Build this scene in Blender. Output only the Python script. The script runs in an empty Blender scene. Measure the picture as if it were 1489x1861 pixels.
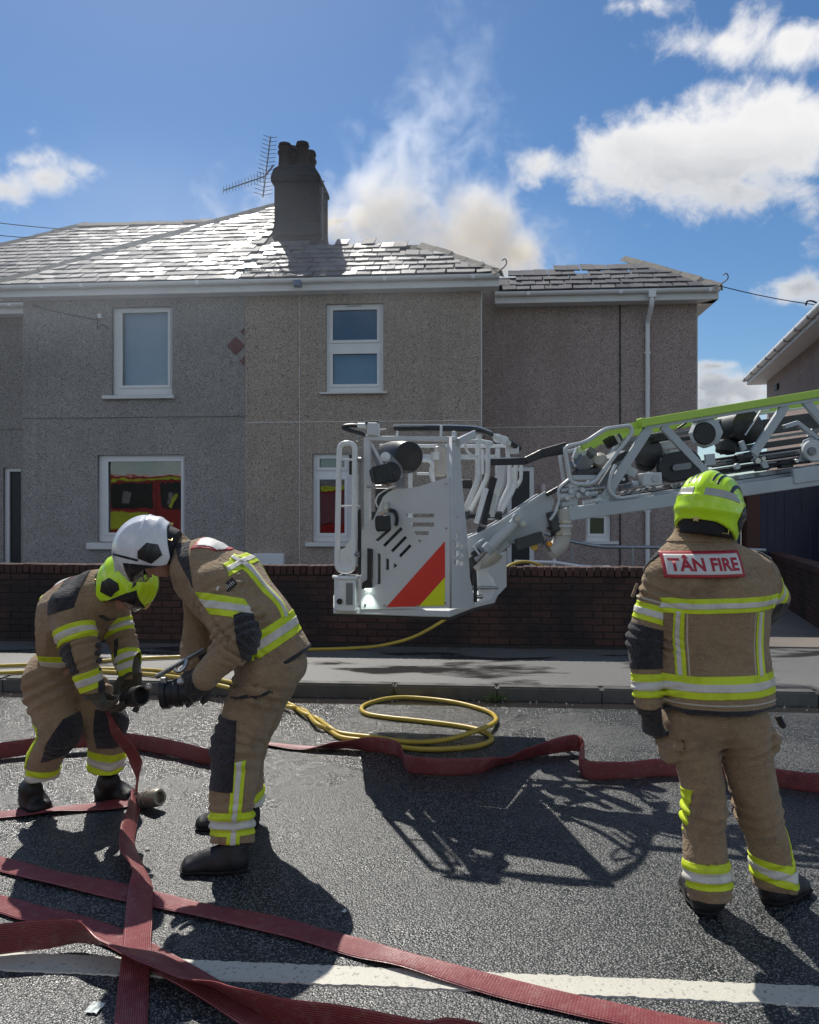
import bpy, bmesh, math, random
import numpy as np
from mathutils import Vector, Matrix, noise as mnoise
from mathutils.bvhtree import BVHTree

random.seed(11); RNG = np.random.default_rng(5)
SC = bpy.context.scene
COL = SC.collection
R = math.radians

# ------------------------------------------------------------------ camera
F = 1436.0; CX = 744.5; CY = 930.5; EYE = 1.6          # lens in photo pixels, eye height in metres
cd = bpy.data.cameras.new('camera'); cam = bpy.data.objects.new('camera', cd); COL.objects.link(cam)
cam.location = (0, 0, EYE); cam.rotation_euler = (R(90), 0, 0)
cd.sensor_fit = 'HORIZONTAL'; cd.sensor_width = 36; cd.lens = 36 * F / 1489
cd.clip_start = 0.05; cd.clip_end = 5000
SC.camera = cam

# ------------------------------------------------------------------ sun, sky, exposure
SUNV = Vector((-0.275, 0.81, 1.0)).normalized()          # towards the sun
sd = bpy.data.lights.new('sun', 'SUN'); sun = bpy.data.objects.new('sun', sd); COL.objects.link(sun)
sd.energy = 3.7; sd.angle = R(0.53); sd.color = (1.0, 0.95, 0.87)
sun.rotation_euler = SUNV.to_track_quat('Z', 'Y').to_euler(); sun.location = (-6, 12, 30)
SC.view_settings.view_transform = 'Standard'; SC.view_settings.look = 'None'
SC.view_settings.exposure = 0.45; SC.view_settings.gamma = 1.0; SC.view_settings.use_curve_mapping = False
SC.cycles.max_bounces = 8; SC.cycles.transparent_max_bounces = 12; SC.cycles.volume_bounces = 4
SC.cycles.use_denoising = True
SC.cycles.sample_clamp_indirect = 6.0
try:
    SC.cycles.volume_step_rate = 1.0; SC.cycles.volume_max_steps = 128
except Exception: pass

class NT:
    """small helper to write node trees"""
    def __init__(s, tree): s.t = tree; s.n = tree.nodes; s.l = tree.links
    def new(s, typ, **kw):
        nd = s.n.new(typ)
        for k, v in kw.items(): setattr(nd, k, v)
        return nd
    def link(s, a, b): s.l.new(a, b)
    def put(s, sock, v):
        if hasattr(v, 'is_output') or isinstance(v, bpy.types.NodeSocket): s.l.new(v, sock)
        else: sock.default_value = v
    def math(s, op, a, b=None, c=None, clamp=False):
        nd = s.new('ShaderNodeMath', operation=op); nd.use_clamp = clamp
        s.put(nd.inputs[0], a)
        if b is not None: s.put(nd.inputs[1], b)
        if c is not None: s.put(nd.inputs[2], c)
        return nd.outputs[0]
    def vec(s, op, a, b=None):
        nd = s.new('ShaderNodeVectorMath', operation=op); s.put(nd.inputs[0], a)
        if b is not None: s.put(nd.inputs[1], b)
        return nd.outputs['Value'] if op in ('LENGTH', 'DOT_PRODUCT', 'DISTANCE') else nd.outputs[0]
    def mix(s, f, a, b, blend='MIX'):
        nd = s.new('ShaderNodeMix', data_type='RGBA', blend_type=blend); nd.clamp_factor = True
        s.put(nd.inputs[0], f); s.put(nd.inputs[6], a); s.put(nd.inputs[7], b); return nd.outputs[2]
    def noise(s, vec, scale, detail=4.0, rough=0.55, dist=0.0, out='Fac'):
        nd = s.new('ShaderNodeTexNoise'); s.put(nd.inputs['Vector'], vec)
        nd.inputs['Scale'].default_value = scale; nd.inputs['Detail'].default_value = detail
        nd.inputs['Roughness'].default_value = rough; nd.inputs['Distortion'].default_value = dist
        return nd.outputs[out]
    def voro(s, vec, scale, feature='F1', rnd=1.0, out='Distance'):
        nd = s.new('ShaderNodeTexVoronoi', feature=feature); s.put(nd.inputs['Vector'], vec)
        nd.inputs['Scale'].default_value = scale; nd.inputs['Randomness'].default_value = rnd
        return nd.outputs[out]
    def ramp(s, f, *stops):
        nd = s.new('ShaderNodeValToRGB'); s.put(nd.inputs[0], f); e = nd.color_ramp.elements
        while len(e) > 1: e.remove(e[-1])
        for i, (p, c) in enumerate(stops):
            el = e[0] if i == 0 else e.new(p)
            el.position = p; el.color = c if len(c) == 4 else (*c, 1)
        return nd.outputs[0]
    def rng(s, f, a, b, c=0.0, d=1.0, smooth=False):
        nd = s.new('ShaderNodeMapRange'); nd.interpolation_type = 'SMOOTHSTEP' if smooth else 'LINEAR'
        nd.clamp = True
        s.put(nd.inputs[0], f)
        for i, v in enumerate((a, b, c, d)): s.put(nd.inputs[i + 1], v)
        return nd.outputs[0]
    def comb(s, x, y, z):
        nd = s.new('ShaderNodeCombineXYZ'); s.put(nd.inputs[0], x); s.put(nd.inputs[1], y); s.put(nd.inputs[2], z); return nd.outputs[0]
    def bump(s, h, strength=0.5, dist=0.01, normal=None):
        nd = s.new('ShaderNodeBump'); nd.inputs['Strength'].default_value = strength; nd.inputs['Distance'].default_value = dist
        s.put(nd.inputs['Height'], h)
        if normal is not None: s.put(nd.inputs['Normal'], normal)
        return nd.outputs[0]

def make_world():
    w = bpy.data.worlds.new('World'); SC.world = w; w.use_nodes = True
    n = NT(w.node_tree); n.n.clear()
    sky = n.new('ShaderNodeTexSky', sky_type='NISHITA'); sky.sun_disc = False
    sky.sun_elevation = math.asin(SUNV.z); sky.sun_rotation = math.atan2(SUNV.x, SUNV.y)
    sky.altitude = 50; sky.air_density = 1.0; sky.dust_density = 0.25; sky.ozone_density = 3.2
    co = n.new('ShaderNodeTexCoord').outputs['Generated']
    sp = n.new('ShaderNodeSeparateXYZ'); n.link(co, sp.inputs[0]); X, Y, Z = sp.outputs
    Yp = n.math('MAXIMUM', Y, 0.05)
    a = n.math('DIVIDE', X, Yp); b = n.math('DIVIDE', Z, Yp)
    ab = n.comb(a, b, 0)
    big = n.noise(n.vec('MULTIPLY', co, (1, 1, 1.5)), 6.0, 9.0, 0.6, 0.5)
    fine = n.noise(co, 22.0, 9.0, 0.6, 0.3)
    blobs = [  # centre in photo pixels, half width, half height, weight : the clouds of that sky
        (1270, 285, 260, 110, 1.25), (1400, 245, 220, 110, 1.3), (1150, 262, 120, 80, 1.1), (985, 300, 65, 30, .50), (1360, 350, 200, 60, .9),
        (1330, 85, 150, 45, .55), (1440, 75, 120, 60, .6), (1480, 385, 60, 60, .6), (1170, 8, 70, 24, .4),
        (75, 325, 95, 42, .62), (20, 345, 80, 34, .60), (45, 290, 60, 28, .55), (15, 465, 45, 14, .55), (110, 440, 60, 12, .45),
        (1450, 525, 90, 35, .75), (1330, 705, 170, 45, .75), (1300, 665, 60, 12, .55), (1260, 735, 170, 40, .7), (940, 465, 60, 30, .5),
        (-260, 300, 260, 90, .8), (1900, 250, 260, 120, .9), (2300, 500, 300, 90, .8), (-700, 420, 300, 80, .8)]
    m = None
    for (px, py, rx, ry, wt) in blobs:
        q = n.vec('SUBTRACT', ab, ((px - CX) / F, (CY - py) / F, 0))
        q = n.vec('DIVIDE', q, (rx / F, ry / F, 1))
        v = n.math('MULTIPLY', n.math('SUBTRACT', 1.0, n.vec('LENGTH', q)), wt)
        m = v if m is None else n.math('SMOOTH_MAX', m, v, 0.15)
    front = n.math('ADD', n.math('MAXIMUM', m, -0.9), n.math('MULTIPLY', n.math('SUBTRACT', big, 0.5), 2.1))
    front = n.math('ADD', front, n.math('MULTIPLY', n.math('SUBTRACT', fine, 0.5), 1.5))
    other = n.math('MULTIPLY', n.math('SUBTRACT', n.noise(co, 2.6, 8.0, 0.6, 0.2), 0.50), 4.0)   # the same broken cloud over the rest of the sky
    isf = n.rng(Y, 0.18, 0.30)
    dens = n.math('ADD', n.math('MULTIPLY', front, isf), n.math('MULTIPLY', other, n.math('SUBTRACT', 1.0, isf)))
    cov = n.rng(dens, -0.10, 0.62, 0, 1, True)
    cov = n.math('MULTIPLY', cov, n.rng(Z, 0.0, 0.05))
    thick = n.rng(dens, 0.18, 0.85, 0, 1, True)
    under = n.rng(n.math('ADD', b, n.math('MULTIPLY', big, .12)), 0.435, 0.545, 1, 0)        # bases are greyer than sunlit tops
    lump = n.rng(n.noise(co, 9.0, 6.0, 0.6, 0.3), .35, .68)
    grey = n.math('ADD', n.math('MULTIPLY', thick, .14), n.math('MULTIPLY', n.math('MULTIPLY', under, n.math('ADD', .45, n.math('MULTIPLY', thick, .55))), n.math('ADD', .52, n.math('MULTIPLY', lump, .45))))
    ccol = n.mix(grey, (7.3, 7.2, 7.1, 1), (2.7, 2.95, 3.35, 1))
    skyc = n.new('ShaderNodeHueSaturation'); skyc.inputs['Saturation'].default_value = 1.20; skyc.inputs['Value'].default_value = 0.69
    n.link(sky.outputs[0], skyc.inputs['Color'])
    colr = n.mix(n.math('MULTIPLY', cov, 0.97), skyc.outputs[0], ccol)
    bg = n.new('ShaderNodeBackground'); n.link(colr, bg.inputs[0]); bg.inputs[1].default_value = 0.10
    out = n.new('ShaderNodeOutputWorld'); n.link(bg.outputs[0], out.inputs[0])
make_world()

# ------------------------------------------------------------------ coordinates
TH = math.atan(0.080)                                    # the street lies turned by this much to the view
CT, ST = math.cos(TH), math.sin(TH)
RS = Matrix.Rotation(-TH, 4, 'Z')                        # street frame -> world
def W(px, py, Z): return Vector(((px - CX) / F * Z, Z, EYE + (CY - py) / F * Z))
def G(px, py, h=0.0): return W(px, py, (EYE - h) * F / (py - CY))
def S(px, py, V):                                        # street frame (u, V, z) of the ray through a photo point
    dx = (px - CX) / F; t = V / (dx * ST + CT)
    return Vector((t * (dx * CT - ST), V, EYE + (CY - py) / F * t))
def SU(px, V): return S(px, 930, V).x
def SG(px, py, h=0.0):
    g = G(px, py, h); return Vector((g.x * CT - g.y * ST, g.x * ST + g.y * CT, h))
def s2w(p): return RS @ Vector(p)

# ------------------------------------------------------------------ objects
BASE = {}
def tag(o, label=None, cat=None, group=None, kind=None):
    if label: o['label'] = label
    if cat: o['category'] = cat
    if group: o['group'] = group
    if kind: o['kind'] = kind
    return o
def empty(name, loc, label, cat, group=None, street=False, kind=None):
    o = bpy.data.objects.new(name, None); COL.objects.link(o); o.empty_display_size = 0.2
    M = (RS @ Matrix.Translation(loc)) if street else Matrix.Translation(loc)
    o.matrix_world = M; o.location = M.to_translation(); o.rotation_euler = (0, 0, -TH if street else 0)
    BASE[o.name] = M
    return tag(o, label, cat, group, kind)
def basem(o): return BASE.get(o.name, Matrix.Identity(4)) if o else Matrix.Identity(4)
def link(name, me, parent=None):
    o = bpy.data.objects.new(name, me); COL.objects.link(o)
    if parent: o.parent = parent; BASE[o.name] = basem(parent)
    return o
def inst(name, me, M, parent):
    """a repeat: shares mesh data; M is its world matrix"""
    o = bpy.data.objects.new(name, me); COL.objects.link(o); o.parent = parent
    o.matrix_basis = basem(parent).inverted() @ M
    BASE[o.name] = basem(parent)
    return o

def perp(d):
    d = Vector(d).normalized(); up = Vector((0, 0, 1))
    if abs(d.z) > .95: up = Vector((0, 1, 0))
    x = d.cross(up).normalized(); y = x.cross(d).normalized()
    return x, y

class MB:
    """collects shapes and links them as ONE mesh object"""
    def __init__(s): s.v = []; s.f = []
    def add(s, vs, fs):
        b = len(s.v); s.v += [Vector(p) for p in vs]; s.f += [[b + i for i in f] for f in fs]; return s
    def box(s, lo, hi):
        x0, y0, z0 = lo; x1, y1, z1 = hi
        return s.add([(x0,y0,z0),(x1,y0,z0),(x1,y1,z0),(x0,y1,z0),(x0,y0,z1),(x1,y0,z1),(x1,y1,z1),(x0,y1,z1)],
                     [(0,3,2,1),(4,5,6,7),(0,1,5,4),(1,2,6,5),(2,3,7,6),(3,0,4,7)])
    def beam(s, a, b, w, h, side=None):
        """rectangular bar from a to b, w along `side`, h across it"""
        a = Vector(a); b = Vector(b); d = (b - a).normalized()
        if side is None: x, y = perp(d)
        else:
            x = Vector(side); x = (x - d * x.dot(d)).normalized(); y = x.cross(d).normalized()
        vs = []
        for p in (a, b):
            for sx, sy in ((-1,-1),(1,-1),(1,1),(-1,1)): vs.append(p + x * (sx * w / 2) + y * (sy * h / 2))
        return s.add(vs, [(0,1,2,3),(7,6,5,4),(0,4,5,1),(1,5,6,2),(2,6,7,3),(3,7,4,0)])
    def tube(s, pts, r, n=10, closed=False, caps=True):
        pts = [Vector(p) for p in pts]; m = len(pts); rs = r if hasattr(r, '__len__') else [r] * m
        T = []
        for i in range(m):
            if closed: t = pts[(i + 1) % m] - pts[i - 1]
            else: t = pts[min(i + 1, m - 1)] - pts[max(i - 1, 0)]
            T.append(t.normalized())
        x, y = perp(T[0]); vs = []
        for i in range(m):
            x = (x - T[i] * x.dot(T[i])).normalized(); y = T[i].cross(x).normalized()
            for k in range(n):
                a = 2 * math.pi * k / n
                vs.append(pts[i] + (x * math.cos(a) + y * math.sin(a)) * rs[i])
        fs = []
        for i in range(m if closed else m - 1):
            j = (i + 1) % m
            for k in range(n):
                k2 = (k + 1) % n; fs.append((i*n+k, i*n+k2, j*n+k2, j*n+k))
        if not closed and caps: fs.append(tuple(range(n))[::-1]); fs.append(tuple((m-1)*n + k for k in range(n)))
        return s.add(vs, fs)
    def cyl(s, a, b, r, n=20, r2=None): return s.tube([a, b], [r, r if r2 is None else r2], n)
    def lathe(s, a, d, prof, n=24):
        """prof: (distance along d, radius)"""
        a = Vector(a); d = Vector(d).normalized(); x, y = perp(d); vs = []; fs = []
        for (t, r) in prof:
            for k in range(n):
                an = 2 * math.pi * k / n; vs.append(a + d * t + (x * math.cos(an) + y * math.sin(an)) * r)
        for i in range(len(prof) - 1):
            for k in range(n):
                k2 = (k + 1) % n; fs.append((i*n+k, i*n+k2, (i+1)*n+k2, (i+1)*n+k))
        fs.append(tuple(range(n))[::-1]); fs.append(tuple((len(prof)-1)*n + k for k in range(n)))
        return s.add(vs, fs)
    def prism(s, poly, vec):
        """polygon (list of 3-D points) extruded along vec"""
        n = len(poly); vec = Vector(vec); p = [Vector(q) for q in poly]
        return s.add(p + [q + vec for q in p], [tuple(range(n))[::-1], tuple(range(n, 2*n))] +
                     [(i, (i+1) % n, n + (i+1) % n, n + i) for i in range(n)])
    def mesh(s, name, inv=None, recalc=True, street=False):
        me = bpy.data.meshes.new(name)
        vs = s.v
        if street: vs = [RS @ v for v in vs]
        if inv is not None: vs = [inv @ v for v in vs]
        me.from_pydata([tuple(v) for v in vs], [], s.f)
        if recalc:
            bm = bmesh.new(); bm.from_mesh(me); bmesh.ops.recalc_face_normals(bm, faces=bm.faces); bm.to_mesh(me); bm.free()
        me.update(); return me
    def build(s, name, mat, parent=None, street=False, bevel=0.0, smooth=False, recalc=True, label=None):
        me = s.mesh(name, basem(parent).inverted(), recalc, street)
        if mat: me.materials.append(mat)
        o = link(name, me, parent)
        if smooth: shade(me)
        if bevel:
            md = o.modifiers.new('bevel', 'BEVEL'); md.width = bevel; md.segments = 2; md.limit_method = 'ANGLE'; md.angle_limit = R(40)
        if label: o['label'] = label
        return o
def shade(me, ang=40):
    me.polygons.foreach_set('use_smooth', [True] * len(me.polygons))
    try: me.set_sharp_from_angle(angle=R(ang))
    except Exception: pass

def spline(pts, n=8, closed=False):
    """Catmull-Rom through 3-D points"""
    P = [Vector(p) for p in pts]; m = len(P); out = []
    for i in range(m if closed else m - 1):
        if closed: p0, p1, p2, p3 = P[i-1], P[i], P[(i+1) % m], P[(i+2) % m]
        else: p0, p1, p2, p3 = P[max(i-1, 0)], P[i], P[i+1], P[min(i+2, m-1)]
        for k in range(n):
            t = k / n
            out.append(0.5 * ((2*p1) + (p2-p0)*t + (2*p0-5*p1+4*p2-p3)*t*t + (3*p1-p0-3*p2+p3)*t**3))
    if not closed: out.append(P[-1].copy())
    return out
def rounded(pts, r, n=5, closed=False):
    """polyline with filleted corners"""
    P = [Vector(p) for p in pts]; m = len(P); out = []
    for i in range(m):
        if not closed and i in (0, m - 1): out.append(P[i]); continue
        a, b, c = P[i-1], P[i], P[(i+1) % m]
        d1 = (a - b); d2 = (c - b); q = min(r, d1.length * .48, d2.length * .48)
        s_, e_ = b + d1.normalized() * q, b + d2.normalized() * q
        for k in range(n + 1):
            t = k / n; out.append((1-t)**2 * s_ + 2*t*(1-t) * b + t*t * e_)
    return out

def plate(name, outer, holes, M, thick, mat, parent, res=8, bevel=0.0):
    """flat sheet with cut-outs: 2-D outlines in the plane of matrix M (world), thickness along its z"""
    cu = bpy.data.curves.new(name, 'CURVE'); cu.dimensions = '2D'; cu.fill_mode = 'BOTH'; cu.extrude = thick / 2; cu.resolution_u = res
    for poly in [outer] + list(holes):
        sp = cu.splines.new('POLY'); sp.points.add(len(poly) - 1)
        for p, q in zip(sp.points, poly): p.co = (q[0], q[1], 0, 1)
        sp.use_cyclic_u = True
    o = bpy.data.objects.new('tmp', cu); COL.objects.link(o)
    dg = bpy.context.evaluated_depsgraph_get(); dg.update()
    me = bpy.data.meshes.new_from_object(o.evaluated_get(dg)); bpy.data.objects.remove(o)
    me.name = name; me.transform(basem(parent).inverted() @ M); me.materials.clear(); me.materials.append(mat)
    ob = link(name, me, parent); return ob
def text_mesh(txt, size, bold=0.0, extrude=0.0, res=4):
    cu = bpy.data.curves.new('lettering', 'FONT'); cu.body = txt; cu.size = size; cu.offset = bold; cu.extrude = extrude
    cu.align_x = 'CENTER'; cu.align_y = 'CENTER'; cu.resolution_u = res
    o = bpy.data.objects.new('tmp', cu); COL.objects.link(o)
    dg = bpy.context.evaluated_depsgraph_get(); dg.update()
    me = bpy.data.meshes.new_from_object(o.evaluated_get(dg)); bpy.data.objects.remove(o)
    me.materials.clear(); return me

# ------------------------------------------------------------------ materials
MATS = {}
def mat(name, fn):
    if name in MATS: return MATS[name]
    m = bpy.data.materials.new(name); m.use_nodes = True; n = NT(m.node_tree); n.n.clear()
    b = n.new('ShaderNodeBsdfPrincipled'); o = n.new('ShaderNodeOutputMaterial'); n.link(b.outputs[0], o.inputs[0])
    n.b = b; n.o = o; n.obj = n.new('ShaderNodeTexCoord').outputs['Object']; n.pos = n.new('ShaderNodeNewGeometry').outputs['Position']
    n.rand = n.new('ShaderNodeObjectInfo').outputs['Random']
    fn(n); MATS[name] = m; return m
def simple(name, col, rough=0.5, metal=0.0, var=0.12, vscale=9.0, bump=0.0, bscale=60.0, spec=0.5, coat=0.0, rnd=0.0):
    def fn(n):
        f = n.noise(n.pos, vscale, 5)
        c = n.mix(f, tuple(x * (1 - var) for x in col) + (1,), tuple(min(1, x * (1 + var)) for x in col) + (1,))
        if rnd:
            c = n.mix(1.0, c, n.mix(n.rand, (1 - rnd,) * 3 + (1,), (1 + rnd,) * 3 + (1,)), 'MULTIPLY')
        n.put(n.b.inputs['Base Color'], c)
        n.put(n.b.inputs['Roughness'], n.rng(n.noise(n.pos, vscale * 2.3, 4), .3, .7, max(0.03, rough - .09), min(1, rough + .09)))
        n.b.inputs['Metallic'].default_value = metal; n.b.inputs['Specular IOR Level'].default_value = spec
        n.b.inputs['Coat Weight'].default_value = coat; n.b.inputs['Coat Roughness'].default_value = .12
        if bump: n.put(n.b.inputs['Normal'], n.bump(n.noise(n.pos, bscale, 4), bump, 0.004))
    return mat(name, fn)
# ================================================================== SETTING: ground, road, pavement
def m_asphalt(n):
    p = n.pos
    v1 = n.voro(p, 120.0); v2 = n.voro(p, 230.0); vc = n.voro(p, 120.0, out='Color')
    big = n.noise(p, .9, 5, .6); mid = n.noise(p, 4.5, 5, .6)
    stone = n.new('ShaderNodeSeparateColor'); n.link(vc, stone.inputs[0])
    tone = n.rng(stone.outputs[0], 0, 1, .22, 2.05)
    base = n.mix(big, (.110, .110, .108, 1), (.158, .155, .148, 1))
    c = n.mix(1.0, base, n.comb(tone, tone, tone), 'MULTIPLY')
    c = n.mix(n.rng(v1, .34, .52), c, (.014, .020, .021, 1))                 # binder between the chippings
    c = n.mix(n.rng(mid, .60, .72, 0, .35), c, (.17, .165, .155, 1))         # dry dust
    n.put(n.b.inputs['Base Color'], c)
    sp = n.new('ShaderNodeSeparateXYZ'); n.link(p, sp.inputs[0])
    far = n.rng(n.math('SUBTRACT', sp.outputs[1], n.math('MULTIPLY', sp.outputs[0], .45)), 3.6, 6.2)                                     # hose water lies towards the kerb
    wet = n.math('MULTIPLY', n.rng(n.math('ADD', n.noise(p, 1.3, 5, .65), n.math('MULTIPLY', far, .30)), .50, .74), 1.0, clamp=True)
    n.put(n.b.inputs['Roughness'], n.rng(wet, 0, 1, .42, .20))
    n.b.inputs['Specular IOR Level'].default_value = .5
    h = n.math('ADD', n.math('MULTIPLY', n.math('SUBTRACT', 1, v1), 1.0), n.math('MULTIPLY', n.math('SUBTRACT', 1, v2), .35))
    h = n.math('MULTIPLY', h, n.rng(stone.outputs[1], 0, 1, .6, 1.3))
    n.put(n.b.inputs['Normal'], n.bump(h, .6, .0045))
M_ROAD = mat('asphalt_chippings', m_asphalt)
def m_pave(n):
    p = n.pos; v = n.voro(p, 130.0)
    big = n.noise(p, 1.1, 5, .6, .3)
    wet = n.rng(n.noise(n.vec('MULTIPLY', p, (.55, 1.3, 1)), 1.6, 4, .55, .3), .50, .60)
    c = n.mix(big, (.165, .162, .155, 1), (.25, .245, .23, 1))
    c = n.mix(n.rng(v, .2, .5, 0, .5), c, (.045, .045, .045, 1))
    c = n.mix(n.math('MULTIPLY', wet, .85), c, (.020, .020, .021, 1))
    n.put(n.b.inputs['Base Color'], c); n.put(n.b.inputs['Roughness'], n.rng(wet, 0, 1, .50, .16))
    n.put(n.b.inputs['Normal'], n.bump(n.math('SUBTRACT', 1, v), .4, .005))
M_PAVE = mat('pavement_asphalt', m_pave)
M_GUT = simple('wet_channel', (.024, .021, .019), .13, 0, .35, 5, .06, 40)
def m_kerb(n):
    p = n.pos; c = n.mix(n.noise(p, 14, 6, .65), (.075, .074, .072, 1), (.16, .155, .145, 1))
    c = n.mix(n.rng(n.noise(p, 3.2, 5), .52, .68, 0, .75), c, (.030, .034, .028, 1))
    c = n.mix(1.0, c, n.mix(n.rand, (.75, .75, .75, 1), (1.15, 1.15, 1.15, 1)), 'MULTIPLY')
    n.put(n.b.inputs['Base Color'], c); n.put(n.b.inputs['Roughness'], n.rng(n.noise(p, 6, 4), .3, .7, .28, .5)); n.b.inputs['Specular IOR Level'].default_value = .6
    n.put(n.b.inputs['Normal'], n.bump(n.noise(p, 80, 4), .5, .005))
M_KERB = mat('kerb_concrete', m_kerb)
M_EARTH = simple('far_ground', (.07, .085, .045), .9, 0, .3, .4)
M_GARD = simple('garden_path', (.16, .15, .14), .8, 0, .3, 3, .3, 60)

VK = 6.80; HK = 0.105; VW_ = 8.75                          # kerb face, kerb height, garden wall face (street frame)
def sheet(name, u0, u1, v0, v1, z, m):
    mb = MB(); mb.add([(u0, v0, z), (u1, v0, z), (u1, v1, z), (u0, v1, z)], [(0, 1, 2, 3)])
    o = mb.build(name, m, None, street=True, recalc=False); tag(o, kind='structure'); return o
sheet('ground', -2500, 2500, -2500, 2500, -.25, M_EARTH)
rd = MB(); rd.box((-60, -9, -.2), (60, VK - .28, 0)); o = rd.build('road', M_ROAD, None, True); tag(o, kind='structure')
gt = MB()
gt.add([(-60, VK - .28, -.2), (60, VK - .28, -.2), (60, VK, -.2), (-60, VK, -.2), (-60, VK - .28, 0), (60, VK - .28, 0), (60, VK, -.012), (-60, VK, -.012)],
       [(0,3,2,1),(4,5,6,7),(0,1,5,4),(1,2,6,5),(2,3,7,6),(3,0,4,7)])
o = gt.build('gutter', M_GUT, None, True); tag(o, kind='structure')
pv = MB(); pv.box((-60, VK + .125, -.2), (60, 9.6, HK - .004)); o = pv.build('pavement', M_PAVE, None, True); tag(o, kind='structure')
gd = MB(); gd.box((-60, 9.6, -.2), (60, 60, HK)); o = gd.build('garden_ground', M_GARD, None, True); tag(o, kind='structure')

kerb = empty('kerb', (0, VK, 0), None, None, None, True, 'structure')
kl = 0.885; kmb = MB(); kmb.box((0, 0, -.15), (kl - .012, .122, HK)); kme = kmb.mesh('kerb_stone')
bm = bmesh.new(); bm.from_mesh(kme)
bmesh.ops.bevel(bm, geom=[e for e in bm.edges if all(v.co.z > 0 for v in e.verts)], offset=.014, segments=2, affect='EDGES'); bm.to_mesh(kme); bm.free(); kme.materials.append(M_KERB)
u0 = SG(1095, 1275).x - 8 * kl
for i in range(16):
    M = RS @ Matrix.Translation((u0 + i * kl + .006, VK + random.uniform(-.004, .004), random.uniform(-.004, .003))) @ Matrix.Rotation(random.uniform(-.004, .004), 4, 'Z')
    inst('kerb_stone', kme, M, kerb)
jb = MB()
jb.box((-60, VK + .02, -.2), (u0 - .02, VK + .124, HK - .002)); jb.box((u0 + 16 * kl + .02, VK + .02, -.2), (60, VK + .124, HK - .002))
jb.box((u0 - .02, VK + .02, -.2), (u0 + 16 * kl + .02, VK + .124, HK - .025))
jb.build('kerb_bedding', M_KERB, kerb, True)

# road line: worn thermoplastic, ragged edges, a thin raised sheet
def m_line(n):
    p = n.pos; c = n.mix(n.noise(p, 9, 5, .6), (.50, .48, .40, 1), (.62, .60, .50, 1))
    c = n.mix(n.rng(n.noise(p, 60, 4, .6), .58, .66, 0, .8), c, (.22, .21, .19, 1))
    c = n.mix(n.rng(n.voro(p, 26), .02, .09, .9, 0), c, (.035, .035, .035, 1))
    n.put(n.b.inputs['Base Color'], c); n.b.inputs['Roughness'].default_value = .6
    n.put(n.b.inputs['Normal'], n.bump(n.noise(p, 110, 4), .5, .004))
M_LINE = mat('road_paint', m_line)
def road_line():
    a = SG(0, 1748); b = SG(1489, 1812); vs = []; fs = []; N = 900
    for i in range(N + 1):
        t = i / N; u = -3.2 + t * 8.0; v = a.y + (b.y - a.y) * (u - a.x) / (b.x - a.x)
        j1 = mnoise.noise(Vector((u * 45, 1.3, 0))) * .007 + mnoise.noise(Vector((u * 9, 7, 0))) * .005
        j2 = mnoise.noise(Vector((u * 45, 9.3, 0))) * .007 + mnoise.noise(Vector((u * 9, 4, 0))) * .005
        z = .005
        vs += [(u, v - .056 + j1, .0005), (u, v - .053 + j1, z), (u, v + .053 + j2, z), (u, v + .056 + j2, .0005)]
        if i:
            k = 4 * i
            fs += [(k-4+q, k+q, k+q+1, k-4+q+1) for q in range(3)]
    mb = MB(); mb.add(vs, fs); o = mb.build('road_line', M_LINE, None, True); tag(o, kind='structure')
road_line()

# ================================================================== HOUSES
def rough(name, c1, c2, c3, dirt):
    def fn(n):
        p = n.pos
        a = n.noise(p, 70, 4, .75); b2 = n.noise(p, 1.1, 7, .65); v = n.voro(p, 105); sp = n.voro(p, 84, out='Color')
        s_ = n.new('ShaderNodeSeparateColor'); n.link(sp, s_.inputs[0])
        c = n.mix(n.rng(a, .36, .64), c1 + (1,), c2 + (1,))
        c = n.mix(n.rng(s_.outputs[0], .78, .9), c, c3 + (1,)); c = n.mix(n.rng(s_.outputs[1], .84, .92, 0, .8), c, (.07, .062, .056, 1))
        c = n.mix(n.rng(b2, .42, .75, 0, .38), c, dirt + (1,))
        st = n.noise(n.vec('MULTIPLY', p, (2.2, 2.2, .16)), 1.2, 5, .6)
        c = n.mix(n.rng(st, .50, .74, 0, .38), c, dirt + (1,))
        n.put(n.b.inputs['Base Color'], c); n.b.inputs['Roughness'].default_value = .92; n.b.inputs['Specular IOR Level'].default_value = .25
        n.put(n.b.inputs['Normal'], n.bump(n.math('ADD', n.math('SUBTRACT', 1, v), a), .9, .012))
    return mat(name, fn)
M_GREY = rough('grey_roughcast', (.345, .325, .31), (.50, .475, .455), (.62, .605, .59), (.24, .22, .21))
M_BROWN = rough('brown_roughcast', (.44, .365, .305), (.60, .505, .43), (.72, .645, .57), (.33, .265, .215))
M_PURP = rough('mauve_roughcast', (.40, .315, .28), (.54, .445, .41), (.66, .57, .53), (.31, .24, .215))
M_UPVC = simple('white_upvc', (.78, .79, .80), .35, 0, .05, 3)
M_TRIM = simple('white_painted_trim', (.70, .71, .71), .5, 0, .14, 2.5, .15, 30)
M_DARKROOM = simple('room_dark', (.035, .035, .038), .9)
M_NET = simple('net_curtain', (.72, .75, .78), .9, 0, .1, 4)
M_DOOR = simple('dark_door', (.02, .024, .03), .4)
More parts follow.
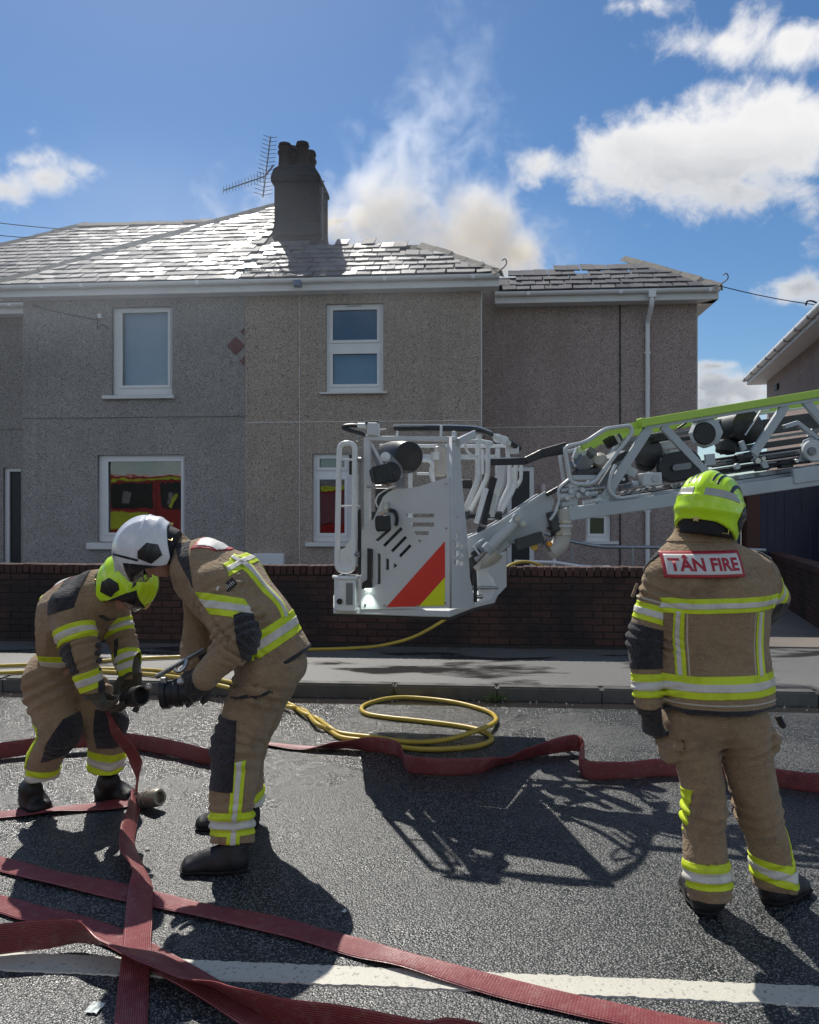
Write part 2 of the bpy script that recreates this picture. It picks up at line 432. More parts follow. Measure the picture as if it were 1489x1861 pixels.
def m_glass(n):
    n.n.remove(n.b); tr = n.new('ShaderNodeBsdfTransparent'); tr.inputs[0].default_value = (.90, .92, .93, 1)
    gl = n.new('ShaderNodeBsdfGlossy'); gl.inputs['Roughness'].default_value = .012; gl.inputs[0].default_value = (.92, .95, .97, 1)
    n.put(gl.inputs['Normal'], n.bump(n.noise(n.pos, 1.7, 3), .06, .02))
    fr = n.new('ShaderNodeFresnel'); fr.inputs[0].default_value = 1.5
    mx = n.new('ShaderNodeMixShader'); n.put(mx.inputs[0], n.math('ADD', n.math('MULTIPLY', fr.outputs[0], 1.3), .035, clamp=True))
    n.link(tr.outputs[0], mx.inputs[1]); n.link(gl.outputs[0], mx.inputs[2]); n.link(mx.outputs[0], n.o.inputs[0])
M_GLASS = mat('window_glass', m_glass)
def m_slate(wet):
    def fn(n):
        p = n.pos
        c = n.mix(n.noise(p, 11, 5, .6), (.075, .075, .082, 1), (.15, .148, .15, 1))
        c = n.mix(1.0, c, n.mix(n.rand, (.80, .77, .80, 1), (1.25, 1.2, 1.18, 1)), 'MULTIPLY')
        c = n.mix(n.rng(n.noise(p, 3.5, 5), .58, .70, 0, .5), c, (.16, .155, .12, 1))
        n.put(n.b.inputs['Base Color'], c)
        r2 = n.math('FRACT', n.math('MULTIPLY', n.rand, 7.13))
        f = n.math('ADD', n.math('MULTIPLY', n.noise(p, 1.7, 4, .6), .8), n.math('MULTIPLY', r2, .45))
        n.put(n.b.inputs['Roughness'], n.rng(f, .36, .74, .40 if wet else .44, .74))
        n.put(n.b.inputs['Normal'], n.bump(n.noise(n.vec('MULTIPLY', p, (1, 1, 1)), 30, 5, .6), .35 if wet else .6, .006))
    return fn
M_SLATE = mat('wet_slate', m_slate(True)); M_SLATE2 = mat('worn_slate', m_slate(False))
M_DECK = simple('roof_felt', (.02, .02, .022), .9)
M_HIP = simple('mossy_ridge_concrete', (.40, .355, .29), .9, 0, .4, 9, .6, 40)
M_LEAD = simple('sooty_chimney_render', (.022, .022, .026), .9, 0, .35, 5, .7, 30)
M_POT = simple('clay_chimney_pot', (.045, .035, .034), .85, 0, .3, 8, .4, 40)
M_ALU = simple('weathered_aluminium', (.22, .23, .24), .45, .6)
M_BLACK = simple('black_rubber', (.012, .012, .013), .55, 0, .3, 10)
M_DIAM = simple('red_clay_tile', (.20, .105, .095), .8, 0, .2, 8)

VF = 13.2; VWING = 14.3; VE = 12.85; VE2 = 13.93; TP = .70
ZE = S(540, 507, VE).z                                    # eaves
UP = SU(445, VF)                                          # party wall
UL, UR = SU(42, VF), SU(876, VF)
UWR = SU(1268, VWING); UWL = SU(-380, VWING)
def wallplate(name, house, V, u0, z0, u1, z1, holes, m, th=.22):
    M = RS @ Matrix(((1, 0, 0, 0), (0, 0, -1, V + th / 2), (0, 1, 0, 0), (0, 0, 0, 1)))
    return plate(name, [(u0, z0), (u1, z0), (u1, z1), (u0, z1)], [[(a, b), (a, d), (c, d), (c, b)] for (a, b, c, d) in holes], M, th, m, house)
def rectpx(x0, y0, x1, y1, V):
    a = S(x0, y1, V); b = S(x1, y0, V); return (a.x, a.z, b.x, b.z)
def window(house, V, r, panes, sill=None, curtain_tint=None, fw=.055, room=M_DARKROOM, mull=()):
    """r: opening (u0,z0,u1,z1); panes: list of glazed rectangles in it"""
    u0, z0, u1, z1 = r; d0 = V + .07
    M = RS @ Matrix(((1, 0, 0, 0), (0, 0, -1, d0 + .035), (0, 1, 0, 0), (0, 0, 0, 1)))
    g = .003
    fr = plate('window', [(u0 + g, z0 + g), (u1 - g, z0 + g), (u1 - g, z1 - g), (u0 + g, z1 - g)], [[(a, b), (a, d), (c, d), (c, b)] for (a, b, c, d) in panes], M, .07, M_UPVC, house)
    for (a, b, c, d) in panes:
        w = .035                                             # opening sash stands proud round each pane
        M2 = RS @ Matrix(((1, 0, 0, 0), (0, 0, -1, d0 - .004), (0, 1, 0, 0), (0, 0, 0, 1)))
        plate('sash', [(a - w, b - w), (c + w, b - w), (c + w, d + w), (a - w, d + w)], [[(a + .012, b + .012), (a + .012, d - .012), (c - .012, d - .012), (c - .012, b + .012)]], M2, .024, M_UPVC, fr)
        MB().box((a - .004, d0 + .03, b - .004), (c + .004, d0 + .036, d + .004)).build('pane', M_GLASS, fr, True)
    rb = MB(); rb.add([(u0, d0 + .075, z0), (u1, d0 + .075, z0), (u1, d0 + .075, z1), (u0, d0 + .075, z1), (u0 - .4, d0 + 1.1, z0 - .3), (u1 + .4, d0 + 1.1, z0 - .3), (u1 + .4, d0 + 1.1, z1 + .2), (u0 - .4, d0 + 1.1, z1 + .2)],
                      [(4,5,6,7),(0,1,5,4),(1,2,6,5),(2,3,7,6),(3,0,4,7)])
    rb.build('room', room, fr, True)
    if curtain_tint:
        for (a, b, c, d, mm) in curtain_tint:
            nb = MB(); N = 40; vs = []; fs = []
            for i in range(N + 1):
                u = a + (c - a) * i / N; vv = d0 + .17 + .006 * math.sin(u * 9)
                vs += [(u, vv, b), (u, vv, d)]
                if i: fs.append((2*i-2, 2*i, 2*i+1, 2*i-1))
            nb.add(vs, fs).build('curtain_tint', mm, fr, True, smooth=True)
    if sill:
        a, b, c, d = sill; MB().box((a, V - .07, b), (c, V + .08, d)).build('sill', M_TRIM, fr, True, bevel=.006)
    return fr

def inset(px, V): return rectpx(*px, V)
HL = empty('house', ((UL + UP) / 2, VF, HK), 'grey roughcast semi-detached house on the left with bright wet slate roof', 'house', 'semi-detached pair', True)
HR = empty('house', ((UP + UR) / 2, VF, HK), 'brown roughcast house with burnt-open slate roof and smoke rising behind', 'house', 'semi-detached pair', True)
ZT = ZE - .02
# --- grey house
wl1 = rectpx(203, 556, 313, 718, VF); wl2 = rectpx(177, 826, 336, 985, VF)
wallplate('wall', HL, VF, UL, HK, UP - .002, ZT, [wl1, wl2], M_GREY)
window(HL, VF, wl1, [rectpx(222, 566, 307, 702, VF + .07)], rectpx(188, 718, 318, 726, VF), curtain_tint=[(*rectpx(222, 566, 307, 702, VF + .2), M_NET)])
window(HL, VF, wl2, [rectpx(196, 837, 331, 969, VF + .07)], rectpx(160, 987, 338, 998, VF))
dl = rectpx(6, 850, 41, 1040, VWING); dl = (dl[0], HK, dl[2] - .03, dl[3])
wallplate('wall', HL, VWING, UWL, HK, UL + .3, ZE + .16, [dl], M_GREY)
MB().box((UL, VF + .222, HK), (UL + .2, VWING - .002, ZT)).build('wall', M_GREY, HL, True)
df = MB(); df.box((dl[0], VWING + .05, HK), (dl[0] + .09, VWING + .13, dl[3])); df.box((dl[0] + .09, VWING + .05, dl[3] - .07), (dl[2], VWING + .13, dl[3])); df.box((dl[2] - .02, VWING + .05, HK), (dl[2], VWING + .13, dl[3] - .07))
df.build('door_frame', M_UPVC, HL, True, bevel=.006)
MB().box((dl[0] + .09, VWING + .09, HK), (dl[2] - .02, VWING + .12, dl[3] - .07)).build('door', M_DOOR, HL, True)
b1 = S(240, 757, VF).z
MB().box((UL, VF - .018, b1 - .012), (UP - .004, VF - .001, b1 + .012)).build('bell_cast_ledge', M_GREY, HL, True, bevel=.004)
MB().box((UWL, VWING - .018, b1 - .08), (UL - .004, VWING - .001, b1 - .055)).build('bell_cast_ledge', M_GREY, HL, True, bevel=.004)
q = S(183, 575, VF); MB().box((q.x - .035, VF - .05, q.z - .04), (q.x + .035, VF - .002, q.z + .04)).build('junction_box', M_UPVC, HL, True, bevel=.008)
cb = MB(); cb.tube(spline([S(60, 555, VF - .02), S(110, 568, VF - .02), S(180, 582, VF - .03)], 6), .006, 6); cb.tube(spline([S(178, 578, VF - .02), S(177, 597, VF - .02), S(185, 590, VF - .02), S(198, 598, VF - .02)], 6), .006, 6)
cb.build('cable', M_BLACK, HL, True, smooth=True)
def diamond(px, py, r, clip=None):
    c = S(px, py, VF); p = [(c.x - r, c.z), (c.x, c.z - r), (c.x + r, c.z), (c.x, c.z + r)]
    if clip is not None: p = [(c.x - r, c.z), (c.x + (clip - c.x) , c.z - r + (clip - c.x)), (clip, c.z + r - (clip - c.x)), (c.x, c.z + r)]
    if clip is not None and clip < c.x: t = c.x - r; p = [(t, c.z), (clip, c.z - (clip - t)), (clip, c.z + (clip - t))]
    MB().prism([(x, VF - .02, z) for x, z in p], (0, .018, 0)).build('wall_tile', M_DIAM, HL, True, bevel=.004)
diamond(429, 628, .155); diamond(452, 656, .155, UP - .01); diamond(452, 603, .145, UP - .01)
# --- brown house
wr1 = rectpx(592, 550, 697, 713, VF); wr2 = rectpx(568, 824, 641, 985, VF)
wallplate('wall', HR, VF, UP + .002, HK, UR, ZT, [wr1, wr2], M_BROWN)
window(HR, VF, wr1, [rectpx(604, 561, 687, 620, VF + .07), rectpx(604, 641, 687, 700, VF + .07)], rectpx(582, 712, 704, 717, VF), curtain_tint=[(*rectpx(604, 641, 687, 700, VF + .2), simple('sky_reflection_blue', (.26, .34, .42), .9, 0, .2, 3))])  # blue-grey sheet paints the sky reflection into the lower pane
window(HR, VF, wr2, [rectpx(580, 832, 628, 851, VF + .07), rectpx(580, 870, 628, 970, VF + .07)], rectpx(556, 986, 646, 993, VF))
tv = wr1[3] - .03
vm = MB(); vm.box((wr1[0] + .34, VF + .055, tv - .012), (wr1[0] + .60, VF + .068, tv + .008)); vm.build('trickle_vent', simple('vent_grey', (.45, .45, .45), .5), HR, True)
wr3 = rectpx(1065, 935, 1111, 984, VWING); dr = rectpx(922, 848, 972, 1020, VWING); dr = (dr[0], HK, dr[2], dr[3])
wallplate('wall', HR, VWING, UR - .3, HK, UWR, ZE + .16, [wr3, dr], M_PURP)
window(HR, VWING, wr3, [rectpx(1071, 940, 1099, 971, VWING + .07)], rectpx(1058, 984, 1124, 989, VWING))
MB().box((UR - .2, VF + .222, HK), (UR - .001, VWING - .002, ZT)).build('wall', M_PURP, HR, True)
MB().box((UWR - .22, VWING + .222, HK), (UWR, VWING + 7, ZT - .02)).build('wall', M_PURP, HR, True)
df = MB(); df.box((dr[2] - .09, VWING + .02, HK), (dr[2], VWING + .12, dr[3])); df.box((dr[0], VWING + .02, dr[3] - .08), (dr[2] - .09, VWING + .12, dr[3])); df.box((dr[0], VWING + .02, HK), (dr[0] + .08, VWING + .12, dr[3] - .08))
df.build('door_frame', M_UPVC, HR, True, bevel=.006)
MB().box((dr[0] + .08, VWING + .06, HK), (dr[2] - .09, VWING + .10, dr[3] - .08)).build('door', M_DOOR, HR, True)
lq = S(987, 888, VWING); lm = MB(); lm.lathe((lq.x, VWING - .07, lq.z - .07), (0, 0, 1), [(0, .03), (.005, .055), (.12, .055), (.15, .03)], 14); lm.box((lq.x - .04, VWING - .03, lq.z - .06), (lq.x + .04, VWING - .001, lq.z + .08))
lm.build('porch_light', simple('lamp_opal', (.55, .45, .45), .3), HR, True, smooth=True)
M_BEAD = simple('white_render_bead', (.62, .61, .58), .6)
b2 = S(660, 766, VF).z; bd = MB()
bd.box((UP + .004, VF - .008, b2 - .007), (UR - .02, VF - .001, b2 + .007)); bd.box((UR - .016, VF - .006, HK), (UR + .004, VF + .004, ZT - .02))
ub = SU(545, VF); bd.box((ub - .006, VF - .008, HK + .6), (ub + .006, VF - .001, b2 - .01)); bd.box((ub - .006, VF - .008, b2 + .01), (ub + .006, VF - .001, ZT))
b3 = S(1000, 776, VWING).z; bd.box((UR + .01, VWING - .008, b3 - .007), (UWR - .02, VWING - .001, b3 + .007)); bd.box((UWR - .014, VWING - .006, HK), (UWR + .004, VWING + .004, ZT - .02))
bd.build('render_bead', M_BEAD, HR, True)
uc = SU(1127, VWING); MB().tube([(uc, VWING - .02, HK + .5), (uc, VWING - .02, ZT + .12)], .011, 6).build('cable', M_BLACK, HR, True)
ud = SU(1176, VWING); dp = MB()
dp.tube(rounded([(ud, VE2 - .03, ZE - .12), (ud, VE2 - .02, ZE - .26), (ud, VWING - .06, ZE - .5), (ud, VWING - .06, HK)], .06), .042, 12); dp.box((ud - .06, VE2 - .08, ZE - .15), (ud + .06, VE2 + .02, ZE - .02))
for zz in (1.6, 3.2, 4.4): dp.box((ud - .055, VWING - .075, zz), (ud + .055, VWING - .002, zz + .03))
dp.build('downpipe', M_UPVC, HR, True, smooth=True)
mq = rectpx(462, 1006, 516, 1045, VF - .1); MB().box((mq[0], VF - .14, mq[1]), (mq[2], VF - .002, mq[3])).build('meter_box', M_UPVC, HR, True, bevel=.01)

# --- eaves trim
def eaves(house, ua, ub_, ve, vwall, joints):
    MB().box((ua, ve + .075, ZE - .17), (ub_, ve + .10, ZE + .03)).build('fascia', M_TRIM, house, True, bevel=.003)
    MB().box((ua, ve + .102, ZE - .17), (ub_, vwall - .003, ZE - .155)).build('soffit', M_TRIM, house, True)
    g = MB(); r = .06; vs = []; fs = []; n = 10
    prof = [(ve + .012 - r + r * (1 - math.cos(math.pi * k / n)), ZE - r * math.sin(math.pi * k / n)) for k in range(n + 1)]
    prof += [(p[0] + (.005 if i > n / 2 else -.005) * -1, p[1] + .005) for i, p in reversed(list(enumerate(prof)))]
    g.prism([(ua, a, b) for a, b in prof], (ub_ - ua, 0, 0))
    go = g.build('gutter_channel', M_UPVC, house, True, smooth=True)
    for u in joints:
        MB().box((u - .03, ve - .058, ZE - .066), (u + .03, ve + .07, ZE + .004)).build('gutter_bracket', M_UPVC, go, True, bevel=.008)
UE0, UE1 = SU(-15, VE), SU(908, VE)
eaves(HL, UE0, UP - .003, VE, VF, [SU(x, VE) for x in (-2, 78, 150, 360)])
eaves(HR, UP + .003, UE1, VE, VF, [SU(x, VE) for x in (540, 700, 860)])
MB().box((SU(541, VE) - .06, VE - .07, ZE - .12), (SU(541, VE) + .06, VE + .07, ZE - .03)).build('gutter_union', simple('blue_grey_clip', (.10, .14, .24), .5), HR, True)
UE2, UE3 = SU(900, VE2), SU(1309, VE2)
eaves(HR, UE2, UE3, VE2, VWING, [SU(x, VE2) for x in (960, 1128, 1290)])
eaves(HL, UWL - .3, UL + .02, VE2, VWING, [SU(20, VE2)])
tri = MB(); tri.add([(UE3, VE2 + .075, ZE - .17), (UE3, VE2 + .075, ZE + .02), (UE3, VE2 + 7, ZE + .02), (UE3, VE2 + 7, ZE - .17), (UWR + .003, VWING, ZE - .17), (UWR + .003, VWING + 7, ZE - .17)], [(0,1,2,3),(0,3,5,4)])
tri.build('soffit', M_TRIM, HR, True)

# --- roofs
def hipline(ue, side):                                     # plan: hip runs in at 45 degrees
    return lambda s: ue + side * s
SN = math.sqrt(1 + TP * TP); GAUGE = .245; SWID = .245
smb = MB()
for wme in (0,):
    smb.add([(-.120, -.02, .010), (.120, -.02, .010), (.120, .36, .0), (-.120, .36, .0), (-.120, -.02, .018), (.120, -.02, .018), (.120, .36, .006), (-.120, .36, .006)],
            [(0,3,2,1),(4,5,6,7),(0,1,5,4),(1,2,6,5),(2,3,7,6),(3,0,4,7)])
slate_wet = smb.mesh('slate'); slate_wet.materials.append(M_SLATE)
smw = MB(); smw.add([(-.115, -.02, .004), (.115, -.02, .004), (.120, .36, .0), (-.120, .36, .0), (-.113, -.02, .028), (.113, -.02, .028), (.118, .36, .008), (-.118, .36, .008)],
            [(0,3,2,1),(4,5,6,7),(0,1,5,4),(1,2,6,5),(2,3,7,6),(3,0,4,7)])
slate_worn = smw.mesh('slate'); slate_worn.materials.append(M_SLATE2)
def slope_pt(u, s, ve): return Vector((u, ve + s, ZE + .03 + TP * s))     # s = plan distance up from the eave
def px_of(p):
    w = RS @ Vector(p); return (CX + w.x / w.y * F, CY - (w.z - EYE) / w.y * F)
def roof(house, ve, umin, umax, smax, keep, me, mess, deckpoly, label=None):
    d = MB(); d.add([slope_pt(u, s, ve) + Vector((0, .01, -.03)) for u, s in deckpoly], [tuple(range(len(deckpoly)))])
    ro = d.build('roof', M_DECK, house, True, recalc=False, label=label)
    rows = int(smax * SN / GAUGE)
    for r_ in range(rows):
        s = r_ * GAUGE / SN; u = umin + (SWID / 2 if r_ % 2 else 0)
        while u < umax:
            sc = s + GAUGE * .5 / SN; x, y = px_of(slope_pt(u, sc, ve))
            if keep(u, sc, x, y):
                ms = mess(u, sc)
                p = slope_pt(u, s, ve) + Vector((random.gauss(0, .004 + ms * .007), 0, random.uniform(0, .004 + .012 * ms)))
                ax = Matrix.Rotation(math.atan(TP), 4, 'X')
                M = RS @ Matrix.Translation(p) @ ax @ Matrix.Rotation(random.gauss(0, .007 + ms * .035), 4, 'Z') @ Matrix.Rotation(R(-2.0) + random.gauss(0, .013 + ms * .022), 4, 'X') @ Matrix.Rotation(random.gauss(0, .018 + ms * .025), 4, 'Y')
                inst('slate', me, M, ro)
            u += SWID
    return ro
SAP = UP - UE0                                              # plan run of the front hips
uch = SU(592, 14.9)
kl_ = lambda u, s, x, y: u > UE0 + s + .05 and u < UP - .01 and x > -40
roofL = roof(HL, VE, UE0, UP, SAP - .1, kl_, slate_wet, lambda u, s: .15 + .5 * max(0, (s - 2.2) / 2), [(UE0, 0), (UP - .003, 0), (UP - .003, SAP)])
def topR(x):                                                # burnt upper edge (photo shape), as a line on the slope
    return 441 + 3 * math.sin(x * .11) + 2 * math.sin(x * .043 + 1)
hipR = UE1 - UP
def keepR(u, s, x, y):
    return u > UP + .01 and u < UE1 - s - .02 and y > topR(x) + 2 and not (730 < x < 775 and y < 458)
sR = 0
while px_of(slope_pt(uch, sR, VE))[1] > 447: sR += .02
roofR = roof(HR, VE, UP + .13, UE1, SAP, keepR, slate_worn, lambda u, s: .25 + .55 * min(1, s / 2.4) + (.3 if u < UP + 1.2 else 0),
             [(UP + .003, 0), (UE1, 0), (UE1 - sR, sR), (UP + .003, sR + .25)], label='burnt-through slate roof slope with its ridge gone')
kw = lambda u, s, x, y: x > -140 and x < 430 and u > UWL - .35 + s and y < 545 and u < UE0 + 1.1 + s + .6
roofLW = roof(HL, VE2, UWL, UL + 5, 4.1, kw, slate_wet, lambda u, s: .1, [(UWL - .35, 0), (UL + 1, 0), (UL + 5, 4.2), (UWL - .35 + 4.2, 4.2)])
def topW(x):
    if x < 932: return 512 + 4 * math.sin(x * .2)
    if x < 1045: return 487 + 2 * math.sin(x * .3)
    if x < 1062: return 497
    return 478
kwr = lambda u, s, x, y: u > UE2 + .05 and u < UE3 - s - .03 and y > topW(x) + 3
sW = 0
while px_of(slope_pt(SU(1000, VE2 + 1.5), sW, VE2))[1] > 500: sW += .02
roofRW = roof(HR, VE2, UE2, UE3, 3, kwr, slate_worn, lambda u, s: .12 + (.45 if u < UE2 + 1.0 else 0), [(UE2, 0), (UE3, 0), (UE3 - sW, sW), (UE2, sW)])

# hip and ridge tiles
hm = MB(); hl = .44
hm.add([(-.12, -.02, -.085), (0, -.02, .025), (.12, -.02, -.085), (-.095, -.02, -.085), (0, -.02, .002), (.095, -.02, -.085),
        (-.12, hl, -.095), (0, hl, .015), (.12, hl, -.095), (-.095, hl, -.095), (0, hl, -.008), (.095, hl, -.095)],
       [(0,1,7,6),(1,2,8,7),(3,9,10,4),(4,10,11,5),(0,3,4,1),(1,4,5,2),(6,7,10,9),(7,8,11,10),(0,6,9,3),(2,5,11,8)])
hip_me = hm.mesh('hip_tile'); hip_me.materials.append(M_HIP)
def run_tiles(parent, a, b, name='hip_tile', lift=.04, jit=.005):
    a = Vector(a); b = Vector(b); d = b - a; L = d.length; d.normalize(); k = max(1, int(L / (hl - .03)))
    x = d.cross(Vector((0, 0, 1))).normalized(); z = x.cross(d).normalized()
    B = Matrix((x, d, z)).transposed().to_4x4()
    for i in range(k):
        p = a + d * (i * (hl - .015)) + z * (lift + random.gauss(0, jit))
        inst(name, hip_me, RS @ Matrix.Translation(p) @ B @ Matrix.Rotation(random.gauss(0, .015), 4, 'Z'), parent)
run_tiles(roofL, slope_pt(UE0, 0, VE), slope_pt(UE0 + SAP * .99, SAP * .99, VE))
s0 = 0
while px_of(slope_pt(UE1 - s0, s0, VE))[0] > 752: s0 += .02
run_tiles(roofR, slope_pt(UE1, 0, VE), slope_pt(UE1 - s0, s0, VE), jit=.008)
run_tiles(roofLW, slope_pt(UWL - .35, 0, VE2), slope_pt(UWL - .35 + 4.2, 4.2, VE2))
run_tiles(roofLW, slope_pt(UWL - .35 + 4.2, 4.2, VE2), slope_pt(UL + 4.0, 4.2, VE2), 'ridge_tile')
s1 = 0
while px_of(slope_pt(UE3 - s1, s1, VE2))[0] > 1122: s1 += .02
run_tiles(roofRW, slope_pt(UE3, 0, VE2), slope_pt(UE3 - s1, s1, VE2), jit=.007)
def hip_iron(p, parent):
    p = Vector(p); MB().tube(spline([p, p + Vector((.10, -.08, .02)), p + Vector((.16, -.13, .08)), p + Vector((.14, -.11, .16)), p + Vector((.09, -.07, .15))], 5), .011, 7).build('hip_iron', M_ALU, parent, True, smooth=True)
hip_iron(slope_pt(UE1 - .05, 0.05, VE), roofR); hip_iron(slope_pt(UE3 - .05, .05, VE2), roofRW)

# chimney (on the party wall; it belongs to the brown house)
def prismz(mb, us, vs, z0, z1, t=0):
    mb.box((us[0] - t, vs[0] - t, z0), (us[1] + t, vs[1] + t, z1))
VC = 14.95; ca, cbx, cc = SU(498, VC), SU(561, VC), SU(581, VC)
zc0 = ZE + 1.0; zt1 = S(530, 296, VC).z; zt2 = S(575, 318, VC).z
def frustum(mb, u0, u1, v0, v1, z0, U0, U1, V0, V1, z1):
    mb.add([(u0,v0,z0),(u1,v0,z0),(u1,v1,z0),(u0,v1,z0),(U0,V0,z1),(U1,V0,z1),(U1,V1,z1),(U0,V1,z1)], [(0,3,2,1),(4,5,6,7),(0,1,5,4),(1,2,6,5),(2,3,7,6),(3,0,4,7)])
ch = MB(); prismz(ch, (ca, cc), (VC, VC + .9), zc0, zt2 - .10)
ch.add([(ca - .06, VC - .05, zc0 + .45), (cc + .03, VC - .05, zc0 + .45), (cc + .03, VC + .9, zc0 + .45), (ca - .06, VC + .9, zc0 + .45), (ca - .002, VC - .002, zc0 + .72), (cc + .002, VC - .002, zc0 + .72), (cc + .002, VC + .9, zc0 + .72), (ca - .002, VC + .9, zc0 + .72)], [(0,3,2,1),(4,5,6,7),(0,1,5,4),(1,2,6,5),(2,3,7,6),(3,0,4,7)])
chim = ch.build('chimney', M_LEAD, HR, True, bevel=.03)
cp = MB(); frustum(cp, ca - .05, cc + .025, VC - .04, VC + .94, zt2 - .12, ca - .06, cc + .02, VC - .05, VC + .95, zt2 - .02)
frustum(cp, ca - .06, cc + .02, VC - .05, VC + .95, zt2 - .021, ca - .02, SU(572, VC), VC + .02, VC + .88, zt1 - .08); frustum(cp, ca - .02, SU(572, VC), VC + .02, VC + .88, zt1 - .081, ca + .06, SU(562, VC), VC + .08, VC + .8, zt1)
cp.build('corbel', M_LEAD, chim, True, bevel=.02)
for (px, py, dv) in ((518, 262, .18), (550, 260, .22), (530, 268, .68), (563, 276, .72)):
    t = S(px, py, VC + dv); zb = zt1 - .06
    h = t.z - zb; pm = MB()
    pm.lathe((t.x, VC + dv, zb), (0, 0, 1), [(0, .135), (h * .55, .115), (h * .62, .14), (h * .70, .14), (h * .72, .118), (h * .86, .12), (h * .88, .135), (h, .12), (h, .085), (h * .5, .08)], 18)
    pm.build('chimney_pot', M_POT, chim, True, smooth=True)
# flaunching, cracks of moss along the edge, cable bracket on its right edge
br = MB(); br.tube([(cc + .03, VC + .1, zc0 + .4), (cc + .03, VC + .1, zt2 - .2)], .018, 7)
for k in range(4): br.tube([(cc - .02, VC + .1, zc0 + .9 + k * .2), (cc + .08, VC + .08, zc0 + .93 + k * .2)], .014, 6)
br.build('cable_bracket', M_ALU, chim, True)

# TV aerial: mast + yagi, lashed to the chimney
A0 = S(478, 358, VC - .05); A1 = S(492, 248, VC - .05)
an = empty('television_aerial', A0, 'rusty television aerial with two booms lashed to the chimney', 'aerial', None, True)
m = MB(); m.tube([A0, A1], .013, 7); m.build('boom', M_ALU, an, True)
m = MB()
for k in range(15):
    t = .03 + k / 14 * .95; p = A0.lerp(A1, t); w = .17 - .05 * t
    m.tube([p + Vector((-w, -.05, w * .28)), p + Vector((0, 0, .0)), p + Vector((w, .05, w * .28))], .006, 5)
m.build('element', M_ALU, an, True)
B0 = S(406, 346, VC - .25); B1 = S(482, 320, VC - .02)
m = MB(); m.tube([B0, B1], .012, 7); m.tube([B1, S(497, 300, VC + .02)], .016, 7); m.build('boom', M_ALU, an, True)
m = MB()
for k in range(14):
    p = B0.lerp(B1, k / 13.5); m.tube([p + Vector((0, 0, -.065 - k * .003)), p + Vector((0, 0, .075 + k * .003))], .006, 5)
m.build('element', M_ALU, an, True)
# ================================================================== WALLS, GATE, NEIGHBOUR, SMALL STREET THINGS
def m_brick(n):
    p = n.pos; c = n.mix(n.rand, (.048, .021, .018, 1), (.105, .046, .036, 1))
    c = n.mix(n.rng(n.noise(p, 30, 5, .65), .35, .7, 0, .6), c, (.035, .026, .024, 1))
    st = n.rng(n.noise(n.vec('MULTIPLY', p, (1, 1, .5)), 1.6, 5, .6), .42, .58, 0, .85)
    sp = n.new('ShaderNodeSeparateXYZ'); n.link(p, sp.inputs[0])
    c = n.mix(n.math('MULTIPLY', st, n.rng(sp.outputs[2], .95, .75, 0, 1)), c, (.016, .015, .016, 1))
    n.put(n.b.inputs['Base Color'], c); n.b.inputs['Roughness'].default_value = .85
    n.put(n.b.inputs['Normal'], n.bump(n.noise(p, 70, 5), .5, .004))
M_BRICK = mat('damp_red_brick', m_brick)
M_MORT = simple('dark_mortar', (.034, .031, .030), .95, 0, .3, 12, .5, 90)
def brickmesh(name, sx, sy, sz):
    b = MB(); b.box((-sx/2, -sy/2, -sz/2), (sx/2, sy/2, sz/2)); me = b.mesh(name)
    bm = bmesh.new(); bm.from_mesh(me); bmesh.ops.bevel(bm, geom=[e for e in bm.edges if all(v.co.y < 0 for v in e.verts) or all(v.co.z > 0 for v in e.verts)], offset=.005, segments=1, affect='EDGES')
    bm.to_mesh(me); bm.free(); me.materials.append(M_BRICK); return me
BR = brickmesh('brick', .215, .1025, .065); CB = brickmesh('coping_brick', .065, .235, .1025)
def brick_wall(o, a, b, z0, ztop, nmax, stretch=True):
    """bricks along the world line a->b (x,y), facing its right-hand side; core behind them"""
    a = Vector((*a, 0)); b = Vector((*b, 0)); d = (b - a); L = d.length; d.normalize(); nrm = Vector((d.y, -d.x, 0))
    B = Matrix((d, -nrm, Vector((0, 0, 1)))).transposed().to_4x4()
    Mw = Matrix.Translation(a) @ B
    zc = ztop - .105; core = MB(); th = .2
    core.add([Mw @ Vector(p) for p in ((0,.008,z0),(L,.008,z0),(L,th,z0),(0,th,z0),(0,.008,zc),(L,.008,zc),(L,th,zc),(0,th,zc))], [(0,3,2,1),(4,5,6,7),(0,1,5,4),(1,2,6,5),(2,3,7,6),(3,0,4,7)])
    core.build('mortar', M_MORT, o)
    k = 0; x = .04
    while x < L - .03:
        inst('coping_brick', CB, Mw @ Matrix.Translation((x, .10, ztop - .0515 + random.gauss(0, .0025))) @ Matrix.Rotation(random.gauss(0, .02), 4, 'Z') @ Matrix.Rotation(random.gauss(0, .012), 4, 'Y'), o); x += .0755
    rows = int((zc - z0) / .075); cnt = 0; rest = MB()
    for r_ in range(rows):
        z = zc - .0425 - r_ * .075; x = .1125 + (.1125 if r_ % 2 else 0)
        while x < L - .1:
            p = Matrix.Translation((x, .05 + random.gauss(0, .002), z + random.gauss(0, .0012)))
            if cnt < nmax: inst('brick', BR, Mw @ p @ Matrix.Rotation(random.gauss(0, .008), 4, 'Z'), o); cnt += 1
            else: rest.add([Mw @ p @ v.co for v in BR.vertices], [list(f.vertices) for f in BR.polygons])
            x += .225
    if rest.v: q = rest.build('brick', M_BRICK, o, recalc=False); tag(q, kind='stuff')
ZW = EYE - (1029 - CY) / F * (VW_ / CT) * 1.0
e0 = s2w((SU(-14, VW_), VW_, 0)); e1 = s2w((SU(1236, VW_), VW_, 0))
gw = empty('garden_wall', (0, VW_, HK), 'low damp brick garden wall with brick-on-edge coping in front of the houses', 'wall', None, True)
brick_wall(gw, (e0.x, e0.y), (e1.x, e1.y), HK - .02, ZW, 300)
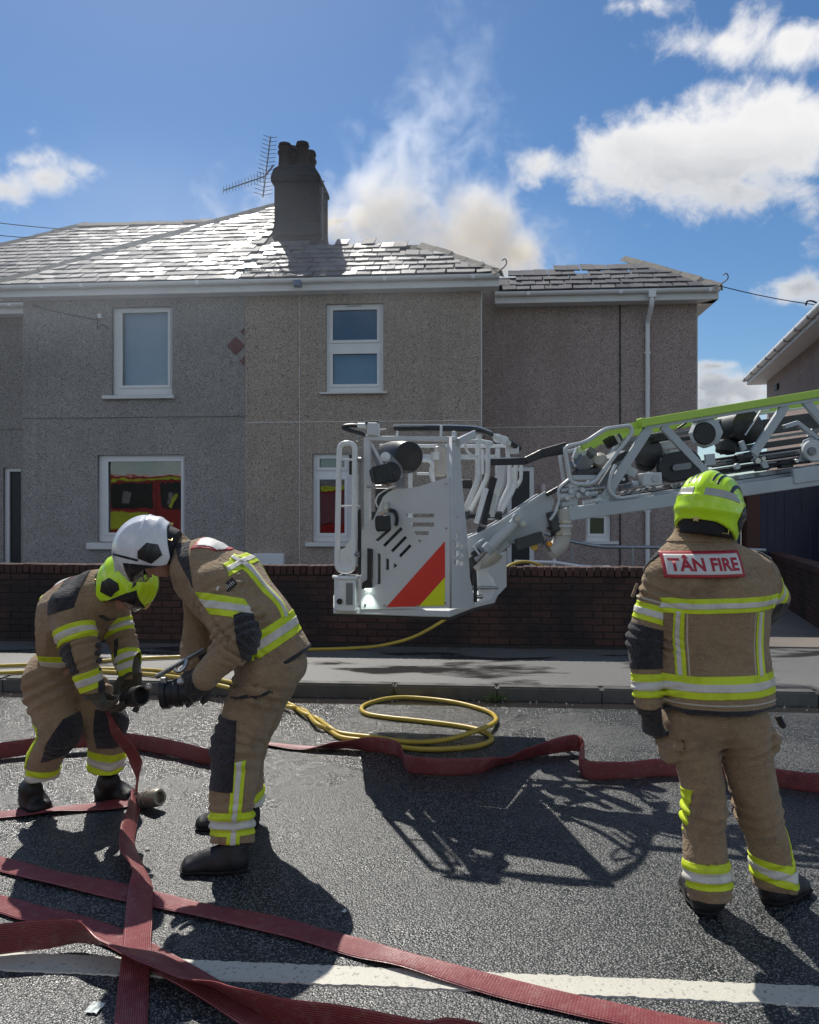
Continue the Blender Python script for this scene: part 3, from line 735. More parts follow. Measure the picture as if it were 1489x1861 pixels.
ow = MB(); ow.box((-30, VW_, HK - .02), (SU(-16, VW_), VW_ + .2, ZW)); ow.build('wall_run', M_BRICK, gw, True)
sw = empty('side_wall', (5.3, 10.4, HK), 'dark low brick wall beside the driveway running towards the blue gate', 'wall')
brick_wall(sw, (6.32, 13.9), (4.86, 8.9), HK - .02, .905, 170)
# driveway crossing slab
dv = MB(); dv.box((SU(1236, VW_) + .05, 9.0, HK - .003), (6.0, 14.2, HK + .012)); o = dv.build('driveway', simple('drive_concrete', (.20, .17, .145), .8, 0, .3, 2, .4, 50), None, True); tag(o, kind='structure')

M_NAVY = simple('navy_painted_boards', (.012, .022, .055), .5, 0, .2, 6, .2, 40)
gt_ = empty('driveway_gate', W(1430, 1010, 13.7).xy.to_3d() + Vector((0, 0, HK)), 'tall navy blue boarded gate closing the driveway between the houses', 'gate')
gx0 = (1379 - CX) / F * 13.7; gbm = MB(); gbm.box((0, 0, 0), (.142, .03, 1.95)); bme = gbm.mesh('board'); bme.materials.append(M_NAVY)
for i in range(-6, 14):
    if i in (-1, -2): continue
    inst('board', bme, Matrix.Translation((gx0 + i * .150, 13.7 + random.gauss(0, .003), HK + .05 + random.gauss(0, .004))), gt_)
gf = MB(); gf.box((gx0, 13.732, HK + .3), (gx0 + 2.1, 13.77, HK + .42)); gf.box((gx0, 13.732, HK + 1.5), (gx0 + 2.1, 13.77, HK + 1.62)); gf.box((gx0 - .01, 13.66, HK + 1.99), (gx0 + 2.11, 13.78, HK + 2.05))
gf.build('frame', M_NAVY, gt_)
pr = empty('gate_pier', (gx0 - .13, 13.7, HK), 'narrow reddish brick pier at the left edge of the navy gate', 'pier')
MB().box((gx0 - .24, 13.6, HK), (gx0 - .02, 13.84, HK + 2.05)).build('shaft', M_BRICK, pr); MB().box((gx0 - .27, 13.57, HK + 2.052), (gx0 + .01, 13.87, HK + 2.12)).build('cap', M_KERB, pr, bevel=.01)

# neighbour house, side on
P1 = Vector((8.70, 20.5, 0)); P2 = Vector((6.62, 12.3, 0)); dn = (P2 - P1).normalized(); nn = Vector((-dn.y, dn.x, 0))     # nn points away from its wall (to us, left)
if nn.x > 0: nn = -nn
zn = EYE + (930.5 - 690) / F * 20.5
nb = empty('house', P1.lerp(P2, .5) - nn * 2 + Vector((0, 0, HK)), 'neighbouring house at the right edge with white eaves and an open window', 'house')
fr_ = nn.cross(Vector((0, 0, 1)))
Mn = Matrix((dn.to_4d(), (-nn).to_4d(), Vector((0, 0, 1, 0)), P1.to_4d())).transposed(); Mn[3] = (0, 0, 0, 1)
Mn = Matrix.LocRotScale(P1, Matrix((dn, -nn, Vector((0, 0, 1)))).transposed().to_quaternion(), None)
Ln = (P2 - P1).length
def nbox(mb, lo, hi):
    x0, y0, z0 = lo; x1, y1, z1 = hi
    return mb.add([Mn @ Vector(p) for p in ((x0,y0,z0),(x1,y0,z0),(x1,y1,z0),(x0,y1,z0),(x0,y0,z1),(x1,y0,z1),(x1,y1,z1),(x0,y1,z1))], [(0,3,2,1),(4,5,6,7),(0,1,5,4),(1,2,6,5),(2,3,7,6),(3,0,4,7)])
nbox(MB(), (.45, .45, HK), (Ln, 6, zn - .12)).build('wall', M_PURP, nb)
nbox(MB(), (0, .05, zn - .14), (Ln + .4, .09, zn + .04)).build('fascia', M_TRIM, nb); nbox(MB(), (0, .092, zn - .14), (Ln + .4, .447, zn - .122)).build('soffit', M_TRIM, nb)
nbox(MB(), (0.0, .052, zn - .145), (.04, .6, zn + .05)).build('fascia', M_TRIM, nb)
g = MB(); g.tube([Mn @ Vector((-.04, 0, zn)), Mn @ Vector((Ln + .4, 0, zn))], .065, 10); go = g.build('gutter_channel', M_UPVC, nb, smooth=True)
bk = MB(); nbox(bk, (-.025, -.075, -.075), (.025, .04, .03))
for i in range(9):
    x = .3 + i * .95; bb = MB(); nbox(bb, (x - .012, -.069, zn - .070), (x + .012, .046, zn + .005)); bb.build('gutter_bracket', M_ALU, go)
rm = MB(); rm.add([Mn @ Vector(p) for p in ((-.1, -.05, zn + .05), (Ln + .5, -.05, zn + .05), (Ln + .5, 4.2, zn + 3.0), (4.2, 4.2, zn + 3.0), (-.1, -.05, zn - .01), (Ln + .5, -.05, zn - .01))], [(0, 1, 2, 3), (4, 5, 1, 0)])
rm.build('roof', M_SLATE2, nb)
hpi = MB(); hpi.tube(spline([Mn @ Vector(q) for q in ((.85 * Ln + .1, .1, zn + .05), (.85 * Ln, .0, zn + .17), (.85 * Ln - .1, -.08, zn + .21), (.85 * Ln - .15, -.1, zn + .15))], 5), .016, 7); hpi.build('hip_iron', M_BLACK, nb, smooth=True)
vt = MB(); nbox(vt, (.45 + 1.2, .40, zn - .55), (.45 + 1.5, .448, zn - .42)); vt.build('wall_vent', M_BLACK, nb)
# open casement on its side wall
wx = Ln - 1.35; wz0, wz1 = zn - 2.05, zn - .62; fm = MB()
for lo, hi in (((wx, .40, wz0), (wx + .07, .449, wz1)), ((wx + .93, .40, wz0), (wx + 1.0, .449, wz1)), ((wx + .07, .40, wz0), (wx + .93, .449, wz0 + .07)), ((wx + .07, .40, wz1 - .07), (wx + .93, .449, wz1))): nbox(fm, lo, hi)
wf = fm.build('window', M_UPVC, nb); pn = MB(); nbox(pn, (wx + .07, .425, wz0 + .07), (wx + .93, .440, wz1 - .07)); pn.build('pane', M_DOOR, wf)
cs = MB()
def cas(lo, hi):
    q = MB(); nbox(q, lo, hi); h = Mn @ Vector((wx, .40, wz1)); ax = Mn.to_3x3() @ Vector((1, 0, 0))
    Rm = Matrix.Translation(h) @ Matrix.Rotation(R(24), 4, ax) @ Matrix.Translation(-h); return [Rm @ v for v in q.v], q.f
for lo, hi in (((wx, .33, wz0), (wx + .08, .398, wz1)), ((wx + .92, .33, wz0), (wx + 1.0, .398, wz1)), ((wx + .08, .33, wz0), (wx + .92, .398, wz0 + .08)), ((wx + .08, .33, wz1 - .08), (wx + .92, .398, wz1))): cs.add(*cas(lo, hi))
csn = cs.build('window', M_UPVC, nb, label='window casement swung open'); cp_ = MB(); cp_.add(*cas((wx + .08, .36, wz0 + .08), (wx + .92, .366, wz1 - .08))); cp_.build('pane', M_GLASS, csn)

# overhead wires
def wire(a, b, sag, label):
    a = Vector(a); b = Vector(b); pts = [a.lerp(b, t / 16) - Vector((0, 0, sag * 4 * (t / 16) * (1 - t / 16))) for t in range(17)]
    o = MB().tube(pts, .008, 6).build('overhead_wire', M_BLACK, None, smooth=True); tag(o, label, 'wire', 'overhead service wires')
wire(s2w(S(-300, 355, 12)), s2w(S(212, 421, 16.5)), .12, 'upper of two thin black wires crossing the sky left of the roofs')
wire(s2w(S(-300, 378, 12)), s2w(S(150, 436, 15.2)), .12, 'lower of two thin black wires crossing the sky left of the roofs')
wire(s2w(slope_pt(UE3 - .05, .05, VE2)), Mn @ Vector((.85 * Ln, .0, zn + .12)), .03, 'thin black wire strung between the brown house and the right-hand house')
wire(s2w(S(780, 452, 14.6)), s2w(S(905, 488, 12.8)), .05, 'thin wire sagging over the burnt right end of the main roof')

# handrail in the front garden
M_GALV = simple('galvanised_tube', (.34, .36, .38), .4, .7, .1, 5)
hr = empty('handrail', s2w((3.4, 11.2, HK)), 'grey tubular handrail in front of the small ground-floor window', 'handrail')
m = MB(); m.tube(rounded([W(985, 968, 11.6), W(1035, 983, 11.5), W(1092, 994, 11.2), W(1215, 995, 11.0), W(1392, 1000, 10.9)], .12), .026, 10); m.build('rail', M_GALV, hr, smooth=True)
for px, z in ((1040, 11.5), (1150, 11.1), (1300, 11.0)):
    p = W(px, 995, z); MB().tube([p, (p.x, p.y, HK - .05)], .022, 8).build('post', M_GALV, hr, smooth=True)
hr2 = empty('handrail', s2w((2.1, 10.4, HK)), 'low white rail just behind the wall coping right of the cage', 'handrail')
m = MB(); m.tube(rounded([W(935, 1020, 10.4), W(1010, 1022, 10.4), W(1060, 1030, 10.2), W(1110, 1031, 10.2)], .1), .02, 8); m.build('rail', M_UPVC, hr2, smooth=True)
p = W(1008, 1022, 10.4); MB().tube([p - Vector((0, 0, .015)), (p.x, p.y, HK - .05)], .02, 8).build('post', M_UPVC, hr2); MB().tube([p + Vector((0, 0, .015)), p + Vector((0, 0, .35))], .02, 8).build('post', M_UPVC, hr2)

# weeds at the kerb, scraps of litter
M_WEED = simple('kerb_weed', (.07, .10, .025), .7, 0, .4, 20, rnd=.2)
M_DRYW = simple('dry_weed', (.26, .19, .09), .8, 0, .3, 20)
def weed(px, py, s, label, m):
    p = G(px, py); b = MB()
    for k in range(46):
        a = random.uniform(0, 6.28); r_ = random.uniform(0, .5) * s; q = p + Vector((math.cos(a) * r_ * 1.6, math.sin(a) * r_ * .3, 0)); h = random.uniform(.25, 1) * s * .55; ln = Vector((random.gauss(0, .4) * s, random.gauss(-.05, .2) * s, h)); w = Vector((.004, .002, 0)) * (1 + s)
        b.add([q - w, q + w, q + ln * .55 + w * .9, q + ln, q + ln * .5 - w], [(0, 1, 2, 4), (4, 2, 3)])
    o = b.build('weed', m, None, recalc=False); tag(o, label, 'weed', 'weeds along the kerb')
weed(917, 1268, .22, 'straggly weed with dry stems growing at the kerb right of the yellow hose loop', M_DRYW)
weed(905, 1274, .15, 'low green weed spreading into the gutter right of the hose loop', M_WEED)
weed(722, 1266, .12, 'small green weed at a kerb joint above the yellow hose loop', M_WEED)
weed(1396, 1278, .12, 'small green weed at the kerb just right of the standing firefighter', M_WEED)
M_PAPER = simple('pale_paper', (.62, .66, .62), .6, 0, .1, 30)
def scrap(px, py, w, h, a, label):
    p = G(px, py); vs = []; fs = []
    for i in range(5):
        for j in range(4):
            x = (i / 4 - .5) * w; y = (j / 3 - .5) * h + random.gauss(0, .002)
            vs.append(p + Vector((x * math.cos(a) - y * math.sin(a), x * math.sin(a) + y * math.cos(a), .006 + random.uniform(0, .007))))
    for i in range(4):
        for j in range(3): k = i * 4 + j; fs.append((k, k + 4, k + 5, k + 1))
    b = MB(); b.add(vs, fs); o = b.build('paper_scrap', M_PAPER, None, recalc=False)
    md = o.modifiers.new('t', 'SOLIDIFY'); md.thickness = .002; tag(o, label, 'litter')
scrap(173, 1836, .042, .05, -.2, 'crumpled pale paper scrap on the asphalt left of the hoses')
scrap(268, 1545, .02, .014, .4, 'tiny white paper scrap in the shadow beneath the left firefighter')
scrap(626, 1660, .016, .014, .9, 'tiny pale scrap in the shadow right of the officer')
st = MB()
for k in range(150):                                        # grit washed along the kerb
    u = random.uniform(-5, 5); v = VK - abs(random.gauss(0, .12)) - .01; r_ = random.uniform(.004, .012); z = 0 if v < VK - .28 else -.006
    st.add([(u + r_, v, z), (u, v + r_, z), (u - r_, v, z), (u, v - r_, z), (u, v, z + r_ * 1.1)], [(0, 1, 4), (1, 2, 4), (2, 3, 4), (3, 0, 4)])
o = st.build('grit', simple('pale_grit', (.30, .28, .24), .8), None, True); tag(o, 'pale grit washed along the kerb channel', 'grit', kind='stuff')

# fire engine parked on the far side of the road behind the viewer: the windows mirror it
M_RED = simple('fire_engine_red', (.26, .016, .018), .3, 0, .05, 2, coat=.4)
M_FYEL = simple('fluorescent_yellow_panel', (.40, .45, .03), .45, 0, .05, 3)
M_TYRE = simple('tyre_rubber', (.02, .02, .02), .8)
M_BP0 = simple('engine_black_trim', (.014, .014, .015), .5)
M_TINT = simple('tinted_cab_glass', (.012, .014, .018), .08)
fe = empty('fire_engine', (-8, -3.6, 0), 'red fire engine with yellow chequers parked across the road, mirrored in the windows', 'fire engine', None, True)
y0, y1 = -4.9, -2.75
cabp = [(-14.2, .55), (-8.15, .55), (-8.05, 1.5), (-8.45, 2.75), (-8.9, 3.02), (-14.2, 3.02)]
MB().prism([(u, y0, z) for u, z in cabp], (0, y1 - y0, 0)).build('cab', M_RED, fe, True, bevel=.05)
MB().box((-8.0, y0, .55), (-1.6, y1, 2.5)).build('body', M_RED, fe, True, bevel=.03)
for a, b in ((-13.9, -12.2), (-11.9, -10.75), (-10.55, -8.75)):
    MB().prism([(a + .08, y1 + .004, 1.75), (b, y1 + .004, 1.75), (b - (.28 if b > -9 else .02), y1 + .004, 2.72), (a + (.28 if a > -11 else .02), y1 + .004, 2.72)], (0, .012, 0)).build('window', M_TINT, fe, True)
for i, (a, b, c, d) in enumerate(((-14.1, -12.4, .95, 1.6), (-10.55, -8.5, .95, 1.6), (-7.9, -6.2, .7, 1.15), (-4.6, -2.9, .7, 1.15))): MB().box((a, y1 + .003, c), (b, y1 + .012, d)).build('reflective_panel', M_FYEL, fe, True)
MB().box((-7.95, y1 + .003, 2.42), (-1.65, y1 + .012, 2.6)).build('reflective_panel', M_FYEL, fe, True)
for k in range(3):
    sh = MB().box((-7.85 + k * 2.08, y1 + .003, 1.2), (-5.9 + k * 2.08, y1 + .02, 2.35)).build('locker_shutter', simple('shutter_maroon', (.16, .05, .07), .5), fe, True)
MB().box((-10.3, y1 - .3, 3.025), (-9.2, y1 - .02, 3.2)).build('light_bar', simple('blue_lens', (.02, .05, .35), .2), fe, True, bevel=.03)
for u in (-9.3, -6.0, -2.9):
    wl = MB().lathe((u, y1 - .32, .5), (0, 1, 0), [(0, .3), (.02, .48), (.28, .5), (.31, .42)], 28).build('wheel', M_TYRE, fe, True, smooth=True)
    MB().lathe((u, y1 - .008, .5), (0, 1, 0), [(0, .3), (.02, .26), (.03, .1)], 24).build('rim', M_GALV, wl, True, smooth=True)
for u_ in (-12.05, -10.65): MB().box((u_ - .012, y1 + .003, .6), (u_ + .012, y1 + .008, 2.9)).build('door_seam', M_BP0, fe, True)
for (a, b, c, d) in ((-11.6, -11.35, 1.95, 2.35), (-13.4, -13.1, 1.95, 2.4), (-9.9, -9.6, 1.9, 2.35)): MB().box((a, y1 + .017, c), (b, y1 + .021, d)).build('headrest', simple('seat_grey', (.16, .16, .17), .7), fe, True, bevel=.01)
MB().prism([(-11.55, y1 + .022, 1.8), (-11.38, y1 + .022, 1.8), (-11.2, y1 + .022, 2.3), (-11.32, y1 + .022, 2.3)], (0, .003, 0)).build('seat_belt', M_FYEL, fe, True)
MB().box((-8.6, y1 + .02, 1.9), (-8.3, y1 + .28, 2.5)).build('door_mirror', M_BP0, fe, True, bevel=.04); MB().box((-10.9, y1 + .003, 1.45), (-10.7, y1 + .03, 1.52)).build('door_handle', M_BP0, fe, True)
MB().box((-14.1, y1 + .003, .62), (-8.3, y1 + .02, .78)).build('step_rail', M_GALV, fe, True); MB().box((-14.0, y1 + .003, 2.8), (-9.1, y1 + .008, 2.9)).build('cab_stripe', M_FYEL, fe, True)
MB().box((-7.7, -4.6, 2.52), (-1.2, -3.2, 2.95)).build('ladder_stack', M_GALV, fe, True, bevel=.04)
# ================================================================== RESCUE CAGE AND AERIAL LADDER
M_GP = simple('light_grey_metal_paint', (.60, .62, .63), .38, 0, .13, 3.5, .08, 25)
M_WT = simple('pale_tube_paint', (.74, .76, .76), .30, 0, .06, 8)
M_GL = simple('ladder_grey_paint', (.44, .49, .515), .4, 0, .12, 5, .06, 40); M_WL = simple('ladder_tube_paint', (.55, .59, .60), .34, 0, .1, 8)
M_BP = simple('black_plastic', (.014, .015, .017), .45, 0, .2, 12, .12, 60)
M_PAD = simple('black_rail_padding', (.022, .024, .027), .42, 0, .2, 12, .2, 60)
M_STL = simple('bare_steel', (.42, .42, .41), .3, .85, .2, 12)
M_DKM = simple('dark_greased_metal', (.055, .058, .062), .42, .4, .35, 9, .2, 30)
M_MIDG = simple('mid_grey_metal', (.20, .215, .23), .4, .3, .15, 7)
M_LIME = simple('lime_rail_paint', (.46, .68, .09), .4, 0, .06, 4)
M_RREF = simple('red_reflective_sheet', (.70, .04, .03), .35, 0, .08, 7)
M_YREF = simple('yellow_reflective_sheet', (.74, .80, .015), .35, 0, .05, 7)
M_CREAM = simple('cream_housing', (.48, .46, .41), .4, 0, .08, 8)
M_ORN = simple('orange_lens', (.75, .28, .02), .25)
M_YBRK = simple('yellow_bracket_paint', (.62, .40, .04), .4)

cage = empty('rescue_cage', W(745, 1108, 5.6), 'light grey rescue cage with red and yellow corner stripe hanging at the ladder tip', 'rescue cage')
KX = -.244
def N(px, py, out=0.0):
    """point on the cage's near side panel (out = towards the viewer)"""
    k = (px - CX) / F; Z = 5.1078 / (1 - KX * k * 1.0) if False else 5.1078 / (1 + .244 * k)
    p = W(px, py, Z); return p + NN * out
NX = Vector((1, KX, 0)).normalized(); NN = Vector((KX, -1, 0)).normalized(); NO = Vector((-.378, 5.2, 0))
MN = Matrix.LocRotScale(NO, Matrix((NX, Vector((0, 0, 1)), NN)).transposed().to_quaternion(), None)
def n2(px, py): p = N(px, py) - NO; return (p.dot(NX), p.z)
c2 = lambda x, y: (590 + x / 5.956, 920 + y / 5.956)         # enlarged-view coordinates used when measuring
c4 = lambda x, y: (800 + x / 5.956, 920 + y / 5.956)
c3 = lambda x, y: (800 + x / 6.204, 750 + y / 6.204)
c1 = lambda x, y: (590 + x / 5.956, 750 + y / 5.956)
c5 = lambda x, y: (1000 + x / 5.956, 750 + y / 5.956)
c6 = lambda x, y: (1239 + x / 5.956, 690 + y / 5.956)
def bar2(a, b, w):                                           # slot between two points, in crop units
    a = Vector(a); b = Vector(b); d = (b - a).normalized(); q = Vector((-d.y, d.x)) * w / 2
    return [tuple(a + q), tuple(b + q), tuple(b - q), tuple(a - q)]
outer = [(657, 1107), (818, 1105), (818, 867), (800, 872), (783, 877.5), (758, 885), (738, 888), (722, 888.5), (707, 894), (697, 903), (680, 943), (658, 965)]
sl = [[(880,80),(1190,80),(1190,122),(900,122)], [(925,175),(1190,175),(1190,220),(945,220)], [(970,270),(1130,270),(1130,312),(990,312)], [(1010,365),(1056,365),(1035,400)],
      bar2((562,378),(715,242),36), bar2((645,430),(840,235),36), bar2((730,490),(885,330),36), bar2((815,545),(935,420),36),
      [(482,450),(530,465),(530,800),(482,800)], [(580,503),(612,520),(612,840),(574,845)], [(668,558),(703,575),(703,690),(665,690)], [(752,612),(794,640),(752,678)]]
plate('side_panel', [n2(*p) for p in outer], [[n2(*c2(*q)) for q in s_] for s_ in sl], MN, .02, M_GP, cage)
def npoly(name, pts, out, th, m, par=cage):
    return MB().prism([N(*p, out) for p in pts], NN * th).build(name, m, par)
npoly('red_stripe', [c2(675,1090), c2(1307,380), c2(1309,765), c2(1025,1081)], .0112, .002, M_RREF)
npoly('yellow_stripe', [c2(1028,1081), c2(1309,768), c2(1305,1072)], .0112, .002, M_YREF)
bl = MB(); 
for q in ((665,1098),(810,1096),(812,960),(812,880),(700,1100),(760,1100)): bl.cyl(N(*q, .010), N(*q, .016), .007, 8)
bl.build('rivet', M_STL, cage); tag(bpy.data.objects['rivet'], kind='stuff')
# corner face turning away behind the right edge of the panel
CA = N(819, 1105); CDIR = Vector((.248, .50, 0)).normalized(); CN = Vector((CDIR.y, -CDIR.x, 0))
MC = Matrix.LocRotScale(Vector((CA.x, CA.y, 0)), Matrix((CDIR, Vector((0, 0, 1)), CN)).transposed().to_quaternion(), None)
def onC(px, py):
    k = (px - CX) / F; t = (k * CA.y - CA.x) / (CDIR.x - k * CDIR.y); Z = CA.y + CDIR.y * t; return t, EYE + (CY - py) / F * Z
ch_ = []
for r4 in ((148,395,195,445),(205,415,240,460),(143,485,195,540),(205,510,240,555),(140,580,190,635),(200,600,238,645),(150,110,176,150),(147,300,195,345),(150,200,176,240)):
    ch_.append([onC(*c4(*q)) for q in ((r4[0],r4[1]),(r4[2],r4[1]),(r4[2],r4[3]),(r4[0],r4[3]))])
cf = [onC(*p) for p in ((819, 1106), (863, 1103), (852, 1050), (848, 985), (838, 880), (833, 798), (819, 794))]
plate('corner_panel', cf, ch_, MC, .02, M_GP, cage)
# floor tray
fl = [N(606, 1108), N(640, 1109), N(818, 1108), W(863, 1104, 5.55), W(900, 1085, 5.85), W(905, 1070, 6.3), W(640, 1075, 6.45), W(606, 1092, 6.0)]
zf = N(660, 1109).z
MB().prism([(p.x, p.y, zf - .03) for p in fl], (0, 0, .045)).build('floor_tray', M_GP, cage, bevel=.008)
MB().prism([Vector((p.x, p.y + .03, zf - .05)) for p in fl], (0, 0, .018)).build('underside', M_DKM, cage)
# far side panel and rear panel give the cage its depth
fp = lambda px, py: W(px, py, 6.35)
MB().prism([fp(660, 1078), fp(800, 1078), fp(800, 1000), fp(660, 1000)], (0, .02, 0)).build('side_panel', M_GP, cage)
rp = MB(); rp.prism([W(896, 1012, 5.85), W(917, 1002, 5.95), W(917, 1066, 5.95), W(896, 1088, 5.85), W(880, 1095, 5.75), W(880, 1030, 5.75)], (.02, .015, 0)); rp.build('rear_panel', M_GP, cage, bevel=.003)
# front wall of dark equipment seen behind the left post
MB().prism([N(672, 1000, -.12), N(672, 886, -.12), N(700, 886, -.12), N(706, 900, -.12), N(690, 1000, -.12)], NN * -.05).build('control_cover', M_BP, cage, bevel=.01)
MB().prism([N(660, 1100, -.16), N(660, 930, -.16), N(706, 930, -.16), N(742, 975, -.16), N(742, 1100, -.16)], NN * -.02).build('slot_dark_sheet', M_BP, cage)  # black sheet added so the slots show a dark interior
# posts and top beam
def nbeam(name, a, b, w, d, m, out=-.03, par=cage, bev=.006):
    return MB().beam(N(*a, out), N(*b, out), w, d, NX if abs(a[0] - b[0]) < abs(a[1] - b[1]) else Vector((0, 0, 1))).build(name, m, par, bevel=bev)
nbeam('post', (666, 790), (666, 968), .043, .045, M_GP); nbeam('post', (817.5, 801), (817.5, 872), .040, .045, M_GP)
nbeam('post', (654, 812), (654, 1040), .012, .03, M_MIDG, -.02); nbeam('post', (653.5, 926), (653.5, 1045), .022, .012, M_BP, .0)
nbeam('top_beam', (664, 796), (828, 797), .030, .05, M_GP)
nbeam('brace', (674, 806), (697, 850), .018, .02, M_GP, -.02); nbeam('brace', (669, 808), (686, 850), .030, .015, M_MIDG, -.06)
# top left clamp and black bumper loop
MB().beam(N(668, 780, -.02), N(687, 780, -.02), .085, .07, Vector((0, 0, 1))).build('clamp_block', M_GP, cage, bevel=.008)
q = MB(); q.tube(spline([N(662, 776), N(645, 773), N(628, 774), N(625, 778), N(640, 783), N(655, 787), N(664, 790)], 5), .014, 9); q.tube([N(664, 768, -.02), N(686, 767, -.02)], .012, 7); q.build('bumper_loop', M_PAD, cage, smooth=True)
MB().cyl(N(651, 774), N(664, 774), .020, 14).build('clamp_collar', M_WT, cage, smooth=True)
MB().tube(rounded([N(688, 788), N(690, 780.5), N(702, 780)], .01), .005, 6).build('latch_pin', M_WT, cage)
MB().tube(spline([N(654, 792), N(651, 797), N(649, 801), N(654, 800)], 4), .007, 6).build('hook', M_STL, cage, smooth=True)
# padded top rail, bending away to the rear
rail = rounded([N(713, 777, -.05), N(800, 777, -.05), W(868, 780, 5.35), W(893, 790, 5.6)], .12, 6)
MB().tube(rail, .019, 12).build('padded_rail', M_PAD, cage, smooth=True)
MB().tube([p + Vector((0, 0, .021)) for p in rail], .006, 6).build('rail_highlight', M_WT, cage, smooth=True)  # pale line along the rail top paints in its sun highlight
MB().tube(rounded([W(893, 790, 5.6), W(905, 796, 5.7), W(920, 802, 5.85), W(944, 815, 6.05)], .05), .017, 10).build('padded_rail', M_WT, cage, smooth=True)
for a, b in ((904, 796), (914, 799)): MB().cyl(W(a, b, 5.69), W(a + 4, b + 2, 5.74), .032, 16).build('rail_collar', M_WT, cage, smooth=True)
MB().tube([W(926, 804, 5.9), W(944, 815, 6.05)], .022, 10).build('padded_rail', M_PAD, cage, smooth=True)
for px in (719.5, 799.5): nbeam('rail_bracket', (px, 771), (px - 1, 793), .016, .018, M_WT, -.05)
nbeam('rail_bracket', (823, 782), (823, 797), .028, .03, M_GP, -.05)
MB().beam(W(833, 803, 5.1), W(862, 788, 5.3), .05, .03, (0, 0, 1)).build('brace', M_GP, cage, bevel=.004)
# far top rails
MB().tube([W(690, 810, 6.3), W(925, 811, 6.3)], .013, 8).build('far_rail', M_WT, cage, smooth=True)
MB().beam(W(700, 830, 6.32), W(905, 831, 6.32), .04, .03, (0, 0, 1)).build('far_rail', M_GP, cage)
MB().tube(rounded([W(700, 870, 6.3), W(700, 836, 6.3), W(787, 836, 6.3), W(787, 875, 6.3)], .06), .019, 9).build('far_rail', M_WT, cage, smooth=True)
MB().tube([W(758, 861, 6.3), W(787, 861, 6.3)], .012, 8).build('far_rail', M_WT, cage, smooth=True)
for px in (746, 833, 905): MB().beam(W(px, 815, 6.3), W(px, 1070, 6.3), .035, .03, (1, 0, 0)).build('far_post', M_GP, cage)
# grab loop on the left
lp = rounded([N(620, 806, .03), N(648, 806, .03), N(646, 1037, .03), N(615, 1037, .03)], .055, 6, True)
MB().tube(lp, .0185, 12, True).build('grab_rail', M_WT, cage, smooth=True)
for a in (836, 920): MB().tube([N(619, a, .03), N(657, a, .03)], .007, 7).build('cross_bar', M_WT, cage, smooth=True)
npoly('infill_plate', [(624, 1036), (617, 1026), (618, 1000), (630, 995), (640, 979), (645, 979), (645, 1034)], .024, .008, M_WT)
npoly('infill_plate', [(632, 826), (644, 826), (644, 862), (632, 862)], -.05, .02, M_BP)
npoly('infill_plate', [(639, 862), (649, 862), (649, 980), (639, 980)], -.04, .02, M_GP)
MB().cyl(N(651, 836, .02), N(660, 836, .02), .018, 10).build('rail_clamp', M_MIDG, cage); MB().cyl(N(645, 1007, .03), N(656, 1007, .03), .018, 10).build('rail_clamp', M_MIDG, cage)
# white step box at the lower left
sb = [N(607, 1106, .0), N(622, 1107, .06), N(640, 1107, .065), N(650, 1107, .05), N(650, 1107, -.2), N(607, 1104, -.2)]
zt_ = N(630, 1050).z
step = MB().prism([(p.x, p.y, zf - .005) for p in sb], (0, 0, zt_ - zf)).build('step_box', M_WT, cage, bevel=.01)
MB().tube([(p.x, p.y, zt_ + .004) for p in sb], .013, 9, True).build('rim', M_WT, step, smooth=True)
MB().cyl(N(623.5, 1091, .066), N(623.5, 1091, .075), .019, 18).build('hole_dark_disc', M_BP, step)  # black disc painted for the dark inside of the open hole
npoly('grip_strip', [(635, 1058), (647, 1058), (647, 1097), (635, 1097)], .066, .003, M_MIDG, step)
# left floodlights, their brackets and cables
def lamp(px, py, Z, sx, sy, sz, rx, rz):
    M = Matrix.Translation(W(px, py, Z)) @ Matrix.Rotation(rz, 4, 'Z') @ Matrix.Rotation(rx, 4, 'Y')
    vs = [(-sx,-sy,-sz),(sx,-sy,-sz),(sx*.8,sy,-sz*.7),(-sx*.8,sy,-sz*.7),(-sx,-sy,sz),(sx,-sy,sz),(sx*.8,sy,sz*.7),(-sx*.8,sy,sz*.7)]
    b = MB(); b.add([M @ Vector(v) for v in vs], [(0,3,2,1),(4,5,6,7),(0,1,5,4),(1,2,6,5),(2,3,7,6),(3,0,4,7)])
    o = b.build('floodlight', M_BP, cage, bevel=.012)
    f = MB(); 
    for k in range(5): f.add([M @ Vector(v) for v in ((-sx*.7 + k*sx*.35, sy*.8, -sz*.6),(-sx*.62 + k*sx*.35, sy*.8, -sz*.6),(-sx*.62 + k*sx*.35, sy*1.25, -sz*.6),(-sx*.7 + k*sx*.35, sy*1.25, -sz*.6),(-sx*.7 + k*sx*.35, sy*.8, sz*.6),(-sx*.62 + k*sx*.35, sy*.8, sz*.6),(-sx*.62 + k*sx*.35, sy*1.25, sz*.6),(-sx*.7 + k*sx*.35, sy*1.25, sz*.6))], [(0,3,2,1),(4,5,6,7),(0,1,5,4),(1,2,6,5),(2,3,7,6),(3,0,4,7)])
    fo = f.build('cooling_fin', M_BP, o); tag(fo, kind='stuff'); return o
lamp(691, 862, 5.02, .062, .05, .062, R(-14), R(25)); lamp(695, 951, 5.0, .05, .05, .052, R(-4), R(12))
MB().lathe(W(706, 860, 5.12), (.5, -.8, .1), [(0, .05), (.01, .068), (.05, .068), (.06, .055)], 20).build('lamp_bezel', M_BP, cage, smooth=True)
MB().tube([N(669, 884.5, .03), N(697, 884, .03)], .009, 8).build('lamp_bracket', M_STL, cage, smooth=True)
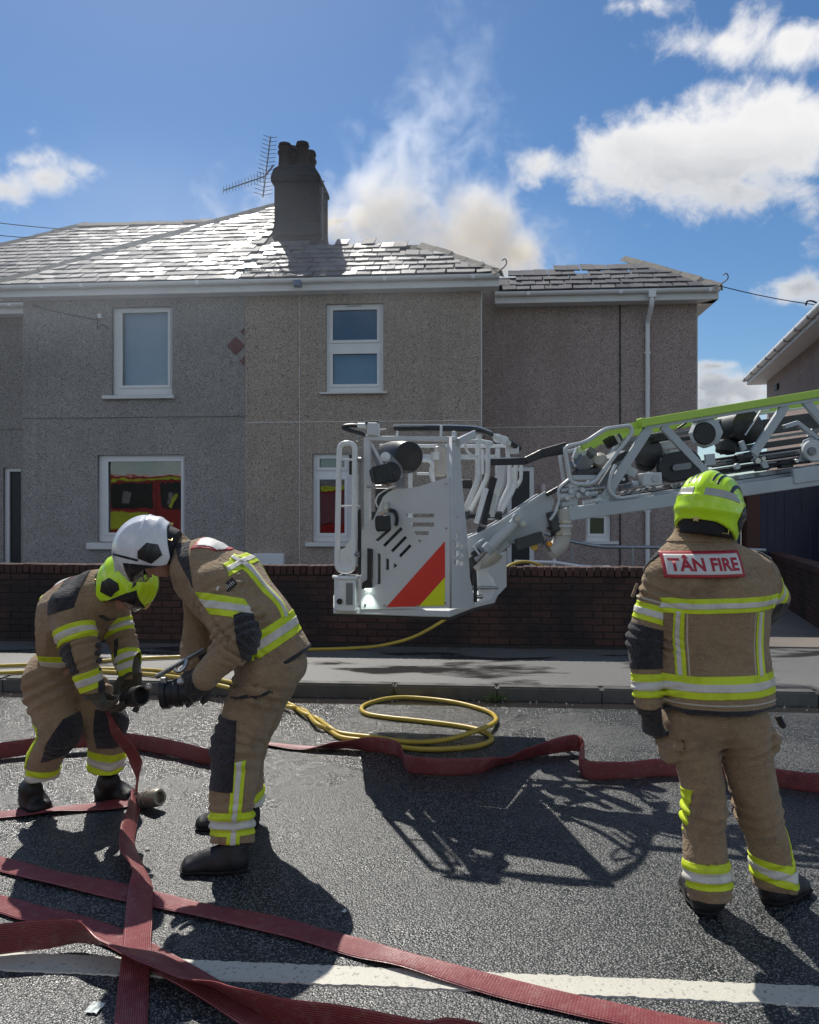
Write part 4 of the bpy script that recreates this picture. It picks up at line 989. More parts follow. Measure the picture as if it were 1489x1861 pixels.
kb = MB(); kb.beam(N(686, 876, .05), N(712, 880, .05), .02, .02); kb.beam(N(700, 866, .04), N(711, 884, .04), .014, .02); kb.beam(N(690, 935, .04), N(708, 928, .04), .016, .02); kb.cyl(N(704, 912, .03), N(704, 926, .03), .016, 10); kb.build('lamp_bracket', M_STL, cage)
tag(bpy.data.objects['lamp_bracket.001'], kind='stuff')
MB().tube(spline([N(721, 883, .02), N(706, 890, .04), N(692, 900, .05), N(687, 912, .05), N(690, 922, .04)], 6), .005, 7).build('cable', M_WT, cage, smooth=True)
MB().tube(spline([N(711, 927, .03), N(720, 930, .035), N(724, 942, .035), N(722, 955, .03)], 6), .013, 8).build('cable', M_BP, cage, smooth=True)
npoly('light_mount', [(671, 996), (678, 998), (678, 1068), (661, 1069), (662, 1058), (671, 1052)], .012, .03, M_BP)
# a small work light under that mount is on
wlb = N(671, 1069, .03)
lens = MB().cyl(wlb, wlb + Vector((0, 0, -.006)), .018, 14).build('lamp_lens', mat('lit_lens', lambda n: (n.b.inputs['Emission Color'].__setattr__('default_value', (.85, 1, .9, 1)), n.b.inputs['Emission Strength'].__setattr__('default_value', 6))), cage)
ll = bpy.data.lights.new('work_light', 'SPOT'); ll.energy = 1.6; ll.spot_size = R(75); ll.spot_blend = .8; ll.color = (.85, 1, .9); ll.shadow_soft_size = .015
lo = bpy.data.objects.new('work_light', ll); COL.objects.link(lo); lo.location = wlb + Vector((0, 0, -.012)) - NN * -.02
lo.rotation_euler = (Vector((0, 0, 1)) * 1.0 + NN * .30).to_track_quat('Z', 'Y').to_euler()
# big black drum with grey hub
d1 = W(704, 832, 5.75); d2 = W(744, 829, 5.35); dd = d2 - d1; L_ = dd.length
MB().lathe(d1, dd, [(0, .05), (.02, .085), (.05, .11), (L_ * .55, .122), (L_ - .05, .118), (L_, .10), (L_ + .01, .06)], 28).build('water_monitor', M_BP, cage, smooth=True)
MB().lathe(W(701, 831, 5.10), (0, -1, 0), [(0, .028), (.02, .033), (.04, .031), (.045, .02)], 20).build('hub_disc', M_WT, cage, smooth=True)
MB().tube([W(705, 832, 5.2), W(722, 848, 5.3), W(728, 862, 5.4)], .03, 10).build('monitor_bracket', M_MIDG, cage, smooth=True)
# cream container and electrical odds inside
MB().beam(W(801, 811, 5.45), W(801, 866, 5.45), .085, .10, (1, 0, 0)).build('container', M_CREAM, cage, bevel=.02); MB().cyl(W(791, 822, 5.38), W(791, 836, 5.38), .03, 12).build('container_handle', M_WT, cage, smooth=True)
MB().cyl(W(802, 806, 5.45), W(802, 812, 5.45), .03, 12).build('container_cap', M_CREAM, cage, smooth=True)
MB().tube(spline([W(786, 846, 5.4), W(783, 860, 5.4), W(789, 876, 5.4)], 5), .014, 8).build('hose_tail', M_WT, cage, smooth=True)
MB().beam(W(728, 862, 5.6), W(728, 887, 5.6), .07, .06, (1, 0, 0)).build('control_box', M_MIDG, cage, bevel=.006)
MB().beam(W(848, 872, 5.9), W(848, 888, 5.9), .08, .08, (1, 0, 0)).build('control_box', M_BP, cage, bevel=.01)
# rear gates of bent tube
def gate(name, pts, r, m): return MB().tube(rounded(pts, .05), r, 9).build(name, m, cage, smooth=True)
gate('gate_bar', [W(869, 790, 5.4), W(869, 873, 5.4), W(845, 928, 5.45)], .019, M_WT); gate('gate_bar', [W(887, 806, 5.5), W(887, 866, 5.5), W(855, 928, 5.5)], .017, M_WT)
gate('gate_bar', [W(869, 802, 5.42), W(893, 806, 5.6)], .018, M_WT); gate('gate_bar', [W(878, 816, 5.45), W(878, 862, 5.45)], .010, M_WT); gate('gate_bar', [W(884, 888, 5.45), W(866, 950, 5.4)], .018, M_WT)
gate('gate_bar', [W(843, 802, 5.3), W(868, 801, 5.35)], .012, M_WT); MB().tube(spline([W(845, 803, 5.3), W(849, 818, 5.3), W(857, 827, 5.32), W(868, 829, 5.36)], 6), .009, 8).build('handle', M_WT, cage, smooth=True)
gate('gas_strut', [W(898, 868, 5.6), W(892, 890, 5.6), W(877, 955, 5.5)], .026, M_BP)
gate('gate_bar', [W(926, 843, 6.0), W(926, 882, 6.0), W(903, 930, 5.9)], .017, M_WT); gate('gate_bar', [W(938, 843, 6.0), W(936, 885, 6.0), W(911, 932, 5.9)], .017, M_WT); gate('gate_bar', [W(948, 843, 6.0), W(947, 874, 6.0), W(938, 886, 6.0)], .014, M_WT); gate('gate_bar', [W(931, 850, 6.0), W(931, 884, 6.0), W(907, 931, 5.9)], .008, M_WT)
MB().prism([W(905, 840, 5.8), W(919, 842, 5.8), W(915, 880, 5.8), W(905, 905, 5.8), (W(896, 945, 5.8)), W(886, 945, 5.8), W(893, 900, 5.8)], (.02, .03, 0)).build('gate_plate', M_GP, cage)
MB().prism([W(893, 897, 5.65), W(903, 896, 5.65), W(899, 940, 5.65), W(887, 940, 5.65)], (0, .03, 0)).build('gate_plate', M_GP, cage)
MB().beam(W(927, 818, 6.0), W(943, 818, 6.0), .06, .04, (0, 0, 1)).build('rail_bracket', M_GP, cage, bevel=.004); MB().beam(W(922, 800, 6.0), W(924, 838, 6.0), .03, .03, (1, 0, 0)).build('rail_bracket', M_GP, cage)
for a, b, z in ((846, 936, 5.4), (905, 936, 5.85)):
    MB().cyl(W(a - 6, b, z), W(a + 7, b + 1, z), .035, 12).build('hinge', M_DKM, cage, smooth=True)
MB().beam(W(852, 938, 5.6), W(910, 938, 5.7), .03, .03, (0, 0, 1)).build('hinge_bar', M_DKM, cage)
MB().beam(W(880, 950, 5.7), W(870, 975, 5.6), .05, .05, (1, 0, 0)).build('pivot_block', M_DKM, cage, bevel=.01)
# lower rear mechanism
MB().prism([W(866, 1026, 5.5), W(874, 1028, 5.5), W(897, 1052, 5.55), W(903, 1068, 5.55), W(893, 1088, 5.5), W(872, 1098, 5.5), W(868, 1060, 5.5)], (.0, .02, 0)).build('pivot_bracket', M_WT, cage, bevel=.004)
MB().cyl(W(848, 1068, 5.4), W(905, 1068, 5.5), .012, 10).build('pivot_pin', M_STL, cage, smooth=True); MB().cyl(W(864, 1085, 5.42), W(878, 1084, 5.42), .014, 10).build('pivot_pin', M_STL, cage, smooth=True)
MB().tube([W(862, 1040, 5.4), W(864, 1065, 5.38), W(864, 1094, 5.38)], .013, 8).build('hydraulic_hose', M_BP, cage, smooth=True)
kb = MB(); kb.lathe(W(846, 1036, 5.45), (0, -1, 0), [(0, .05), (.05, .05), (.06, .03)], 14); kb.beam(W(852, 1015, 5.4), W(862, 1028, 5.4), .06, .06); kb.beam(W(858, 1010, 5.35), W(872, 1000, 5.35), .04, .04)
o = kb.build('valve_block', M_DKM, cage, bevel=.006); tag(o, kind='stuff')
MB().tube(rounded([W(860, 995, 5.3), W(882, 978, 5.3), W(860, 992, 5.28), W(872, 1008, 5.28)], .02), .008, 7).build('locking_pin', M_WT, cage, smooth=True)
MB().tube(rounded([W(818, 978, 5.06), W(824, 977, 5.06), W(836, 990, 5.08), W(832, 990, 5.08)], .01), .005, 6).build('locking_pin', M_WT, cage, smooth=True)
# pale elbow of the water pipe
MB().tube(spline([W(905, 1004, 5.55), W(896, 1014, 5.55), W(882, 1021, 5.55), W(866, 1024, 5.5)], 6), [.045] * 19, 14).build('water_elbow', M_CREAM, cage, smooth=True)
MB().beam(W(904, 990, 5.5), W(914, 1002, 5.5), .06, .07).build('elbow_flange', M_GP, cage, bevel=.006)

# ------------------------------------------------------------------ ladder
def LZ(px): return 5.25 + (px - 1031) / 458 * .35
def L(px, py, dz=0.0): return W(px, py, LZ(px) + dz)
def Lf(px, py, back=.75):                                    # same place on the far truss
    p = L(px, py); return p + Vector((0.10, back, 0))
lad = empty('aerial_ladder', W(1250, 900, 5.45), 'pale grey aerial ladder with lime green top rails reaching down from the right', 'aerial ladder')
dirL = (L(1489, 712) - L(1166, 770)).normalized()
XR = 1620                                                    # carries on past the frame
def on(pA, pB, px): return pA[1] + (pB[1] - pA[1]) * (px - pA[0]) / (pB[0] - pA[0])
ty = lambda px: 769 + (px - 1166) * (717 - 769) / (1477 - 1166)
# top rails (near and far)
MB().beam(L(1166, ty(1166)), L(XR, ty(XR)), .055, .06, (0, 0, 1)).build('top_rail', M_LIME, lad, bevel=.006)
MB().beam(L(1170, ty(1170) + 10, .005), L(XR, ty(XR) + 10, .005), .020, .045, (0, 0, 1)).build('rail_flange', M_GL, lad)
MB().beam(L(1165, 769) - dirL * .012, L(1169, 768), .066, .072, (0, 0, 1)).build('rail_end_cap', M_LIME, lad, bevel=.006)
MB().beam(Lf(1166, ty(1166)), Lf(XR, ty(XR)), .055, .05, (0, 0, 1)).build('top_rail', M_LIME, lad, bevel=.006)
bp = [L(1058, 812, .05), L(1082, 799, .05), L(1102, 787, .05), L(1166, 771, .05)]
bt = MB()
for a, b in zip(bp, bp[1:]): bt.beam(a, b + (b - a).normalized() * .006, .05, .05, (0, 0, 1))
bt.build('bent_rail', M_LIME, lad)
bpf = [p + Vector((.1, .65, 0)) for p in bp]; bt = MB()
for a, b in zip(bpf, bpf[1:]): bt.beam(a, b + (b - a).normalized() * .006, .05, .05, (0, 0, 1))
bt.build('bent_rail', M_LIME, lad)
# lower beams
low = lambda px: 935 + (px - 1031) * (877 - 935) / (1441 - 1031)
MB().beam(L(1031, low(1031)), L(XR, low(XR)), .090, .07, (0, 0, 1)).build('lower_beam', M_GL, lad, bevel=.008)
MB().beam(L(1441, 866, -.045), L(XR, 866 + (XR - 1441) * -.135, -.045), .105, .03, (0, 0, 1)).build('lower_beam', M_GL, lad, bevel=.006)
MB().beam(Lf(1040, low(1040)), Lf(XR, low(XR)), .090, .07, (0, 0, 1)).build('lower_beam', M_GL, lad, bevel=.008)
# diagonals
def diag(a, b, w, m=M_GL, far=True, t=.03):
    MB().beam(L(*a), L(*b), w, t, dirL).build('diagonal', m, lad, bevel=.005)
    if far: MB().beam(Lf(*a), Lf(*b), w, t, dirL).build('diagonal', M_MIDG, lad, bevel=.005)
diag((1180, 778), (1098, 905), .062); diag((1204, 774), (1283, 858), .055); diag((1428, 737), (1369, 826), .062, far=False); diag((1462, 727), (1525, 800), .062, far=False); diag((1590, 702), (1530, 800), .06)
MB().beam(L(1098, 905), L(1090, 918), .09, .03, dirL).build('gusset', M_GL, lad); MB().prism([L(1094, 918, .01), L(1108, 880, .01), L(1120, 880, .01), L(1118, 914, .01)], (0, .02, 0)).build('gusset', M_GL, lad)
MB().prism([L(1369, 812, -.005), L(1384, 812, -.005), L(1376, 838, -.005), L(1366, 838, -.005)], (0, .02, 0)).build('gusset', M_GL, lad)
# tubular end frame
ef = rounded([L(1026, 812, -.02), L(1064, 804, -.02), L(1101, 779, -.02), L(1146, 773, -.02), L(1150, 786, -.02), L(1082, 875, -.02), L(1070, 880, -.02), L(1037, 879, -.02)], .045, 5, True)
MB().tube(ef, .014, 10, True).build('end_frame', M_WL, lad, smooth=True)
MB().beam(L(1026, 812, .02), L(1038, 880, .02), .025, .02, dirL).build('end_frame_bar', M_GL, lad)
ef2 = [p + Vector((.08, .6, 0)) for p in ef]; MB().tube(ef2, .014, 8, True).build('end_frame', M_WL, lad, smooth=True)
MB().tube(spline([L(1119, 845, -.03), L(1110, 866, -.04), L(1107, 885, -.04), L(1113, 898, -.04), L(1128, 904.5, -.04), L(1160, 900, -.04)], 6), .012, 9).build('guide_tube', M_WL, lad, smooth=True)
# nested inner sections: rails, rungs, cables
def run(name, x0, y0, x1, y1, back, h, d, m, r=False):
    a = L(x0, y0) + Vector((.02, back, 0)); b = L(x1, y1) + Vector((.02, back, 0))
    if r: return MB().tube([a, b], h, 8).build(name, m, lad, smooth=True)
    return MB().beam(a, b, h, d, (0, 0, 1)).build(name, m, lad, bevel=.004)
sl_ = -.141
for (x0, y0, back, h, d, m) in ((1130, 905, .15, .045, .05, M_DKM), (1150, 880, .3, .03, .05, M_MIDG), (1210, 868, .22, .03, .03, M_DKM), (1290, 846, .12, .018, .03, M_MIDG), (1300, 838, .28, .05, .04, M_DKM), (1330, 816, .24, .045, .04, M_DKM), (1330, 802, .34, .022, .03, M_MIDG), (1335, 788, .4, .05, .04, M_DKM), (1340, 768, .5, .05, .04, M_DKM), (1325, 755, .30, .014, .02, M_WL), (1180, 800, .5, .03, .04, M_DKM), (1180, 786, .62, .028, .03, M_MIDG), (1385, 828, .10, .012, .02, M_WL), (1280, 876, .12, .03, .05, M_GL), (1090, 912, .10, .03, .06, M_GL)):
    run('inner_rail', x0, y0, XR, y0 + (XR - x0) * sl_, back, h, d, m)
for k, (x0, y0, bk_) in enumerate(((1120, 882, .06), (1125, 888, .09), (1290, 836, .05), (1292, 840, .05), (1294, 848, .05), (1300, 852, .06), (1385, 836, .05), (1385, 843, .06))):
    run('hoist_cable', x0, y0, XR, y0 + (XR - x0) * sl_, bk_, .006, 0, M_STL if k % 2 else M_BP, True)
for k in range(13):                                          # rungs across the inner section
    x = 1120 + k * 38; a = L(x, 893 + (x - 1120) * sl_ + 6) + Vector((0, .08, 0)); MB().tube([a, a + Vector((.06, .6, 0))], .017, 8).build('rung', M_MIDG, lad, smooth=True)
bed = MB(); bed.beam(L(1110, 912) + Vector((0, .38, -.02)), L(XR, 912 + (XR - 1110) * sl_) + Vector((0, .38, -.02)), .02, .55, (0, 0, 1)); bed.build('ladder_bed', M_DKM, lad)
# machinery
def disc(name, px, py, dz, r, th, m, par=lad, d=(0, -1, 0), n=26): return MB().lathe(L(px, py, dz), d, [(0, r * .9), (.008, r), (th - .008, r), (th, r * .9)], n).build(name, m, par, smooth=True)
disc('lamp_housing', 1278, 788, .10, .105, .10, M_GL, n=8); fl_ = disc('lamp_face', 1280, 788, -.002, .078, .012, M_BP)
MB().beam(L(1262, 765, .05), L(1292, 761, .05), .03, .06, (0, 0, 1)).build('lamp_bracket', M_GL, lad)
q = MB(); q.lathe(L(1318, 785, .42), (.25, -1, .05), [(0, .09), (.02, .125), (.26, .125), (.28, .10)], 24); q.build('cable_drum', M_BP, lad, smooth=True)
MB().beam(L(1322, 800, .2), L(1318, 825, .2), .12, .1, dirL).build('drum_bracket', M_BP, lad, bevel=.02)
# oval chain guide
ov = []
for k in range(40):
    a = 2 * math.pi * k / 40; x = (.060 if math.cos(a) > 0 else -.060) + .105 * math.cos(a); ov.append(L(1232, 848, .05) + dirL * x + dirL.cross(Vector((0, 1, 0))) * -1 * (.105 * math.sin(a)))
MB().prism(ov, (0, -.06, 0)).build('chain_guide', M_BP, lad, bevel=.012)
q = rounded([L(1222, 856, -.02), L(1222, 845, -.02), L(1256, 840, -.02), L(1256, 852, -.02)], .02, 4, True); MB().prism(q, (0, -.012, 0)).build('guide_bar', M_MIDG, lad)
disc('pulley', 1475, 820, .02, .078, .05, M_WL); disc('pulley_hub', 1475, 820, -.03, .03, .02, M_MIDG)
MB().prism([L(1452, 838, .03), L(1462, 800, .03), L(1486, 790, .03), L(1489, 840, .03)], (0, .02, 0)).build('pulley_plate', M_GL, lad)
MB().beam(L(1425, 776, .04), L(1450, 768, .04), .03, .04, (0, 0, 1)).build('link_arm', M_GL, lad, bevel=.004); MB().beam(L(1449, 769, .04), L(1486, 797, .04), .03, .04, (0, 0, 1)).build('link_arm', M_GL, lad, bevel=.004)
MB().beam(L(1164, 872, .0), L(1199, 870, .0), .088, .08, (0, 0, 1)).build('valve_housing', M_WL, lad, bevel=.008); disc('housing_cap', 1190, 870, -.035, .024, .02, M_GL)
MB().tube([L(1122, 882, .0), L(1160, 878, .0)], .008, 7).build('control_rod', M_STL, lad, smooth=True); MB().cyl(L(1148, 880, 0), L(1158, 879, 0), .022, 12).build('rod_collar', M_GL, lad, smooth=True)
MB().beam(L(1155, 862, .10), L(1135, 850, .10), .06, .03, dirL).build('bracket_plate', M_GL, lad)
MB().beam(L(1122, 873, .03), L(1140, 869, .03), .06, .05, (0, 0, 1)).build('sensor_box', M_BP, lad, bevel=.006); disc('sensor_lens', 1133, 871, .0, .012, .01, M_WL)
MB().prism([L(1195, 805, .2), L(1222, 800, .2), L(1240, 812, .2), L(1208, 816, .2)], (0, .2, .01)).build('deck_plate', M_WL, lad); MB().beam(L(1213, 821, .2), L(1235, 818, .2), .02, .06, (0, 0, 1)).build('deck_plate', M_WL, lad)
def coil(a, b, r, n, w, m, name='spring'):
    d = b - a; x, y = perp(d); pts = [a + d * (i / (n * 10)) + (x * math.cos(i * .6283) + y * math.sin(i * .6283)) * r for i in range(n * 10 + 1)]
    return MB().tube(pts, w, 6).build(name, m, lad, smooth=True)
coil(L(1182, 797, .12), L(1218, 791, .12), .032, 9, .006, M_DKM); coil(L(1338, 834, .02), L(1364, 829, .02), .028, 9, .006, M_DKM); coil(L(1078, 889, .02), L(1100, 886, .02), .022, 7, .006, M_STL)
disc('guide_roller', 1175, 822, .2, .10, .06, M_DKM); disc('guide_roller', 1172, 840, .25, .07, .06, M_DKM)
MB().beam(L(1282, 836, -.01), L(1299, 834, -.01), .075, .02, (0, 0, 1)).build('cover_plate', M_GL, lad); MB().beam(L(1347, 802, .02), L(1353, 818, .02), .035, .02, dirL).build('cover_plate', M_GL, lad)
MB().beam(L(1385, 838, .0), L(1394, 852, .0), .04, .02, dirL).build('cover_plate', M_GL, lad)
disc('roller', 1337, 848, .0, .022, .04, M_GL); disc('roller', 1374, 838, .0, .022, .04, M_STL); disc('roller', 1384, 834, .0, .016, .04, M_STL); disc('roller', 1443, 838, .0, .014, .05, M_STL)
MB().beam(L(1416, 845, .02), L(1438, 842, .02), .055, .05, (0, 0, 1)).build('solenoid', M_BP, lad, bevel=.005)
MB().tube(rounded([L(1372, 855, -.01), L(1398, 852, -.01), L(1401, 845, -.01), L(1412, 843, -.01), L(1470, 840, -.01), L(1486, 835, -.01)], .02), .009, 7).build('hydraulic_hose', M_BP, lad, smooth=True)
MB().tube(spline([L(1232, 779, .05), L(1245, 770, .04), L(1252, 763, .04), L(1262, 766, .04)], 5), .008, 7).build('hydraulic_hose', M_BP, lad, smooth=True)
MB().beam(L(1350, 745, .35), L(1372, 740, .35), .03, .1, (0, 0, 1)).build('cross_plate', M_WL, lad); MB().beam(L(1332, 752, .45), L(1390, 744, .45), .03, .12, (0, 0, 1)).build('cross_plate', M_WL, lad)
MB().beam(L(1338, 784, .5), L(1362, 778, .5), .05, .02, (0, 0, 1)).build('cross_plate', M_WL, lad)
run('inner_rail', 1355, 790, 1388, 740, .06, .012, .02, M_STL)
# head: lamp cube, black sleeve, pipes, elbow
q = L(1056, 843, .12); B = Matrix.Translation(q) @ Matrix.Rotation(R(32), 4, 'Y') @ Matrix.Rotation(R(20), 4, 'Z'); b = MB(); h = .052
b.add([B @ Vector(v) for v in ((-h,-h,-h),(h,-h,-h),(h,h,-h),(-h,h,-h),(-h,-h,h),(h,-h,h),(h,h,h),(-h,h,h))], [(0,3,2,1),(4,5,6,7),(0,1,5,4),(1,2,6,5),(2,3,7,6),(3,0,4,7)])
b.build('camera_box', M_MIDG, lad, bevel=.006); MB().beam(L(1044, 822, .12), L(1062, 830, .12), .03, .08).build('camera_bracket', M_GL, lad)
MB().lathe(L(1098, 805, .18), Vector((.85, -.2, .5)), [(0, .05), (.01, .056), (.11, .056), (.12, .04)], 20).build('nozzle_sleeve', M_BP, lad, smooth=True); MB().lathe(L(1120, 793, .14), Vector((.85, -.2, .5)), [(-.012, .058), (.012, .058)], 20).build('sleeve_ring', M_WL, lad, smooth=True)
MB().lathe(L(1090, 838, .2), (-.3, -1, 0), [(0, .045), (.03, .058), (.09, .05), (.12, .03)], 18).build('motor', M_CREAM, lad, smooth=True); MB().lathe(L(1078, 828, .16), (-.6, -.4, .5), [(0, .035), (.09, .035)], 16).build('motor', M_MIDG, lad, smooth=True)
MB().beam(L(1044, 862, .10), L(1090, 857, .10), .05, .12, (0, 0, 1)).build('head_base', M_DKM, lad, bevel=.01); MB().beam(L(1060, 858, .2), L(1130, 825, .3), .05, .14, (0, 0, 1)).build('head_base', M_DKM, lad, bevel=.01)
MB().beam(L(1040, 868, .05), L(1085, 868, .05), .03, .10, (0, 0, 1)).build('head_plate', M_GL, lad)
for (xa, ya, xb, yb, r_, m) in ((1018, 892, 1060, 889, .022, M_STL), (1016, 904, 1050, 900, .026, M_WL), (1020, 918, 1042, 915, .022, M_GL), (1048, 891, 1080, 888, .016, M_STL), (1055, 900, 1085, 896, .018, M_GL), (1060, 914, 1092, 908, .016, M_WL), (1044, 884, 1044, 922, .022, M_GL), (1036, 882, 1037, 925, .018, M_WL)):
    MB().cyl(L(xa, ya, -.01), L(xb, yb, -.01), r_, 14).build('valve_pipe', m, lad, smooth=True)
for (x, y) in ((1037, 893), (1050, 900), (1058, 891), (1030, 905), (1066, 897)): disc('valve_cap', x, y, -.03, .018, .03, M_WL, n=8)
MB().tube(spline([L(1034, 872, -.03), L(1022, 882, -.03), L(1015, 893, -.03), L(1016, 910, -.03), L(1010, 930, -.03), L(1000, 945, -.03)], 6), .010, 8).build('hydraulic_hose', M_WL, lad, smooth=True)
MB().tube(spline([L(1016, 905, .02), L(1014, 930, .02), L(1006, 950, .02), L(1004, 975, .02)], 6), .012, 8).build('hydraulic_hose', M_BP, lad, smooth=True)
MB().beam(L(1002, 930, .0), L(1010, 965, .0), .06, .06, dirL).build('swivel_block', M_DKM, lad, bevel=.008); MB().beam(L(1000, 955, .03), L(1020, 978, .03), .05, .05).build('swivel_block', M_DKM, lad, bevel=.006)
pe = [L(1023, 925, .02), L(1023, 950, .02), L(1023, 968, .02), L(1020, 985, .02), L(1010, 997, .02), L(1000, 1003, .02)]
MB().tube(spline(pe, 5), .056, 16).build('water_elbow', M_CREAM, lad, smooth=True)
for y in (948, 956, 970): MB().cyl(L(1023, y - 2, .02), L(1023, y + 2, .02), .066, 20).build('pipe_clamp', M_STL if y != 956 else M_WL, lad, smooth=True)
MB().prism([L(962, 988, .05), L(976, 988, .05), L(979, 995, .05), L(975, 1001, .05), L(969, 1001, .05), L(964, 994, .05)], (0, .02, 0)).build('lifting_eye', M_YBRK, lad, bevel=.004)
disc('marker_lamp', 998, 988, .0, .018, .03, M_ORN); MB().beam(L(990, 985, .03), L(1003, 998, .03), .05, .04, dirL).build('lamp_bracket', M_MIDG, lad)
MB().beam(L(985, 975, .06), L(940, 990, .06), .07, .05, (0, 0, 1)).build('knuckle_beam', M_DKM, lad)
# wedge arm that carries the cage, with its levelling cylinder
wp = [(847, 978), (875, 966), (904, 950), (930, 933), (960, 913), (991, 893), (1009, 908), (1000, 940), (984, 986), (948, 989), (920, 987), (885, 1003), (850, 1014)]
for dz in (.0, .62):
    MB().prism([W(x, y, 5.36 - (x - 847) / 170 * .10) + Vector((0.05 * (dz > 0), dz, 0)) for x, y in wp], (0, .035, 0)).build('lifting_arm', M_GL, lad, bevel=.004)
MB().beam(W(904, 952, 5.30), W(990, 895, 5.24), .008, .02, (0, 0, 1)).build('arm_rib', M_GL, lad)
MB().tube([W(946, 941, 5.22), W(889, 996, 5.26)], .036, 18).build('levelling_cylinder', M_WL, lad, smooth=True)
MB().tube([W(893, 992, 5.26), W(884, 1001, 5.265)], .044, 18).build('cylinder_gland', M_GL, lad, smooth=True); MB().tube([W(886, 999, 5.27), W(866, 1020, 5.29)], .016, 12).build('piston_rod', M_STL, lad, smooth=True)
for (x, y, r_) in ((941, 942, .034), (951, 952, .026)):
    p = W(x, y, 5.19); MB().lathe(p + Vector((0, .05, 0)), (0, -1, 0), [(0, r_), (.055, r_), (.06, r_ * .8)], 20).build('pivot_bolt', M_GL, lad, smooth=True); MB().lathe(p, (0, -1, 0), [(0, r_ * .5), (.02, r_ * .5)], 8).build('bolt_head', M_STL, lad)
MB().beam(W(905, 1000, 5.32), W(925, 985, 5.3), .07, .05).build('cylinder_mount', M_GL, lad, bevel=.005)
# black padded links between cage and ladder
def strap(pts, h, m=M_PAD):
    b = MB()
    for a, c in zip(pts, pts[1:]): b.beam(a, c + (c - a).normalized() * .004, h, .035, (0, 0, 1))
    return b.build('padded_link', m, lad, bevel=.006)
strap([W(892, 839, 5.35), W(955, 838, 5.3), W(985, 823, 5.3), W(1030, 810, 5.28)], .05); strap([W(960, 838, 5.55), W(985, 828, 5.5), W(1030, 821, 5.45)], .03)
strap([W(1034, 872, 5.24), W(1016, 887, 5.24), W(994, 899, 5.24)], .028)
for (a, b, c, d) in ((892, 833, 955, 832), (955, 832, 985, 817), (985, 817, 1030, 804)): MB().tube([W(a, b, 5.33), W(c, d, 5.29)], .005, 6).build('link_trim', M_WL, lad, smooth=True)
# distance marker on the green rail
tm = text_mesh('6.3', .052, .001, .0005); rx = dirL; rz = (Vector((0, 0, 1)) - dirL * dirL.z).normalized(); rn = rx.cross(rz)
c = L(1479.5, ty(1479.5) - .5); ny = -1 if rn.y < 0 else 1
tm.transform(basem(lad).inverted() @ Matrix.Translation(c + rn * ny * .0325) @ Matrix((rx, rz, rn * ny)).transposed().to_4x4()); tm.materials.append(M_BP)
link('distance_mark', tm, lad)
MB().beam(L(1466, ty(1466) - 5, -.0312), L(1466, ty(1466) + 6, -.0312), .005, .002, dirL).build('distance_line', M_BP, lad)
# ================================================================== HOSES
def m_hose(n):
    uv = n.new('ShaderNodeUVMap').outputs[0]; sp = n.new('ShaderNodeSeparateXYZ'); n.link(uv, sp.inputs[0])
    p = n.pos
    c = n.mix(n.noise(p, 5, 5, .6), (.180, .031, .035, 1), (.285, .062, .066, 1))
    c = n.mix(n.rng(n.noise(p, 26, 5, .65), .52, .70, 0, .65), c, (.29, .14, .125, 1))
    c = n.mix(n.rng(n.noise(p, 9, 4), .60, .74, 0, .6), c, (.075, .024, .026, 1))
    n.put(n.b.inputs['Base Color'], c); n.put(n.b.inputs['Roughness'], n.rng(n.noise(p, 7, 4), .3, .7, .31, .52))
    n.b.inputs['Specular IOR Level'].default_value = .5
    rib = n.math('SINE', n.math('MULTIPLY', sp.outputs[1], 2 * math.pi * 15))
    cord = n.math('SINE', n.math('MULTIPLY', sp.outputs[0], 2 * math.pi * 95))
    h = n.math('ADD', n.math('MULTIPLY', rib, .5), n.math('MULTIPLY', cord, .06)); h = n.math('ADD', h, n.math('MULTIPLY', n.noise(p, 14, 5), 3.0))
    n.put(n.b.inputs['Normal'], n.bump(h, .5, .004))
M_HOSE = mat('red_rubber_hose', m_hose)
M_YH = simple('yellow_hose_rubber', (.52, .37, .05), .42, 0, .18, 5, .15, 50)
M_COUP = simple('worn_coupling_metal', (.30, .27, .22), .42, .6, .3, 20, .3, 60)
